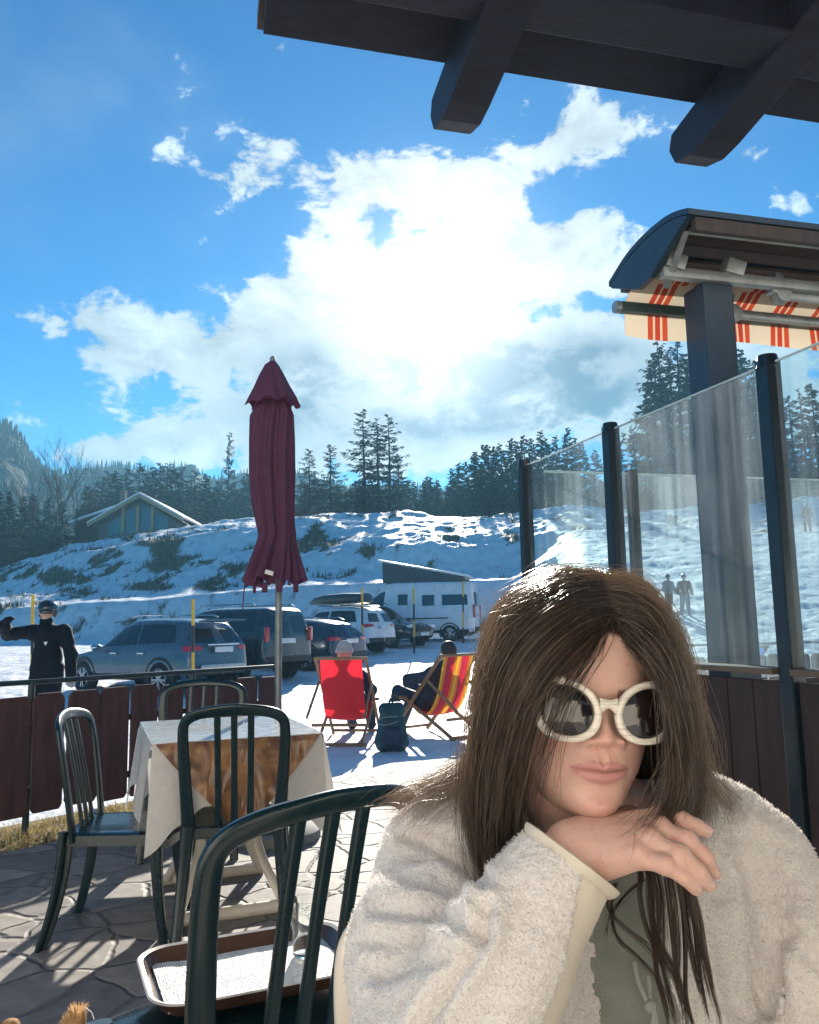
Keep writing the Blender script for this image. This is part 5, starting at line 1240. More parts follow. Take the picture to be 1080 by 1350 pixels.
MB().add(np.array(V_ + V2), [(0, 1, 2, 3), (7, 6, 5, 4), (0, 4, 5, 1), (1, 5, 6, 2), (2, 6, 7, 3), (3, 7, 4, 0)]).build('roof', pm('roof_tin', (.06, .05, .045), rough=.5), t, smooth=False)
d_ = ray(1080, 108); zb_ = 2.78; yb = (zb_ - CAMZ) / d_[2] * 1.0; pb = CP + d_ * yb
kb = np.dot(pb - E0, QV)
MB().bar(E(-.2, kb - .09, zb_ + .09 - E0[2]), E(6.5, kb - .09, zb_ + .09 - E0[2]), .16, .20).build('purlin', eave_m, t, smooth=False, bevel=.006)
for uu_ in (612, 938, 1310):
    k = efind(uu_); w = .062
    prf = [(-3.2, .02 + 3.2 * SL), (.14, .02 - .14 * SL), (.16, -.05), (.13, -.11), (.04, -.135), (-.04, -.13), (-.6, -.135 + .6 * SL), (-3.2, -.135 + 3.2 * SL)]
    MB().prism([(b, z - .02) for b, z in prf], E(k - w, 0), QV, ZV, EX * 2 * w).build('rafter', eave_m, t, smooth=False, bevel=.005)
plas = pm('bounce_plaster', (.86, .80, .72), rough=.9, scale=3, var=.06, bump=.4, bscale=40, bdist=.004)  # pale plaster on the unseen wall, brightened to fill the woman's shaded side
wl = np.array([0, -1.05, 0])
MB().bar(wl - EX * 8 + ZV * 2.4, wl + EX * 7 + ZV * 2.4, .3, 5.2).build('wall', plas, t, smooth=False)
for a_ in (-5.6, -3.4, 1.6, 3.6):
    wf = MB()
    c_ = wl + EX * a_ + QV * .16
    wf.bar(c_ - EX * .55 + ZV * 1.55, c_ + EX * .55 + ZV * 1.55, .03, 1.2); fo = wf.build('window', glass_dark, t, smooth=False)
    for (x0, x1, z0, z1) in ((-.62, .62, .9, .98), (-.62, .62, 2.12, 2.2), (-.62, -.54, .98, 2.12), (.54, .62, .98, 2.12), (-.04, .04, .98, 2.12)):
        MB().bar(c_ + EX * x0 + ZV * (z0 + z1) / 2 + QV * .03, c_ + EX * x1 + ZV * (z0 + z1) / 2 + QV * .03, .05, z1 - z0).build('window_frame', wood_t, t, smooth=False)
# table the woman leans on, out of view; white top widened to bounce sunlight
t = thing('cafe_table', 'white cloth covered cafe table in front of the woman', 'table', (-.12, .28, 0), 0)
MB().box((0, 0, .715), (1.62, 1.20, .03)).build('table_top', cloth_m, t, bevel=.008)
for sx in (-1, 1):
    for sy in (-1, 1): MB().tube([(sx * .7, sy * .5, 0), (sx * .7, sy * .5, .70)], .024, 10).build('leg', resin_w, t)
# ================================================================== the woman
def A3(*a): return at(*a).astype(float)
WX = A3(790, 1100, .95)
woman = thing('person', 'woman in cream fleece and pale sunglasses resting her chin on her hand', 'person', (WX[0], 1.0, 0), world=True)
# ---------------- head (sculpted surface in head space: x = image right, -y = face, z = up)
F_ = unit([.115, -1, .045]); up0 = np.array([math.sin(R(4.0)), 0, math.cos(R(4.0))]); up0 = unit(up0 - F_ * np.dot(up0, F_)); RX = np.cross(up0, -F_) * -1
RX = unit(np.cross(-F_, up0)); HM = np.stack([RX, -F_, up0], 1)
HO = A3(794, 935, .775) - F_ * .091
def hw(P): return np.asarray(P) @ HM.T + HO
def zc_(z): return np.where(z < 0, z * .865, z)
zs_ = [-.1185, -.117, -.112, -.105, -.098, -.09, -.08, -.07, -.06, -.05, -.04, -.03, -.015, 0, .015, .03, .05, .07, .085, .10, .110, .116, .1185]
fd_ = [.050, .070, .0840, .0895, .0910, .0895, .0885, .0910, .0930, .0925, .0915, .0905, .0900, .0905, .0955, .0970, .0940, .0860, .0745, .056, .036, .018, 0]
wd_s = [.006, .016, .0245, .0320, .0380, .0440, .0500, .0545, .0580, .0608, .0632, .0650, .0672, .0690, .0712, .0730, .0735, .0690, .0610, .0475, .0330, .0170, 0]
bd_ = [-.030, -.025, -.015, -.005, .005, .015, .028, .040, .052, .062, .070, .076, .083, .088, .092, .094, .094, .088, .079, .062, .044, .024, 0]
nz1 = np.concatenate([np.linspace(-.1185, -.10, 26)[:-1], np.linspace(-.10, -.036, 100)[:-1], np.linspace(-.036, .03, 50)[:-1], np.linspace(.03, .1185, 36)])
def sm_interp(x, xs, ys):
    d = .006; return sum(np.interp(x + k * d / 2, xs, ys) * w for k, w in ((-2, .1), (-1, .2), (0, .4), (1, .2), (2, .1)))
fa = np.linspace(-1, 1, 221); phi = PI * np.sign(fa) * np.abs(fa) ** 1.55
Zg, PHg = np.meshgrid(nz1, phi, indexing='ij')
fdz, wz, bz = (sm_interp(Zg, zs_, q) for q in (fd_, wd_s, bd_))
co, si = np.cos(PHg), np.sin(PHg)
ex_ = 2 / 2.25
X = wz * np.sign(si) * np.abs(si) ** ex_
Yf = np.where(co > 0, -fdz * np.abs(co) ** ex_, np.abs(co) ** ex_ * bz)
frontm = np.clip(co * 3, 0, 1)
g2 = lambda x, z, cx, cz, sx, sz: np.exp(-((x - cx) / sx) ** 2 - ((z - cz) / sz) ** 2)
xs = X
disp = np.zeros_like(X)
# nose
pn_z = np.interp(Zg, [-.0425, -.0400, -.0377, -.0352, -.0325, -.0290, -.0250, -.018, -.008, .002, .012, .022], [0, .0018, .0072, .0140, .0178, .0186, .0168, .0120, .0070, .0030, .0008, 0])
sx_ = np.interp(Zg, [-.042, -.036, -.029, -.022, -.012, 0, .02], [.0118, .0122, .0112, .0092, .0076, .0076, .010])
disp += pn_z * np.exp(-np.abs(xs / sx_) ** 2.3)
for s in (-1, 1):
    disp += 0.0105 * g2(xs, Zg, s * .0165, -.0325, .0064, .0064)
    disp -= .0045 * g2(xs, Zg, s * .0082, -.0388, .0038, .0026)
    disp -= .0016 * g2(xs, Zg, s * .0238, -.0370, .0040, .0060)
    disp -= .0105 * g2(xs, Zg, s * .0315, .000, .0150, .0100)
    disp += .0040 * g2(xs, Zg, s * .031, .019, .016, .006)
    disp += .0038 * g2(xs, Zg, s * .0440, -.030, .017, .016)
    disp -= .0020 * g2(xs, Zg, s * .0330, -.070, .0090, .0180)
    disp -= .0022 * g2(xs, Zg, s * .0275, -.0690, .0040, .0045)
    disp += .0014 * g2(xs, Zg, s * .0050, -.0510, .0022, .0060)
# mouth
wl_ = np.clip(1 - (xs / .0262) ** 2, 0, 1)
mz = -.0632 + .0022 * (xs / .026) ** 2 - .0009 * np.exp(-(xs / .004) ** 2)
cup = .0012 * np.exp(-(xs / .0035) ** 2)
disp += .0040 * wl_ ** .8 * np.exp(-((Zg - mz - .0062 + cup) / .0052) ** 2)
disp += .0055 * wl_ ** .7 * np.exp(-((Zg - mz + .0074) / .0060) ** 2)
disp -= .0042 * np.clip(1 - (xs / .0285) ** 2, 0, 1) ** .5 * np.exp(-((Zg - mz) / .0013) ** 2)
disp += .0012 * np.exp(-((Zg + .0640) / .010) ** 2 - (xs / .024) ** 2)
disp -= .0022 * np.exp(-((Zg + .0870) / .0045) ** 2 - (xs / .016) ** 2)
disp += .0030 * np.exp(-((Zg + .1000) / .0085) ** 2 - (xs / .014) ** 2)
disp -= .0008 * np.exp(-(xs / .0018) ** 2) * np.exp(-((Zg + .0585) / .005) ** 2)
Yv = Yf - disp * frontm
HP = np.stack([X * 1.03, Yv, zc_(Zg)], -1); nzr, nph = Zg.shape
HV = hw(HP.reshape(-1, 3))
iq = np.arange(nzr * nph).reshape(nzr, nph)
HQ = np.stack([iq[:-1, :-1], iq[:-1, 1:], iq[1:, 1:], iq[1:, :-1]], -1).reshape(-1, 4)
lipup = (Zg > mz) & (Zg < mz + (.0112 - cup * 1.8) * wl_ ** .75); liplo = (Zg <= mz) & (Zg > mz - .0136 * wl_ ** .6)
lip = np.where((lipup | liplo) & (np.abs(xs) < .0262) & (co > 0), 1.0, 0.0)
for _ in range(2): lip[1:-1, 1:-1] = .25 * (lip[:-2, 1:-1] + lip[2:, 1:-1] + lip[1:-1, :-2] + lip[1:-1, 2:])
lip = np.maximum(lip, 1.25 * np.exp(-((Zg - mz) / .0009) ** 2) * (np.abs(xs) < .027) * (co > 0))
hl = .068 - 8.0 * xs ** 2 + .0 * xs
scalp = np.clip((Zg - hl) / .004, 0, 1); scalp = np.maximum(scalp, np.clip((-.15 - co) * 8, 0, 1))
blush = np.clip(g2(xs, Zg, .045, -.032, .02, .018) + g2(xs, Zg, -.045, -.032, .02, .018) + .7 * g2(xs, Zg, 0, -.033, .012, .012) + .5 * g2(xs, Zg, 0, -.100, .014, .010), 0, 1) * (co > 0)
brow = sum(np.exp(-((Zg - .0150 - .05 * (np.abs(xs) - .03) * 0) / .0035) ** 4) * (np.abs(np.abs(xs) - .032) < .019) for _ in (0,)) * (co > 0)
# ---------------- hand and forearm, chin-rest pose
def hp(u, v, d): return A3(u, v, d)
Wc = hp(760, 1122, .775)
fingers = {  # knuckle, middle joint, end joint, tip
    'index': [(872, 1080, .785), (899, 1083, .776), (918, 1090, .772), (931, 1096, .771)],
    'middle': [(868, 1095, .765), (905, 1108, .748), (929, 1130, .746), (940, 1151, .750)],
    'ring': [(856, 1110, .750), (897, 1127, .732), (921, 1149, .731), (934, 1166, .735)],
    'pinky': [(840, 1130, .742), (877, 1140, .728), (902, 1156, .728), (917, 1172, .732)]}
frad = {'index': (.0098, .0080, .0071, .0060), 'middle': (.0100, .0083, .0073, .0062), 'ring': (.0098, .0080, .0070, .0060), 'pinky': (.0092, .0074, .0064, .0055)}
roots = {'index': (775, 1100, .790), 'middle': (785, 1112, .776), 'ring': (795, 1124, .765), 'pinky': (800, 1134, .760)}
pts_all = np.array([hp(*q) for f in fingers.values() for q in f] + [hp(690, 1225, .765), hp(720, 1080, .83)])
G_, lo_, h_ = sgrid(pts_all.min(0) - .03, pts_all.max(0) + .03, .0014)
D = None
def addp(D, d, k): return d if D is None else smin(D, d, k)
fore = sd_cone(G_, hp(690, 1215, .765), hp(757, 1124, .776), .030, .0245)
palm = sd_cone(G_, hp(757, 1124, .776), hp(800, 1117, .772), .0235, .019)
D = smin(fore, palm, .02)
for k_ in fingers:
    j = [hp(*q) for q in fingers[k_]]; r_ = frad[k_]
    D = smin(D, sd_cone(G_, hp(*roots[k_]), j[0], .0150 if k_ != 'pinky' else .0135, r_[0] + .0012), .014)
fing = None
for k_ in fingers:
    j = [hp(*q) for q in fingers[k_]]; r_ = frad[k_]
    f = sd_cone(G_, j[0], j[1], r_[0], r_[1])
    f = smin(f, sd_cone(G_, j[1], j[2], r_[1] * 1.02, r_[2]), .003); f = smin(f, sd_cone(G_, j[2], j[3], r_[2] * 1.02, r_[3]), .003)
    f = smin(f, np.sqrt(((G_ - j[1].astype(np.float32)) ** 2).sum(-1)) - r_[1] * 1.13, .003)
    kn = j[0] + np.array([0, -.003, .003]); D = smin(D, np.sqrt(((G_ - kn.astype(np.float32)) ** 2).sum(-1)) - r_[0] * 1.02, .006)
    D = smin(D, f, .0028)
# tendons
for k_ in ('middle', 'ring', 'pinky'):
    j = hp(*fingers[k_][0]); D = smin(D, sd_cone(G_, hp(*roots[k_]) + np.array([0, -.0125, .006]), j + np.array([0, -.006, .004]), .0040, .0048), .006)
# thumb, folded back under the chin
th_ = [hp(765, 1098, .800), hp(800, 1082, .823), hp(832, 1078, .832), hp(852, 1080, .832)]
for a_, b_, ra, rb in ((0, 1, .014, .0115), (1, 2, .0115, .0100), (2, 3, .0100, .0078)): D = smin(D, sd_cone(G_, th_[a_], th_[b_], ra, rb), .008)
HNV, HNQ = nets(D, lo_, h_); HNV = relax(HNV, HNQ, 2, .4)
# ---------------- neck and upper body under the clothes (low detail, hidden)
G_, lo_, h_ = sgrid(np.array([-.10, .80, .60]), np.array([.58, 1.25, 1.10]), .008)
nb0 = A3(780, 1075, 1.0)
D = sd_cone(G_, hw([0, .012, -.075]), nb0, .050, .058)
D = smin(D, sd_cone(G_, A3(600, 1120, 1.0), A3(960, 1110, 1.0), .05, .05), .05)
D = smin(D, sd_cone(G_, nb0 + [0, .04, -.06], np.array([.20, 1.14, .64]), .095, .10), .05)
BNV, BNQ = nets(D, lo_, h_)
BV = np.vstack([HV, HNV, BNV]); BQ = np.vstack([HQ, HNQ + len(HV), BNQ + len(HV) + len(HNV)])
m, nt2, b2, out2 = newmat('skin'); L2 = nt2.links.new
def attr(n): return nd(nt2, 'ShaderNodeAttribute', attribute_name=n).outputs['Fac']
tcs = nd(nt2, 'ShaderNodeTexCoord'); ns = nd(nt2, 'ShaderNodeTexNoise'); ns.inputs['Scale'].default_value = 55; ns.inputs['Detail'].default_value = 6; L2(tcs.outputs['Object'], ns.inputs['Vector'])
c0_ = nd(nt2, 'ShaderNodeMix', data_type='RGBA'); c0_.inputs['A'].default_value = (.60, .370, .300, 1); c0_.inputs['B'].default_value = (.70, .455, .375, 1); L2(ns.outputs['Fac'], c0_.inputs['Factor'])
prev = c0_.outputs['Result']
rs_ = nd(nt2, 'ShaderNodeTexNoise'); rs_.inputs['Scale'].default_value = 170; rs_.inputs['Detail'].default_value = 3; L2(tcs.outputs['Object'], rs_.inputs['Vector'])
rq_ = nd(nt2, 'ShaderNodeMapRange'); rq_.inputs['From Min'].default_value = .60; rq_.inputs['From Max'].default_value = .74; rq_.inputs['To Max'].default_value = .65; L2(rs_.outputs['Fac'], rq_.inputs['Value'])
rm_ = nd(nt2, 'ShaderNodeMix', data_type='RGBA'); L2(rq_.outputs[0], rm_.inputs['Factor']); L2(prev, rm_.inputs['A']); rm_.inputs['B'].default_value = (.55, .27, .22, 1); prev = rm_.outputs['Result']
for nm, colr, fac in (('blush', (.60, .25, .20, 1), .45), ('lip', (.46, .205, .20, 1), .75), ('brow', (.10, .06, .04, 1), .7), ('scalp', (.035, .022, .014, 1), 1.0)):
    mm_ = nd(nt2, 'ShaderNodeMix', data_type='RGBA'); q = nd(nt2, 'ShaderNodeMath', operation='MULTIPLY'); q.use_clamp = True; q.inputs[1].default_value = fac; L2(attr(nm), q.inputs[0]); L2(q.outputs[0], mm_.inputs['Factor']); L2(prev, mm_.inputs['A']); mm_.inputs['B'].default_value = colr; prev = mm_.outputs['Result']
L2(prev, b2.inputs['Base Color']); b2.inputs['Roughness'].default_value = .46; b2.inputs['Specular IOR Level'].default_value = .4
b2.inputs['Subsurface Weight'].default_value = .55; b2.inputs['Subsurface Radius'].default_value = (.010, .004, .002); b2.inputs['Subsurface Scale'].default_value = .6
nv_ = nd(nt2, 'ShaderNodeTexVoronoi'); nv_.inputs['Scale'].default_value = 700; L2(tcs.outputs['Object'], nv_.inputs['Vector']); nz_b = nd(nt2, 'ShaderNodeMath', operation='ADD'); L2(nv_.outputs['Distance'], nz_b.inputs[0]); L2(ns.outputs['Fac'], nz_b.inputs[1])
bp = nd(nt2, 'ShaderNodeBump'); bp.inputs['Strength'].default_value = .35; bp.inputs['Distance'].default_value = .0009; L2(nz_b.outputs[0], bp.inputs['Height']); L2(bp.outputs[0], b2.inputs['Normal'])
skin_m = m
body = mesh_obj('body', BV, BQ, skin_m, woman, fix=False, angle=180)
for nm, arr in (('lip', lip), ('blush', blush), ('brow', brow), ('scalp', scalp)):
    v_ = np.zeros(len(BV), np.float32); v_[:HV.shape[0]] = arr.ravel(); a = body.data.attributes.new(nm, 'FLOAT', 'POINT'); a.data.foreach_set('value', v_)
# eyes behind the lenses, nails
eye_m = pm('eye_white', (.62, .58, .55), rough=.15, bump=0)
for s in (-1, 1):
    e_ = MB().sphere(hw([s * .0315, -.0755, 0]), .0118, 16, 12).build('eyeball', eye_m, woman)
    MB().sphere(hw([s * .0315, -.0825, 0]), (.0058, .0058, .0058), 12, 8).build('iris', pm('iris_brown', (.05, .025, .012), rough=.1, bump=0), e_)
nail_m = pm('nail', (.62, .40, .35), rough=.25, bump=0)
for k_ in ('pinky', 'ring', 'middle', 'index'):
    j2, j3 = hp(*fingers[k_][2]), hp(*fingers[k_][3]); d = unit(j3 - j2); n_ = unit(np.array([.35, -.75, .55]) - d * np.dot([.35, -.75, .55], d)); b_ = np.cross(d, n_)
    MB().sphere(j3 + n_ * (frad[k_][3] * .72) - d * .001, (.0048, .0062, .0022), 12, 8, np.stack([b_, d, n_], 1)).build('fingernail', nail_m, woman)
rj = hp(*fingers['index'][0]) * .55 + hp(*fingers['index'][1]) * .45
# ---------------- sunglasses
m, nt2, b2, out2 = newmat('layered_acetate'); L2 = nt2.links.new
tcs = nd(nt2, 'ShaderNodeTexCoord'); mpx = nd(nt2, 'ShaderNodeMapping'); mpx.inputs['Scale'].default_value = (14, 14, 520); L2(tcs.outputs['Object'], mpx.inputs['Vector'])
ng = nd(nt2, 'ShaderNodeTexNoise'); ng.inputs['Scale'].default_value = 1; ng.inputs['Detail'].default_value = 4; L2(mpx.outputs[0], ng.inputs['Vector'])
rp = nd(nt2, 'ShaderNodeValToRGB'); e = rp.color_ramp.elements; e[0].position = .32; e[0].color = (.50, .45, .38, 1); e[1].position = .62; e[1].color = (.78, .72, .64, 1); x_ = e.new(.48); x_.color = (.70, .64, .55, 1)
L2(ng.outputs['Fac'], rp.inputs[0]); L2(rp.outputs[0], b2.inputs['Base Color']); b2.inputs['Roughness'].default_value = .22; b2.inputs['Coat Weight'].default_value = .6
frame_m = m
m, nt2, b2, out2 = newmat('sunglass_lens'); L2 = nt2.links.new
b2.inputs['Base Color'].default_value = (.012, .008, .008, 1); b2.inputs['Roughness'].default_value = .03; b2.inputs['Specular IOR Level'].default_value = .8; b2.inputs['IOR'].default_value = 1.62
tcs = nd(nt2, 'ShaderNodeTexCoord'); nl_ = nd(nt2, 'ShaderNodeTexNoise'); nl_.inputs['Scale'].default_value = 30; L2(tcs.outputs['Object'], nl_.inputs['Vector']); bp = nd(nt2, 'ShaderNodeBump'); bp.inputs['Strength'].default_value = .02; L2(nl_.outputs['Fac'], bp.inputs['Height']); L2(bp.outputs[0], b2.inputs['Normal'])
lens_m = m
def wrapy(x, z): return -.1075 + 2.6 * x * x + .06 * (z - .0) * 0
def outl(s, kind, n=90):
    a = np.arange(n) * 2 * PI / n; c, si_ = np.cos(a), np.sin(a)
    if kind == 'in': hw_, ht, hb, ex = .0238, .0212, .0226, 2.15
    else: hw_, ht, hb, ex = .0305, .0278, .0282, 2.35
    x = hw_ * np.sign(c) * np.abs(c) ** (2 / ex); z = np.where(si_ > 0, ht, hb) * np.sign(si_) * np.abs(si_) ** (2 / ex)
    z = z + .0060 * (x / hw_) * (z > 0) * (1 if kind == 'out' else .55) + .001 * (x / hw_)     # upswept outer corner
    if kind == 'out': x = x + .0035 * np.clip(x / hw_, 0, 1) ** 3 * np.clip(z / ht, 0, 1)
    return s * (x + .0368), z - .0012
def w3(x, z, off): return hw(np.stack([x, wrapy(x, z) - off, z], -1))
fr_ = MB()
for s in (-1, 1):
    xi, zi = outl(s, 'in'); xo, zo = outl(s, 'out')
    mid = lambda t_: (xi + (xo - xi) * t_, zi + (zo - zi) * t_)
    rings = [w3(xi, zi, -.0015), w3(xi, zi, .0022), w3(*mid(.14), .0034), w3(*mid(.5), .0040), w3(*mid(.86), .0034), w3(xo, zo, .0020), w3(xo, zo, -.0022)]
    fr_.grid(np.array(rings + [rings[0]]), wrap_v=True)
    g = [w3(.0368 * s + (xi - .0368 * s) * q, -.0012 + (zi + .0012) * q, .0002 + .0018 * (1 - q * q)) for q in np.linspace(0.001, 1.02, 10)]
    MB().grid(np.array(g), wrap_v=True).build('lens', lens_m, None) if False else None
# bridge
bx = np.linspace(-.0085, .0085, 12); g = []
for q in np.linspace(0, 1, 10):
    ztop = .0090 + 22 * bx ** 2; zbot = .0015 + 20 * bx ** 2 - .010 * (np.abs(bx) / .0085) ** 2
    zz_ = zbot + (ztop - zbot) * q; g.append(w3(bx, zz_, .0015 + .0018 * math.sin(PI * q)))
g2_ = [w3(bx, zbot + (ztop - zbot) * q, -.0025) for q in (1, 0)]
fr_.grid(np.array(g + g2_ + [g[0]]))
glasses = thing('sunglasses', 'pale striped cat-eye sunglasses with dark reflecting lenses worn by the woman', 'sunglasses', tuple(hw([0, -.1, 0])), world=True)
fr_.build('frame', frame_m, glasses, angle=50)
for s in (-1, 1):
    xi, zi = outl(s, 'in')
    g = [w3(.0368 * s + (xi - .0368 * s) * q, -.0012 + (zi + .0012) * q, .0002 + .0042 * (1 - q * q)) for q in np.linspace(0.001, 1.02, 16)]
    MB().grid(np.array(g), wrap_v=True).build('lens', lens_m, glasses, angle=80)
    pp = smooth_path([hw([s * .066, -.0965, .010]), hw([s * .0735, -.080, .011]), hw([s * .077, -.03, .009]), hw([s * .076, .012, .004]), hw([s * .073, .03, -.02])], 18)
    MB().tube(pp, np.linspace(.0030, .0022, 18), 10, up=tuple(up0), ry=np.linspace(.0085, .0045, 18), sq=3).build('temple', frame_m, glasses)
# ---------------- fleece jacket
SR, ER, WR = A3(584, 1140, .985), A3(560, 1430, .745), A3(752, 1130, .775)
SL, EL = A3(985, 1158, .98), A3(1130, 1420, .87)
def jacket_field(G):
    def F(*a): return sd_cone(G, *a)
    torso = F(A3(640, 1110, 1.02), A3(930, 1120, 1.02), .070, .070)
    torso = smin(torso, F(A3(680, 1210, 1.00), A3(900, 1210, 1.00), .115, .115), .06)
    torso = smin(torso, F(A3(780, 1420, 1.02), np.array([.20, 1.15, .55]), .19, .20), .08)
    torso = smin(torso, F(A3(930, 1150, .955), A3(985, 1400, .915), .062, .085), .05)          # left front panel
    torso = smin(torso, F(A3(700, 1230, .985), A3(690, 1400, .95), .060, .075), .05)
    op = smin(F(A3(866, 1080, .84), A3(866, 1450, .79), .056, .070), F(A3(800, 1100, .84), A3(810, 1450, .79), .055, .070), .02)
    torso = smax(torso, -op, .018)
    collar = None
    ring = [A3(915, 1110, .955), A3(935, 1068, 1.0), A3(905, 1040, 1.06), A3(770, 1030, 1.09), A3(660, 1045, 1.06), A3(630, 1075, 1.0), A3(645, 1120, .965)]
    for a_, b_ in zip(ring[:-1], ring[1:]): collar = addp(collar, F(a_, b_, .030, .030), .02)
    torso = smin(torso, collar, .03)
    armR = smin(F(SR, ER * .5 + SR * .5 + np.array([-.012, 0, 0]), .074, .070), F(ER * .5 + SR * .5 + np.array([-.012, 0, 0]), ER, .070, .064), .03)
    armL = smin(F(SL, SL * .5 + EL * .5 + np.array([.01, 0, 0]), .078, .074), F(SL * .5 + EL * .5 + np.array([.01, 0, 0]), EL, .078, .070), .03)
    armL = smin(armL, F(EL, A3(1000, 1640, .72), .068, .050), .03)
    foreR = F(ER, (ER + WR) / 2 + np.array([-.002, -.006, .0]), .066, .061); foreR = smin(foreR, F((ER + WR) / 2 + np.array([-.002, -.006, 0]), WR, .061, .0465), .02)
    ax_ = unit(WR - ER); foreR = smax(foreR, ((G - (WR - ax_ * .004).astype(np.float32)) @ ax_.astype(np.float32)), .006)
    D = smin(torso, armR, .045); D = smin(D, armL, .045)
    # folds
    for (p, q, r_, dep) in (((505, 1205, .91), (645, 1240, .90), .012, .020), ((545, 1105, .91), (650, 1170, .91), .011, .020), ((505, 1310, .89), (600, 1275, .85), .012, .018), ((1005, 1120, .905), (1022, 1330, .88), .012, .020), ((960, 1180, .89), (985, 1330, .87), .011, .014), ((1040, 1250, .90), (1080, 1300, .89), .009, .008)):
        cyl = F(A3(*p), A3(*q), r_, r_); D = D + dep * np.exp(-np.clip(cyl, 0, None) ** 2 / .0002) * 1.0
    D = smin(D, foreR, .012)
    return D, foreR
G_, lo_, h_ = sgrid(np.array([-.115, .60, .70]), np.array([.60, 1.22, 1.115]), .0036)
D, foreR = jacket_field(G_)
P_ = G_.reshape(-1, 3)
# waves in the cloth
D = D + (.0055 * (fbm(G_[::4, ::4, ::4].astype(float) * 13, 2) - .5)).repeat(4, 0).repeat(4, 1).repeat(4, 2)[:D.shape[0], :D.shape[1], :D.shape[2]]
# neck opening, hollow wrist
JV, JQ = nets(D, lo_, h_); JV = relax(JV, JQ, 3, .5)
JN = vnormals(JV, JQ)
# sleeve panel: smooth lining strip along the forearm
u_, v_ = px(JV)
from_axis = np.abs(np.linalg.norm(np.cross(JV - ER, unit(WR - ER)), axis=1)) < .085
poly = np.array([(742, 1092), (830, 1150), (822, 1215), (803, 1262), (798, 1420), (690, 1420), (716, 1350), (744, 1280), (756, 1215), (762, 1172), (770, 1150)])
def inpoly(u, v, P):
    c = np.zeros(len(u), bool); n = len(P)
    for i in range(n):
        (x1, y1), (x2, y2) = P[i], P[(i + 1) % n]
        k = ((y1 > v) != (y2 > v)) & (u < (x2 - x1) * (v - y1) / (y2 - y1 + 1e-9) + x1); c ^= k
    return c
vd = (CP - JV); vd /= np.linalg.norm(vd, axis=1, keepdims=True)
panel = inpoly(u_, v_, poly) & from_axis & ((JN * vd).sum(1) > -.35) & (JV[:, 1] < .86)
qp = panel[JQ].all(1)
fuzzy = ~panel
nzs = fbm(JV * 150, 2, .5) - .5
creases = [([(496, 1196), (540, 1199), (580, 1206), (636, 1232)], 11, .011), ([(536, 1098), (570, 1112), (600, 1129), (640, 1166)], 10, .011), ([(604, 1262), (551, 1267), (500, 1282)], 13, .009), ([(640, 1200), (630, 1246), (600, 1290), (556, 1352)], 10, .016),
           ([(982, 1140), (1004, 1215), (1020, 1290), (1036, 1370)], 11, .011), ([(958, 1050), (962, 1110), (950, 1180)], 14, .007), ([(1050, 1230), (1070, 1262), (1092, 1282)], 10, .009), ([(690, 1190), (676, 1250), (640, 1330)], 22, .005), ([(520, 1150), (560, 1160), (600, 1180)], 14, .005), ([(930, 1220), (950, 1290), (948, 1370)], 18, .003), ([(484, 1240), (520, 1246), (556, 1240)], 10, .005)]
cre = np.zeros(len(JV)); facing = ((JN * vd).sum(1) > -.1)
for pl, w_, dep in creases:
    q_ = smooth_path(np.array(pl, float), 40); dd = np.full(len(JV), 1e9)
    for k in range(40): dd = np.minimum(dd, (u_ - q_[k, 0]) ** 2 + (v_ - q_[k, 1]) ** 2)
    dd = np.sqrt(dd); cre += .72 * dep * (np.exp(-(dd / w_) ** 2) - .38 * np.exp(-((dd - w_ * 2.1) / (w_ * .9)) ** 2))
JV = JV - JN * (cre * facing)[:, None]
JV2 = JV + JN * (nzs * .0036 * fuzzy - panel * .003)[:, None]
def sub(V, Q, m_):
    q = Q[m_]; ids, inv = np.unique(q.ravel(), return_inverse=True); return V[ids], inv.reshape(-1, 4)
m, nt2, b2, out2 = newmat('sherpa_fleece'); L2 = nt2.links.new
tcs = nd(nt2, 'ShaderNodeTexCoord'); vo = nd(nt2, 'ShaderNodeTexVoronoi', feature='SMOOTH_F1'); vo.inputs['Scale'].default_value = 300; vo.inputs['Smoothness'].default_value = .6
wn_n = nd(nt2, 'ShaderNodeTexNoise'); wn_n.inputs['Scale'].default_value = 140; wn_n.inputs['Detail'].default_value = 4; L2(tcs.outputs['Object'], wn_n.inputs['Vector'])
av = nd(nt2, 'ShaderNodeMix', data_type='RGBA'); av.blend_type = 'LINEAR_LIGHT'; av.inputs['Factor'].default_value = .006; L2(tcs.outputs['Object'], av.inputs['A']); L2(wn_n.outputs['Color'], av.inputs['B']); L2(av.outputs['Result'], vo.inputs['Vector'])
rp = nd(nt2, 'ShaderNodeValToRGB'); e = rp.color_ramp.elements; e[0].color = (.90, .87, .84, 1); e[0].position = .25; e[1].color = (.82, .77, .73, 1); e[1].position = .85; L2(vo.outputs['Distance'], rp.inputs[0]); L2(rp.outputs[0], b2.inputs['Base Color'])
b2.inputs['Roughness'].default_value = .95; b2.inputs['Sheen Weight'].default_value = .8; b2.inputs['Sheen Roughness'].default_value = .5; b2.inputs['Specular IOR Level'].default_value = .15
sub_ = nd(nt2, 'ShaderNodeMath', operation='MULTIPLY_ADD'); L2(vo.outputs['Distance'], sub_.inputs[0]); sub_.inputs[1].default_value = -1.0; L2(wn_n.outputs['Fac'], sub_.inputs[2])
bp = nd(nt2, 'ShaderNodeBump'); bp.inputs['Strength'].default_value = .6; bp.inputs['Distance'].default_value = .0035; L2(sub_.outputs[0], bp.inputs['Height']); L2(bp.outputs[0], b2.inputs['Normal'])
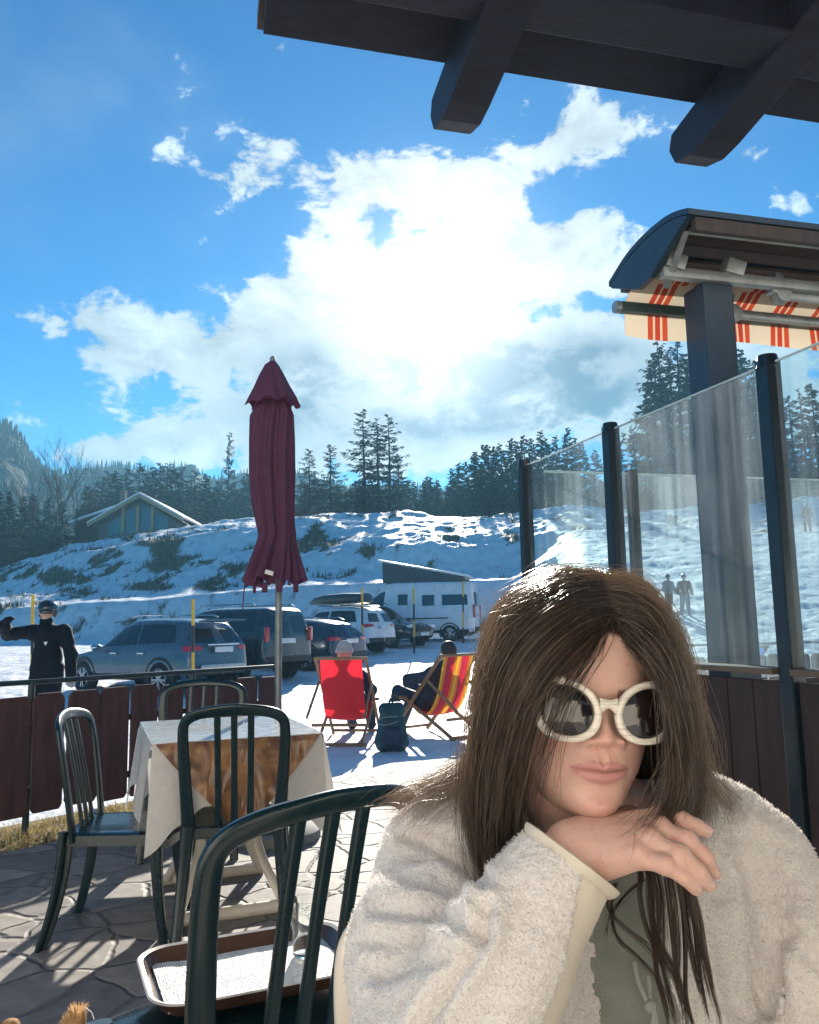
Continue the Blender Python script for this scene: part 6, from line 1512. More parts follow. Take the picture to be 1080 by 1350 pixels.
tl = nd(nt2, 'ShaderNodeBsdfTranslucent'); L2(rp.outputs[0], tl.inputs['Color']); ms = nd(nt2, 'ShaderNodeMixShader'); ms.inputs[0].default_value = .18; L2(b2.outputs[0], ms.inputs[1]); L2(tl.outputs[0], ms.inputs[2]); L2(ms.outputs[0], out2.inputs['Surface'])
sherpa = m
v3, q3 = sub(JV2, JQ, ~qp)
jacket = mesh_obj('fleece_jacket', v3, q3, sherpa, woman, fix=False, angle=180)
v3, q3 = sub(JV2, JQ, qp)
beige = pm('beige_lining', (.62, .56, .455), rough=.6, var=.05, scale=12, bump=.35, bscale=30, bdist=.004, sheen=.2)
mesh_obj('sleeve_panel', v3, q3, beige, jacket, fix=False, angle=180)
# fuzz
fq = JQ[~qp]; cen = JV2[fq].mean(1); uu3, vv3 = px(cen); vis = (uu3 > 440) & (uu3 < 1110) & (vv3 < 1380) & (cen[:, 1] < 1.13)
fq = fq[vis]; ns_ = 60000
pick = rng.integers(0, len(fq), ns_); w4 = rng.dirichlet(np.ones(4), ns_)
fp = (JV2[fq[pick]] * w4[..., None]).sum(1); fn = (JN[fq[pick]] * w4[..., None]).sum(1)
dr = fn + rng.normal(0, .75, (ns_, 3)); dr /= np.linalg.norm(dr, axis=1, keepdims=True); flip = (dr * fn).sum(1) < .05; dr[flip] += fn[flip] * 1.0
ln = rng.uniform(.0014, .0036, ns_)[:, None]; sd = np.cross(dr, rng.normal(0, 1, (ns_, 3))); sd /= np.linalg.norm(sd, axis=1, keepdims=True)
mid_ = fp + dr * ln * .6 + sd * ln * .3
tip = mid_ + (dr * .4 + sd * rng.uniform(-.7, .7, (ns_, 1))) * ln
wv = np.cross(dr, sd) * .00032
V = np.stack([fp - wv, fp + wv, mid_ + wv, mid_ - wv, tip], 1).reshape(-1, 3); b0 = np.arange(ns_)[:, None] * 5
FQ = np.vstack([b0 + np.array([[0, 1, 2, 3]]), b0 + np.array([[3, 2, 4, 4]])]);
FT = np.vstack([b0 + np.array([[0, 1, 2]]), b0 + np.array([[0, 2, 3]]), b0 + np.array([[3, 2, 4]])])
fz_ = mesh_obj('fleece_pile', V, FT, pm('fleece_fibre', (.80, .74, .68), rough=.8, var=.05, bump=0, translucent=.4, spec=.2), jacket, smooth=False, fix=False); fz_['kind'] = 'stuff'
# cuff binding
ax_ = unit(WR - ER); cb = unit(np.cross(ax_, [0, 1, 0])); cc_ = np.cross(ax_, cb); a_ = np.linspace(0, 2 * PI, 49)
pp = np.array([WR - ax_ * .004 + (cb * math.cos(q) * .0450 + cc_ * math.sin(q) * .0450) * (1 + .03 * math.sin(5 * q)) for q in a_])
MB().tube(pp, .0028, 10, cap=False, ry=np.full(49, .0065)).build('cuff_binding', beige, jacket)
# inner top
G_, lo_, h_ = sgrid(np.array([.05, .76, .62]), np.array([.46, 1.1, 1.02]), .006)
D = sd_cone(G_, A3(770, 1190, .985), A3(820, 1500, .97), .100, .140); D = smin(D, sd_cone(G_, A3(880, 1190, .975), A3(900, 1450, .955), .082, .11), .05)
D = D + .006 * (vnoise(G_.astype(float)[..., :] * 28) - .5)
TV, TQ = nets(D, lo_, h_); TV = relax(TV, TQ, 2)
mesh_obj('inner_top', TV, TQ, pm('sage_knit', (.24, .26, .225), rough=.8, var=.12, scale=20, bump=.35, bscale=220, bdist=.001), woman, fix=False, angle=180)
cord_m = pm('cord', (.36, .38, .35), rough=.7, bump=.5, bscale=400, bdist=.0006)
for q in ([(832, 1262, .868), (838, 1290, .86), (850, 1315, .855), (858, 1326, .852), (862, 1352, .85), (868, 1390, .85)], [(850, 1280, .866), (852, 1300, .86), (854, 1318, .856), (858, 1327, .850), (854, 1352, .85), (850, 1390, .85)]):
    pp = smooth_path([A3(*k) - np.array([0, .012, 0]) for k in q], 24); MB().tube(pp, .0021, 8).build('drawstring', cord_m, jacket)
MB().sphere(A3(857, 1327, .842), (.006, .005, .006), 12, 8).build('cord_knot', cord_m, jacket)
# ---------------- hair
GA = [[(806, 838, .800), (786, 848, .782), (750, 878, .766), (716, 918, .758), (694, 968, .763), (682, 1032, .785), (678, 1090, .82), (684, 1150, .87), (694, 1230, .90)],
      [(806, 817, .806), (770, 832, .775), (728, 868, .758), (694, 918, .755), (674, 975, .763), (664, 1040, .785), (660, 1105, .82), (670, 1165, .87), (688, 1235, .90)],
      [(803, 797, .822), (757, 811, .78), (706, 852, .766), (676, 905, .768), (660, 965, .778), (650, 1035, .80), (645, 1105, .835), (658, 1170, .87), (684, 1235, .89)],
      [(800, 780, .85), (747, 789, .81), (690, 832, .795), (656, 890, .795), (643, 955, .805), (636, 1025, .825), (634, 1090, .86), (648, 1155, .88), (676, 1225, .89)],
      [(796, 767, .88), (739, 770, .85), (678, 812, .835), (650, 872, .835), (638, 940, .845), (632, 1005, .87), (630, 1070, .90), (638, 1130, .90), (664, 1200, .89)],
      [(792, 760, .91), (733, 760, .895), (668, 804, .885), (644, 866, .885), (634, 935, .90), (629, 1000, .925), (624, 1055, .935), (628, 1110, .915), (650, 1170, .895)],
      [(788, 757, .94), (726, 757, .94), (662, 803, .94), (640, 872, .95), (632, 940, .97), (627, 1002, .985), (618, 1040, .965), (616, 1080, .935), (632, 1130, .905)]]
GB_ = [[(808, 837, .800), (826, 845, .785), (856, 868, .758), (874, 905, .748), (882, 950, .748), (889, 1000, .760), (887, 1045, .775), (870, 1080, .765), (848, 1094, .752)],
       [(808, 817, .808), (838, 828, .79), (870, 862, .762), (887, 905, .756), (896, 950, .762), (899, 1000, .785), (898, 1045, .785), (886, 1082, .775), (868, 1102, .76)],
       [(805, 797, .825), (845, 812, .81), (874, 852, .805), (893, 905, .808), (903, 955, .815), (908, 1005, .82), (906, 1050, .82), (898, 1084, .815), (886, 1108, .80)],
       [(802, 780, .85), (846, 791, .845), (880, 839, .845), (900, 900, .85), (911, 955, .86), (917, 1005, .875), (916, 1045, .885), (906, 1080, .88), (894, 1104, .86)],
       [(799, 767, .88), (843, 774, .88), (882, 828, .885), (904, 896, .895), (917, 955, .91), (922, 1005, .92), (922, 1045, .92), (915, 1080, .905), (905, 1112, .88)],
       [(795, 760, .92), (837, 764, .925), (878, 816, .93), (903, 888, .94), (917, 950, .955), (929, 1000, .97), (946, 1035, .97), (978, 1060, .955), (1008, 1095, .935)]]
GC = [[(798, 760, .95), (738, 764, .985), (682, 822, 1.01), (656, 900, 1.02), (650, 1000, 1.03), (650, 1100, 1.03)], [(800, 760, .95), (790, 764, 1.01), (780, 830, 1.05), (775, 920, 1.05), (775, 1020, 1.05), (775, 1110, 1.05)],
      [(802, 760, .95), (846, 772, .98), (886, 836, 1.0), (902, 910, 1.01), (908, 1000, 1.02), (905, 1090, 1.02)]]
NP = 30
def guides(Gs): return np.array([smooth_path([A3(*q) for q in g], NP) for g in Gs])
def strands(Gs, n, spread, rad, seed, fly=.06, trunc=.25, clump=60):
    r = np.random.default_rng(seed); C = guides(Gs); ng = len(C)
    if clump:
        ck = r.random(clump) * (ng - 1.001); cid = r.integers(0, clump, n); s = np.clip(ck[cid] + r.normal(0, .16, n), 0, ng - 1.001)
        loose = r.random(n) < .45; s[loose] = r.random(loose.sum()) * (ng - 1.001)
    else: s = r.random(n) * (ng - 1.001)
    i = s.astype(int); f = (s - i)[:, None, None]
    S = C[i] * (1 - f) + C[i + 1] * f
    t = np.linspace(0, 1, NP)[None, :, None]
    ofs = r.normal(0, 1, (n, 1, 3)) * spread * (np.minimum(t * 5, 1) * .8 + .5 * t + .12)
    ph = r.random((n, 1, 3)) * 6.28; fr = r.uniform(3, 9, (n, 1, 3)); am = r.normal(0, 1, (n, 1, 3)) * .0018
    S = S + ofs + am * np.sin(fr * t + ph) * t * 1.5
    k = r.random(n) < fly
    amp = r.normal(0, 1, (k.sum(), 1, 3)) * np.array([.012, .008, .008]); S[k] = S[k] + amp * (t ** 1.3) + .006 * r.normal(0, 1, (k.sum(), 1, 3)) * np.sin(r.uniform(6, 14, (k.sum(), 1, 1)) * t + r.random((k.sum(), 1, 1)) * 6)
    # shorten some
    e = 1 - r.random(n) ** 2 * trunc
    tt = np.linspace(0, 1, NP)[None] * e[:, None] * (NP - 1); j = np.minimum(tt.astype(int), NP - 2); q = (tt - j)[..., None]
    ar = np.arange(n)[:, None]; S = S[ar, j] * (1 - q) + S[ar, j + 1] * q
    W = rad * r.uniform(.6, 1.25, (n, 1)) * np.interp(np.linspace(0, 1, NP), [0, .1, .75, 1], [.8, 1, .9, .25])[None]
    return S, W
m, nt2, b2, out2 = newmat('brown_hair'); L2 = nt2.links.new
tcs = nd(nt2, 'ShaderNodeTexCoord'); nh = nd(nt2, 'ShaderNodeTexNoise'); nh.inputs['Scale'].default_value = 45; nh.inputs['Detail'].default_value = 3; mpx = nd(nt2, 'ShaderNodeMapping'); mpx.inputs['Scale'].default_value = (3, 1.5, .25); L2(tcs.outputs['Object'], mpx.inputs['Vector']); L2(mpx.outputs[0], nh.inputs['Vector'])
rp = nd(nt2, 'ShaderNodeValToRGB'); e = rp.color_ramp.elements; e[0].position = .3; e[0].color = (.026, .019, .018, 1); e[1].position = .70; e[1].color = (.118, .084, .066, 1); L2(nh.outputs['Fac'], rp.inputs[0])
tmx = nd(nt2, 'ShaderNodeMix', data_type='RGBA'); L2(attr('sun_tone'), tmx.inputs['Factor']); L2(rp.outputs[0], tmx.inputs['A']); tmx.inputs['B'].default_value = (.50, .40, .30, 1); L2(tmx.outputs['Result'], b2.inputs['Base Color'])  # pale mix colour stands for sunlit strands
b2.inputs['Roughness'].default_value = .32; b2.inputs['Specular IOR Level'].default_value = .7
tl = nd(nt2, 'ShaderNodeBsdfTranslucent'); tlc = nd(nt2, 'ShaderNodeMix', data_type='RGBA'); tlc.inputs['Factor'].default_value = .5; L2(tmx.outputs['Result'], tlc.inputs['A']); tlc.inputs['B'].default_value = (.62, .42, .24, 1); L2(tlc.outputs['Result'], tl.inputs['Color'])
ms = nd(nt2, 'ShaderNodeMixShader'); ms.inputs[0].default_value = .45; L2(b2.outputs[0], ms.inputs[1]); L2(tl.outputs[0], ms.inputs[2]); L2(ms.outputs[0], out2.inputs['Surface'])
hair_m = m
hair_d = pm('hair_under', (.040, .026, .018), rough=.6, scale=30, var=.4, stretch=(3, 1, .2), bump=.6, bscale=120, bdist=.002, spec=.3)
SS = [strands(GA, 5600, .0024, .00022, 1, fly=.05, clump=90, trunc=.22), strands(GA[4:], 900, .0036, .00022, 2, fly=.35, clump=0, trunc=.6), strands(GB_[:5], 3600, .0024, .00021, 3, fly=.07, clump=40, trunc=.45), strands(GB_[3:], 620, .0042, .00022, 4, fly=.45, clump=12, trunc=.7), strands(GC, 1100, .004, .00030, 5, fly=.03, clump=0)]
# wisps on the shoulder, blown to image left
GW = [[(645, 930, .95), (632, 975, .955), (618, 1012, .96), (585, 1036, .965), (545, 1052, .965), (512, 1078, .96)], [(648, 950, .97), (630, 992, .975), (604, 1020, .98), (566, 1034, .985), (530, 1046, .98), (500, 1066, .975)], [(648, 960, .93), (630, 1005, .93), (608, 1040, .925), (578, 1064, .92), (552, 1088, .915), (540, 1112, .91)]]
SS.append(strands(GW, 520, .0050, .00020, 6, fly=.3, clump=22, trunc=.7))
# damp strands hanging below the hand
GH = [[(845, 1150, .800), (842, 1185, .795), (850, 1230, .80), (878, 1280, .805), (892, 1330, .81), (895, 1390, .81)], [(868, 1150, .790), (876, 1190, .785), (876, 1240, .79), (872, 1290, .795), (884, 1340, .80), (890, 1390, .80)],
      [(886, 1150, .782), (893, 1195, .78), (895, 1245, .785), (893, 1300, .79), (904, 1345, .795), (910, 1390, .80)], [(900, 1160, .778), (906, 1205, .778), (914, 1250, .782), (926, 1300, .79), (938, 1336, .795), (944, 1370, .80)],
      [(915, 1165, .785), (925, 1210, .79), (930, 1260, .795), (938, 1300, .80), (945, 1320, .80)]]
r_h = np.random.default_rng(9); Cg = guides(GH)
for k in range(15):
    s = r_h.random() * 3.99; i = int(s); f = s - i; c = Cg[i] * (1 - f) + Cg[i + 1] * f
    n = int(r_h.integers(18, 44)); tq_ = np.linspace(0, 1, NP)[None, :, None]
    S = c[None] + r_h.normal(0, 1, (1, 1, 3)) * .004 + r_h.normal(0, 1, (n, 1, 3)) * .0013 * (1.15 - .55 * tq_) + .005 * r_h.normal(0, 1, (1, 1, 3)) * np.sin(3 * tq_ + r_h.random() * 6) * tq_
    e = r_h.uniform(.55, 1, n); tt = np.linspace(0, 1, NP)[None] * e[:, None] * (NP - 1); j = np.minimum(tt.astype(int), NP - 2); q = (tt - j)[..., None]; ar = np.arange(n)[:, None]; S = S[ar, j] * (1 - q) + S[ar, j + 1] * q
    SS.append((S, np.full((n, NP), .00026) * np.linspace(1.1, .4, NP)))
for cc in ([(812, 1165, .83), (800, 1190, .825), (815, 1215, .825), (850, 1245, .82), (880, 1275, .815)], [(806, 1180, .83), (812, 1232, .82), (840, 1262, .815), (872, 1300, .81), (885, 1345, .81)], [(850, 1160, .81), (826, 1180, .815), (806, 1208, .82), (802, 1235, .825)]):
    c = smooth_path([A3(*q) for q in cc], NP); n = 22; SS.append((c[None] + r_h.normal(0, .0010, (n, 1, 3)) + r_h.normal(0, .003, (n, 1, 3)) * np.linspace(0, 1, NP)[None, :, None] ** 2, np.full((n, NP), .00026) * np.linspace(1, .4, NP)))
# flyaways over the crown, coloured pale below as if sunlit
r_f = np.random.default_rng(33)
for k in range(520):
    side = k % 2; Gs = guides(GA[3:] if side == 0 else GB_[3:])
    s = r_f.random() * (len(Gs) - 1.01); i = int(s); c = Gs[i] * (1 - s + i) + Gs[i + 1] * (s - i); a0 = r_f.integers(0, 12); ln_ = r_f.integers(5, 12)
    c = smooth_path(c[a0:a0 + ln_], NP); o_ = np.array([(-1 if side == 0 else 1) * r_f.uniform(.2, 1.0), r_f.uniform(-.3, .3), r_f.uniform(-.1, .9)]) * r_f.uniform(.002, .020)
    t = np.linspace(0, 1, NP)[:, None]; c = c + o_ * np.sin(t * PI * r_f.uniform(.5, 1.0)) + .003 * np.sin(t * r_f.uniform(4, 12) + r_f.random() * 6) * r_f.normal(0, 1, 3)
    SS.append((c[None], np.full((1, NP), .00019)))
GF = [[(803, 812, .806), (800, 828, .79), (782, 868, .766), (758, 905, .752), (738, 955, .746), (722, 1010, .756), (708, 1062, .775), (694, 1110, .81)], [(803, 808, .808), (792, 832, .785), (770, 862, .765), (740, 902, .752), (718, 950, .748), (702, 1005, .760), (690, 1060, .785), (680, 1110, .82)]]
GG = [[(810, 812, .806), (822, 838, .785), (850, 868, .760), (872, 905, .744), (879, 955, .742), (880, 1010, .752), (866, 1055, .752), (836, 1085, .742), (812, 1100, .738)], [(810, 810, .806), (830, 838, .784), (850, 866, .762), (868, 902, .746), (876, 955, .745), (882, 1010, .756), (876, 1055, .757), (862, 1090, .745), (850, 1112, .735)]]
SS.insert(4, strands(GF, 46, .0030, .00030, 41, fly=.25, clump=7, trunc=.4)); SS.insert(5, strands(GG, 44, .0030, .00030, 42, fly=.25, clump=8, trunc=.3))
hv = []; hq = []; n0 = 0; tn = []; r_t = np.random.default_rng(77)
for kk, (S, W) in enumerate(SS):
    v, q = ribbons(S, W); hv.append(v); hq.append(q + n0); n0 += len(v)
    sun_tone = .85 * r_t.random(len(S)) ** 5
    if kk in (1, 3): sun_tone = .5 + .5 * sun_tone  # outer strands, wisps and flyaways painted paler, backlight put into their colour
    if kk == 7: sun_tone = .75 + .25 * sun_tone
    if S.shape[0] == 1: sun_tone = .75 + .25 * sun_tone
    if 8 <= kk and S.shape[0] > 1: sun_tone = sun_tone * .25
    tn.append(np.repeat(sun_tone, S.shape[1] * 3))
hair = mesh_obj('hair', np.vstack(hv), np.vstack(hq), hair_m, woman, fix=False, angle=180)
a = hair.data.attributes.new('sun_tone', 'FLOAT', 'POINT'); a.data.foreach_set('value', np.concatenate(tn).astype(np.float32))
# denser layer below the strands
mb = MB()
for Gs, push in ((GA, (.010, .016)), (GB_, (.002, .020)), (GC, (0, 0))):
    C = guides(Gs[:5] if Gs is GB_ else Gs); C = C[:, :-2] if Gs is GA else (C[:, :-6] if Gs is GB_ else C)
    C = C + np.array([push[0], push[1], -.004]); C[:, :8] += np.array([0, .014, -.004]) * np.linspace(1, .2, 8)[None, :, None]
    idx_ = np.linspace(0, len(C) - 1, 24); i0 = np.minimum(idx_.astype(int), len(C) - 2); ff = (idx_ - i0)[:, None, None]
    mb.grid(C[i0] * (1 - ff) + C[i0 + 1] * ff)
mb.build('hair_underlayer', hair_d, hair, fix=False, angle=180)
g = []
a_ = np.linspace(0, PI * 2, 48, endpoint=False)
for zz_ in np.linspace(.070, .114, 12):
    k = math.sqrt(max(0, 1 - ((zz_ - .03) / .0850) ** 2)); g.append(hw(np.stack([0.074 * k * np.sin(a_), .010 + .092 * k * -np.cos(a_), np.full(48, zz_)], 1)))
MB().grid(np.array(g), wrap_v=True).build('hair_crown', hair_d, hair, fix=False, angle=180)
# small hoop earring among the hair
t_ = np.linspace(0, 2 * PI, 25); ec_ = A3(878, 1066, .80)
MB().tube(np.array([ec_ + np.array([.0055 * math.cos(q), .002 * math.sin(q), .0055 * math.sin(q)]) for q in t_]), .0013, 8, cap=False).build('earring', chrome_m, woman)
# ================================================================== other people, dog, backpack
def cones(G, ch, k=.03):
    D = None
    for c in ch: D = addp(D, sd_cone(G, *c), k)
    return D
def sdf_part(name, ch, mat, parent, h=.012, k=.03, wrinkle=0.0, extra=None, relax_n=2):
    P = np.array([p for c in ch for p in (c[0], c[1])], float); rm = max(max(c[2], c[3]) for c in ch) + .03
    G, lo, hh = sgrid(P.min(0) - rm, P.max(0) + rm, h)
    D = cones(G, ch, k)
    if extra is not None: D = extra(G, D)
    if wrinkle: D = D + wrinkle * (fbm(G.astype(float) * 14, 2) - .5) * 2
    V, Q = nets(D, lo, hh); V = relax(V, Q, relax_n, .5)
    return mesh_obj(name, V, Q, mat, parent, fix=False, angle=180)
face_m = pm('face_skin', (.52, .31, .23), rough=.5, var=.08, scale=20, bump=.05)
blk = pm('black_shell_fabric', (.005, .007, .014), spec=.2, rough=.8, var=.3, scale=9, bump=.5, bscale=30, bdist=.01)
grey_f = pm('grey_camo_fabric', (.05, .055, .065), rough=.6, alt=(.30, .32, .33), altscale=18, bump=.3)
blk_gl = pm('black_gloss', (.015, .016, .02), rough=.2, bump=0, coat=.8)
navy_f = pm('navy_fabric', (.02, .035, .07), rough=.7, var=.3, scale=9, bump=.5, bscale=30, bdist=.01)
teal_f = pm('teal_fabric', (.014, .06, .075), rough=.6, var=.3, scale=12, bump=.4, bscale=40, bdist=.006)
hat_m = pm('pale_felt', (.42, .42, .40), rough=.9, bump=.4, bscale=80)
hair_b = pm('dark_hair', (.03, .02, .014), rough=.5, bump=.8, bscale=70, bdist=.01, stretch=(1, 1, .3))
V3 = lambda *a: np.array(a, float)
def head_part(c, f, parent, h=.008, mat=face_m):
    """head with nose, brow, jaw; c centre, f facing direction (horizontal)"""
    f = unit(f); s = np.cross(f, [0, 0, 1])
    M = np.stack([s, f, [0, 0, 1]], 1)
    G, lo, hh = sgrid(c - .16, c + .16, h)
    D = sd_ell(G, c + [0, 0, .02], (.074, .094, .098), M); D = smin(D, sd_ell(G, c + f * .028 - [0, 0, .055], (.052, .055, .060), M), .03)
    D = smin(D, sd_cone(G, c + f * .090 + [0, 0, .012], c + f * .106 - [0, 0, .022], .009, .014), .012)
    D = smin(D, sd_cone(G, c + f * .078 - s * .02 - [0, 0, .052], c + f * .078 + s * .02 - [0, 0, .052], .009, .009), .01)
    for q in (-1, 1): D = smin(D, sd_ell(G, c + s * q * .078 - f * .005 - [0, 0, .005], (.012, .022, .032), M), .01); D = smax(D, -sd_ell(G, c + s * q * .030 + f * .098 + [0, 0, .012], (.016, .012, .010), M), .012)
    V, Q = nets(D, lo, hh); V = relax(V, Q, 2, .4); return V, Q
def join(parts):
    V = []; Q = []; n = 0
    for v, q in parts: V.append(v); Q.append(q + n); n += len(v)
    return np.vstack(V), np.vstack(Q)
def body_field(ch, h, k=.03):
    P = np.array([p for c in ch for p in (c[0], c[1])], float); G, lo, hh = sgrid(P.min(0) - .2, P.max(0) + .2, h); V, Q = nets(cones(G, ch, k), lo, hh); return relax(V, Q, 2, .5), Q
def hand_chain(w, d, side):
    """palm, four fingers of unequal length and a thumb"""
    d = unit(d); s = unit(np.cross(d, [0, .2, 1])); n = np.cross(s, d); ch = [(w, w + d * .05, .026, .030), (w + d * .05, w + d * .085, .030, .032)]
    for i, l in enumerate((.060, .072, .066, .05)):
        o = w + d * .085 + s * (i - 1.5) * .021; m_ = o + d * l * .55 - n * .006; ch += [(o, m_, .0115, .0105), (m_, m_ + d * l * .35 - n * .022, .0105, .009)]
    t0 = w + d * .03 - s * .03 * side; ch += [(t0, t0 + d * .045 - s * .028 * side, .014, .011)]
    return ch
# ---------------- skier by the fence
SX, SY = (66 - 540) / FPX * 10.5, 10.5; SZ = gz(SX, SY) - .02
t = thing('person', 'skier in black jacket, helmet and goggles standing behind the fence with one arm raised', 'person', (SX, SY, SZ), R(176))
hd_c = V3(.03, .01, 1.615)
hv_, hq_ = head_part(hd_c, V3(-.10, 1, -.04), t, .007)
arm_r = [(V3(.20, 0, 1.385), V3(.52, .03, 1.35), .055, .047), (V3(.52, .03, 1.35), V3(.45, .24, 1.47), .045, .036)]
arm_l = [(V3(-.20, 0, 1.385), V3(-.31, .02, 1.10), .055, .047), (V3(-.31, .02, 1.10), V3(-.36, .10, .86), .045, .034)]
trunk_ch = [(V3(0, 0, 1.36), V3(0, 0, 1.0), .12, .13), (V3(.17, 0, 1.36), V3(-.17, 0, 1.36), .075, .075), (V3(.02, 0, 1.40), V3(.03, .0, 1.56), .055, .05), (V3(.09, 0, .93), V3(.11, .03, .50), .095, .065), (V3(.11, .03, .50), V3(.12, -.01, .08), .062, .045), (V3(-.09, 0, .93), V3(-.10, .05, .50), .095, .065), (V3(-.10, .05, .50), V3(-.12, .02, .08), .062, .045)]
bv, bq = body_field(trunk_ch + arm_r + arm_l, .014)
V, Q = join([(hv_, hq_), (bv, bq)]); mesh_obj('body', V, Q, face_m, t, fix=False, angle=180)
jk = [(V3(.165, 0, 1.35), V3(-.165, 0, 1.35), .105, .105), (V3(0, .01, 1.33), V3(0, .01, .95), .155, .15), (V3(.07, .01, 1.1), V3(.09, .01, .80), .115, .125), (V3(-.07, .01, 1.1), V3(-.09, .01, .80), .115, .125), (V3(.03, 0, 1.44), V3(.03, .01, 1.50), .085, .082)]
jk += [(a_, b_, ra + .034, rb + .034) for a_, b_, ra, rb in arm_r + arm_l]
sdf_part('jacket', jk, blk, t, .013, .03, .014, lambda G, D: smax(D, -(G[..., 2] - .70), .02))
sdf_part('trousers', [(a_, b_, ra + .028, rb + .03) for a_, b_, ra, rb in trunk_ch[3:]], blk, t, .015, .03, .006)
for s in (.12, -.12): sdf_part('ski_boot', [(V3(s, .0, .30), V3(s, .02, .10), .075, .07), (V3(s, -.06, .06), V3(s, .16, .05), .062, .052)], blk_gl, t, .014, .03)
sdf_part('glove', [(a_, b_, ra + .016, rb + .014) for a_, b_, ra, rb in hand_chain(V3(.45, .24, 1.47), V3(-.5, .3, .5), 1)] + [(V3(.46, .20, 1.44), V3(.45, .24, 1.48), .052, .046)], blk, t, .009, .012)
sdf_part('glove', [(a_, b_, ra + .016, rb + .014) for a_, b_, ra, rb in hand_chain(V3(-.36, .10, .86), V3(-.02, .12, -1), -1)] + [(V3(-.353, .085, .92), V3(-.36, .10, .85), .055, .048)], grey_f, t, .009, .012)
hm = hd_c + [0, -.012, .055]
sdf_part('helmet', [(hm + [0, -.01, .0], hm + [0, .018, .0], .118, .112)], blk_gl, t, .009, .03, 0, lambda G, D: smin(smax(D, -(G[..., 2] - (hm[2] - .035)), .01), smin(sd_ell(G, hm + [.098, -.02, -.065], (.028, .045, .05)), sd_ell(G, hm + [-.098, -.02, -.065], (.028, .045, .05)), .01), .015))
g = []
for a_ in np.linspace(-1.15, 1.15, 22):
    rr = .108; c_ = hd_c + [math.sin(a_) * rr * .86 - .008, math.cos(a_) * rr + .003, .016]; o_ = V3(math.sin(a_), math.cos(a_), 0)
    g.append([c_ + [0, 0, -.03] - o_ * .01, c_ + [0, 0, -.026] + o_ * .006, c_ + o_ * .014, c_ + [0, 0, .026] + o_ * .006, c_ + [0, 0, .03] - o_ * .01])
MB().grid(np.array(g)).build('goggles', blk_gl, t, angle=80)
MB().prism([(-.026, .02), (.026, .02), (0, -.026)], (-.075, .205, 1.235), (1, 0, 0), (0, 0, 1), (0, .006, 0)).build('chest_emblem', pm('emblem_white', (.75, .75, .75), rough=.6), t, smooth=False)
# ---------------- people in the deckchairs
def sitter(label, loc, rz, coat, hat, legm, turn=0.0, arm_out=False):
    t = thing('person', label, 'person', (loc[0] - math.sin(rz) * .13, loc[1] + math.cos(rz) * .13, loc[2] + .03), rz)
    hc_ = V3(.0, -.27, .985)
    hv_, hq_ = head_part(hc_, V3(math.sin(turn), math.cos(turn), -.05), t, .010)
    tr_ = [(V3(0, .10, .38), V3(0, -.17, .72), .12, .115), (V3(.16, -.17, .72), V3(-.16, -.17, .72), .07, .07), (V3(0, -.19, .76), V3(0, -.25, .91), .055, .05)]
    lg = [(V3(.10, .12, .36), V3(.15, .56, .50), .085, .065), (V3(.15, .56, .50), V3(.13, .78, .06), .058, .042), (V3(-.10, .12, .36), V3(-.14, .54, .48), .085, .065), (V3(-.14, .54, .48), V3(-.12, .80, .06), .058, .042)]
    ar = []
    for s in (1, -1):
        e_ = V3(s * (.40 if arm_out and s < 0 else .27), .02, .66 if arm_out and s < 0 else .55); w_ = V3(s * (.24 if arm_out and s < 0 else .16), .24, .60)
        ar += [(V3(s * .19, -.16, .70), e_, .052, .045), (e_, w_, .042, .034)]
    bv, bq = body_field(tr_ + lg + ar, .016)
    hands = []
    for s, w_ in ((1, ar[1][1]), (-1, ar[3][1])):
        c = hand_chain(w_, V3(-s * .5, .8, .05), s); P = np.array([c_[0] for c_ in c]); G, lo, hh = sgrid(P.min(0) - .09, P.max(0) + .09, .006); hands.append(nets(cones(G, c, .008), lo, hh))
    V, Q = join([(hv_, hq_), (bv, bq)] + hands); mesh_obj('body', V, Q, face_m, t, fix=False, angle=180)
    sdf_part('coat', [(a_, b_, ra + .035, rb + .035) for a_, b_, ra, rb in tr_[:2]] + [(a_, b_, ra + .028, rb + .024) for a_, b_, ra, rb in ar] + [(V3(0, -.20, .78), V3(0, -.23, .83), .085, .08)], coat, t, .014, .03, .006)
    sdf_part('trousers', [(a_, b_, ra + .018, rb + .02) for a_, b_, ra, rb in lg], legm, t, .015, .03, .005)
    for s in (.13, -.12): sdf_part('boot', [(V3(s, .79, .10), V3(s, .80, .05), .062, .055), (V3(s, .78, .045), V3(s, .96, .04), .05, .042)], blk, t, .012, .02)
    if hat:
        sdf_part('knit_hat', [(hc_ + [0, -.005, .06], hc_ + [0, -.005, .085], .102, .092)], hat_m, t, .01, .02, 0, lambda G, D: smin(smax(D, -(G[..., 2] - (hc_[2] + .035)), .008), np.maximum(np.abs(G[..., 2] - hc_[2] - .045) - .022, np.abs(np.sqrt((G[..., 0] - hc_[0]) ** 2 + ((G[..., 1] - hc_[1]) * .95) ** 2) - .101) - .008), .01))
    else:
        sdf_part('hair', [(hc_ + [0, -.03, .02], hc_ + [0, -.02, .05], .102, .095)], hair_b, t, .01, .02, .004, lambda G, D: smax(D, (G[..., 1] - hc_[1]) * .8 - (G[..., 2] - hc_[2]) * .6 - .02, .02))
    return t
sitter('person in a pale hat sitting in the plain red deckchair', (DC1[0], DC1[1], -.14), R(-7), navy_f, True, navy_f)
sitter('dark haired person in a navy jacket sitting in the striped deckchair', (DC2[0] + .05, DC2[1], -.14), R(40), navy_f, False, navy_f, turn=.5, arm_out=True)
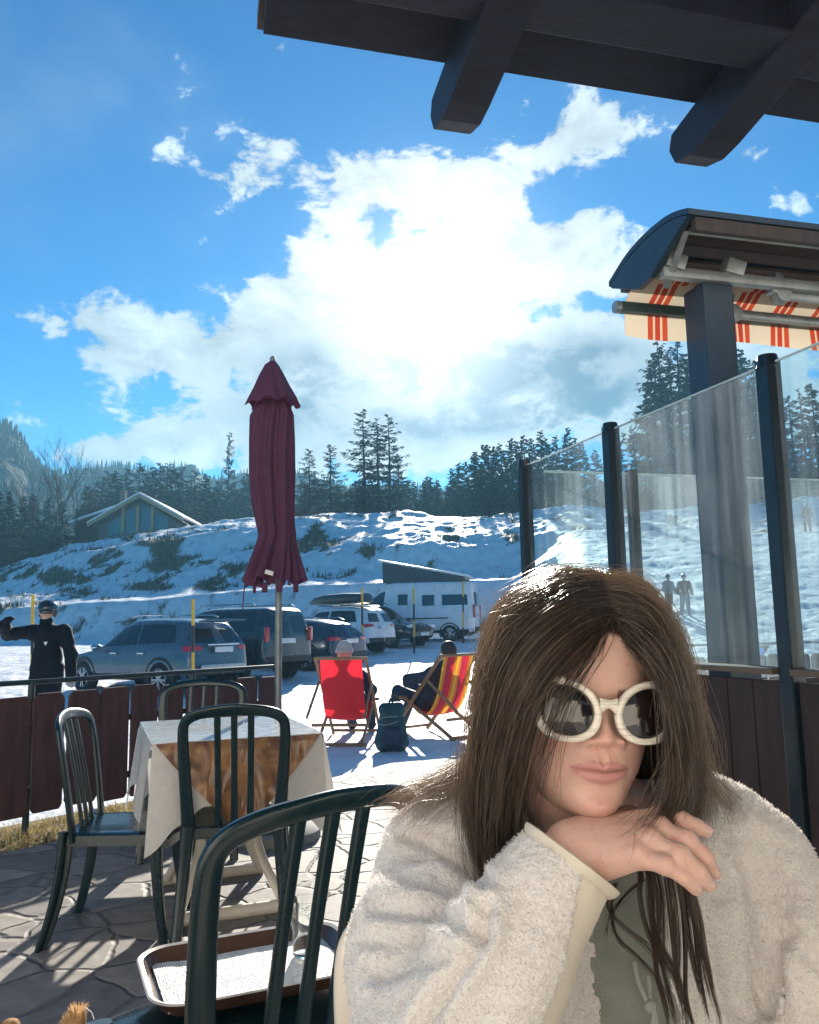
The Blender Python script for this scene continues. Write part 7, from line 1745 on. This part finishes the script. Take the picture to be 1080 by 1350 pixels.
# ---------------- backpack on the snow
bpk = gnd(517, 990, -.12)
t = thing('backpack', 'dark teal backpack standing on the snow between the two deckchairs', 'backpack', (bpk[0], bpk[1], gz(bpk[0], bpk[1]) - .02), R(8))
sdf_part('pack', [(V3(-.07, 0, .12), V3(-.03, 0, .42), .115, .085), (V3(.07, 0, .12), V3(.035, 0, .42), .115, .085)], teal_f, t, .011, .06, .016)
sdf_part('front_pocket', [(V3(-.05, -.10, .13), V3(-.05, -.09, .24), .065, .055), (V3(.05, -.10, .13), V3(.05, -.09, .24), .065, .055)], navy_f, t, .011, .04, .006)
sdf_part('top_flap', [(V3(-.07, -.02, .46), V3(.07, -.02, .46), .075, .075), (V3(-.05, -.08, .40), V3(.05, -.08, .40), .05, .05)], teal_f, t, .011, .04, .006)
for s in (-1, 1): MB().tube(smooth_path([(s * .08, .06, .50), (s * .10, .13, .38), (s * .10, .12, .2), (s * .09, .07, .1)], 14), .022, 8, ry=np.full(14, .008)).build('shoulder_strap', navy_f, t)
MB().tube(smooth_path([(-.03, .02, .53), (0, .02, .575), (.03, .02, .53)], 10), .009, 8).build('grab_loop', navy_f, t)
for z, c in ((.31, .0), (.36, .03)): MB().tube(smooth_path([(-.14, -.02, z), (-.07, -.125, z + c), (.05, -.125, z + .03)], 14), .007, 6).build('strap', pm('strap_grey', (.20, .24, .26), rough=.6), t)
# ---------------- skiers on the slope beyond the glass
def find_d(u, v):
    ds = np.linspace(12, 63, 700); xs_ = (u - 540) / FPX * ds; zz_ = ground_z(xs_, ds, False); _, vv_ = px(np.stack([xs_, ds, zz_], 1)); return ds[np.argmin(np.abs(vv_ - v))]
def walker(label, u, v, h_px, mat1, mat2, rz, skis=False):
    d = find_d(u, v); x = (u - 540) / FPX * d; z = gz(x, d)
    s = h_px * d / FPX / 1.78
    t = thing('person', label, 'person', (x, d, z), R(rz), 'skiers on the slope beyond the glass'); t.scale = (s, s, s)
    hv_, hq_ = head_part(V3(0, .02, 1.64), V3(0, 1, 0), t, .016)
    tr_ = [(V3(0, 0, 1.36), V3(0, 0, .98), .13, .13), (V3(.17, 0, 1.38), V3(-.17, 0, 1.38), .07, .07), (V3(0, 0, 1.42), V3(0, .01, 1.56), .055, .05)]
    ar = [(V3(.2, 0, 1.38), V3(.29, .04, 1.1), .055, .045), (V3(.29, .04, 1.1), V3(.28, .20, .92), .043, .04), (V3(-.2, 0, 1.38), V3(-.29, .04, 1.1), .055, .045), (V3(-.29, .04, 1.1), V3(-.28, .20, .92), .043, .04)]
    lg = [(V3(.09, 0, .95), V3(.13, .06, .5), .1, .07), (V3(.13, .06, .5), V3(.16, -.04, .06), .065, .06), (V3(-.09, 0, .95), V3(-.12, -.02, .5), .1, .07), (V3(-.12, -.02, .5), V3(-.15, -.16, .06), .065, .06)]
    bv, bq = body_field(tr_ + ar + lg, .025); V, Q = join([(hv_, hq_), (bv, bq)]); mesh_obj('body', V, Q, face_m, t, fix=False, angle=180)
    sdf_part('jacket', [(a_, b_, ra + .04, rb + .035) for a_, b_, ra, rb in tr_[:2] + ar], mat1, t, .022, .04)
    sdf_part('trousers', [(a_, b_, ra + .025, rb + .025) for a_, b_, ra, rb in lg], mat2, t, .022, .04)
    sdf_part('helmet', [(V3(0, 0, 1.70), V3(0, .02, 1.70), .115, .11)], blk_gl, t, .018, .03)
    return t
grey_j = pm('grey_jacket', (.22, .24, .26), rough=.7)
walker('left one of the pair of skiers standing midway up the slope', 878, 808, 50, grey_j, blk, 200)
walker('right one of the pair of skiers standing midway up the slope, legs apart', 899, 811, 53, blk, grey_j, 170)
walker('left one of the two tiny figures at the top of the slope', 885, 692, 15, navy_f, blk, 180)
walker('right one of the two tiny figures at the top of the slope', 893, 692, 15, blk, blk, 170)
walker('lone skier high on the slope right of the tall glass post', 1068, 701, 38, navy_f, blk, 160)
# ---------------- dog below the frame, only its ear tip shows
tan_f = pm('tan_fur', (.44, .24, .10), rough=.9, var=.25, scale=14, bump=.8, bscale=120, bdist=.006, stretch=(1, 1, .4), translucent=.15)
dk_f = pm('dark_ear_fur', (.10, .03, .02), rough=.9, bump=.6, bscale=120)
ET = A3(103, 1334, 1.30)
t = thing('dog', 'tan dog at the lower left whose pointed ear tip rises into view', 'dog', (ET[0] - .10, 1.34, 0), R(0), world=True)
hc_ = ET + V3(-.06, -.01, -.155)
bz_ = 0.0
sh = hc_ + V3(-.10, .04, -.14); hp_ = V3(hc_[0] - .42, hc_[1] + .10, sh[2] - .10)
dch = [(hc_, hc_ + V3(.0, -.02, .0), .062, .060), (hc_ + V3(.015, -.05, -.015), hc_ + V3(.03, -.125, -.035), .040, .024), (hc_ + V3(-.02, .02, -.03), sh, .058, .085), (sh, hp_, .105, .088),
       (sh + V3(.02, -.05, -.05), V3(sh[0] + .02, sh[1] - .06, .17), .040, .026), (V3(sh[0] + .02, sh[1] - .06, .17), V3(sh[0] + .03, sh[1] - .06, .03), .024, .022), (sh + V3(.02, .05, -.05), V3(sh[0] + .02, sh[1] + .06, .17), .040, .026), (V3(sh[0] + .02, sh[1] + .06, .17), V3(sh[0] + .03, sh[1] + .06, .03), .024, .022),
       (hp_ + V3(0, -.05, -.02), V3(hp_[0] + .06, hp_[1] - .07, .20), .062, .034), (V3(hp_[0] + .06, hp_[1] - .07, .20), V3(hp_[0] - .05, hp_[1] - .07, .12), .032, .022), (V3(hp_[0] - .05, hp_[1] - .07, .12), V3(hp_[0] - .01, hp_[1] - .07, .025), .022, .022),
       (hp_ + V3(0, .05, -.02), V3(hp_[0] + .06, hp_[1] + .07, .20), .062, .034), (V3(hp_[0] + .06, hp_[1] + .07, .20), V3(hp_[0] - .05, hp_[1] + .07, .12), .032, .022), (V3(hp_[0] - .05, hp_[1] + .07, .12), V3(hp_[0] - .01, hp_[1] + .07, .025), .022, .022),
       (hp_ + V3(-.06, 0, .04), hp_ + V3(-.20, .02, .10), .030, .034), (hp_ + V3(-.20, .02, .10), hp_ + V3(-.24, .02, .02), .034, .016)]
for q in (V3(sh[0] + .04, sh[1] - .06, .02), V3(sh[0] + .04, sh[1] + .06, .02), V3(hp_[0] + .01, hp_[1] - .07, .02), V3(hp_[0] + .01, hp_[1] + .07, .02)): dch.append((q, q + V3(.03, 0, 0), .026, .024))
ears = []
for tip, base in ((ET, hc_ + V3(.020, .0, .050)), (ET + V3(-.105, .02, -.02), hc_ + V3(-.040, .01, .050))):
    for q in (-.030, -.012, .010, .026): ears.append((base + V3(q, 0, 0), tip + V3(q * .12 - .004, 0, -.010), .014, .0055))
sdf_part('body', dch + ears, tan_f, t, .0065, .022, .003)
MB().sphere(hc_ + V3(.034, -.148, -.030), (.014, .010, .010), 12, 8).build('nose', blk_gl, t)
for q in (-.024, .036): MB().sphere(hc_ + V3(q + .004, -.058, .018), .009, 12, 8).build('eye', blk_gl, t)
for tip, base in ((ET, hc_ + V3(.020, -.012, .060)),): MB().prism([(-.022, 0), (.018, 0), (-.004, np.linalg.norm(tip - base) * .86)], base + V3(0, -.0125, 0), (1, 0, 0), unit(tip - base), (0, .004, 0)).build('inner_ear', dk_f, t, bevel=.0015)
# fur fringe
nf_ = 2600; dm = t.children if False else None
eb = hc_ + V3(.020, 0, .050); k = rng.random(nf_); side = rng.uniform(-1, 1, nf_)
P = eb + (ET - eb) * k[:, None] + np.stack([side * .034 * (1 - k * .86), rng.uniform(-.013, .013, nf_), 0 * k], 1)
dv_ = np.stack([side * .6 + rng.normal(0, .25, nf_), rng.normal(0, .25, nf_), .9 + 0 * k], 1); dv_ /= np.linalg.norm(dv_, axis=1, keepdims=True); ln = rng.uniform(.008, .018, nf_)[:, None]
wv = np.cross(dv_, [0, 1, 0.1]) * .0006
V = np.stack([P - wv, P + wv, P + dv_ * ln], 1).reshape(-1, 3); mesh_obj('ear_fur', V, np.arange(3 * nf_).reshape(nf_, 3), pm('tan_hair', (.62, .40, .20), rough=.7, bump=0, translucent=.4), t, smooth=False, fix=False)
MB().tube(smooth_path([A3(112, 1328, 1.28), A3(116, 1331, 1.28), A3(121, 1335, 1.28), A3(124, 1344, 1.28)], 8), .0006, 5).build('whisker', pm('whisker_white', (.8, .8, .8), rough=.4, bump=0), t)
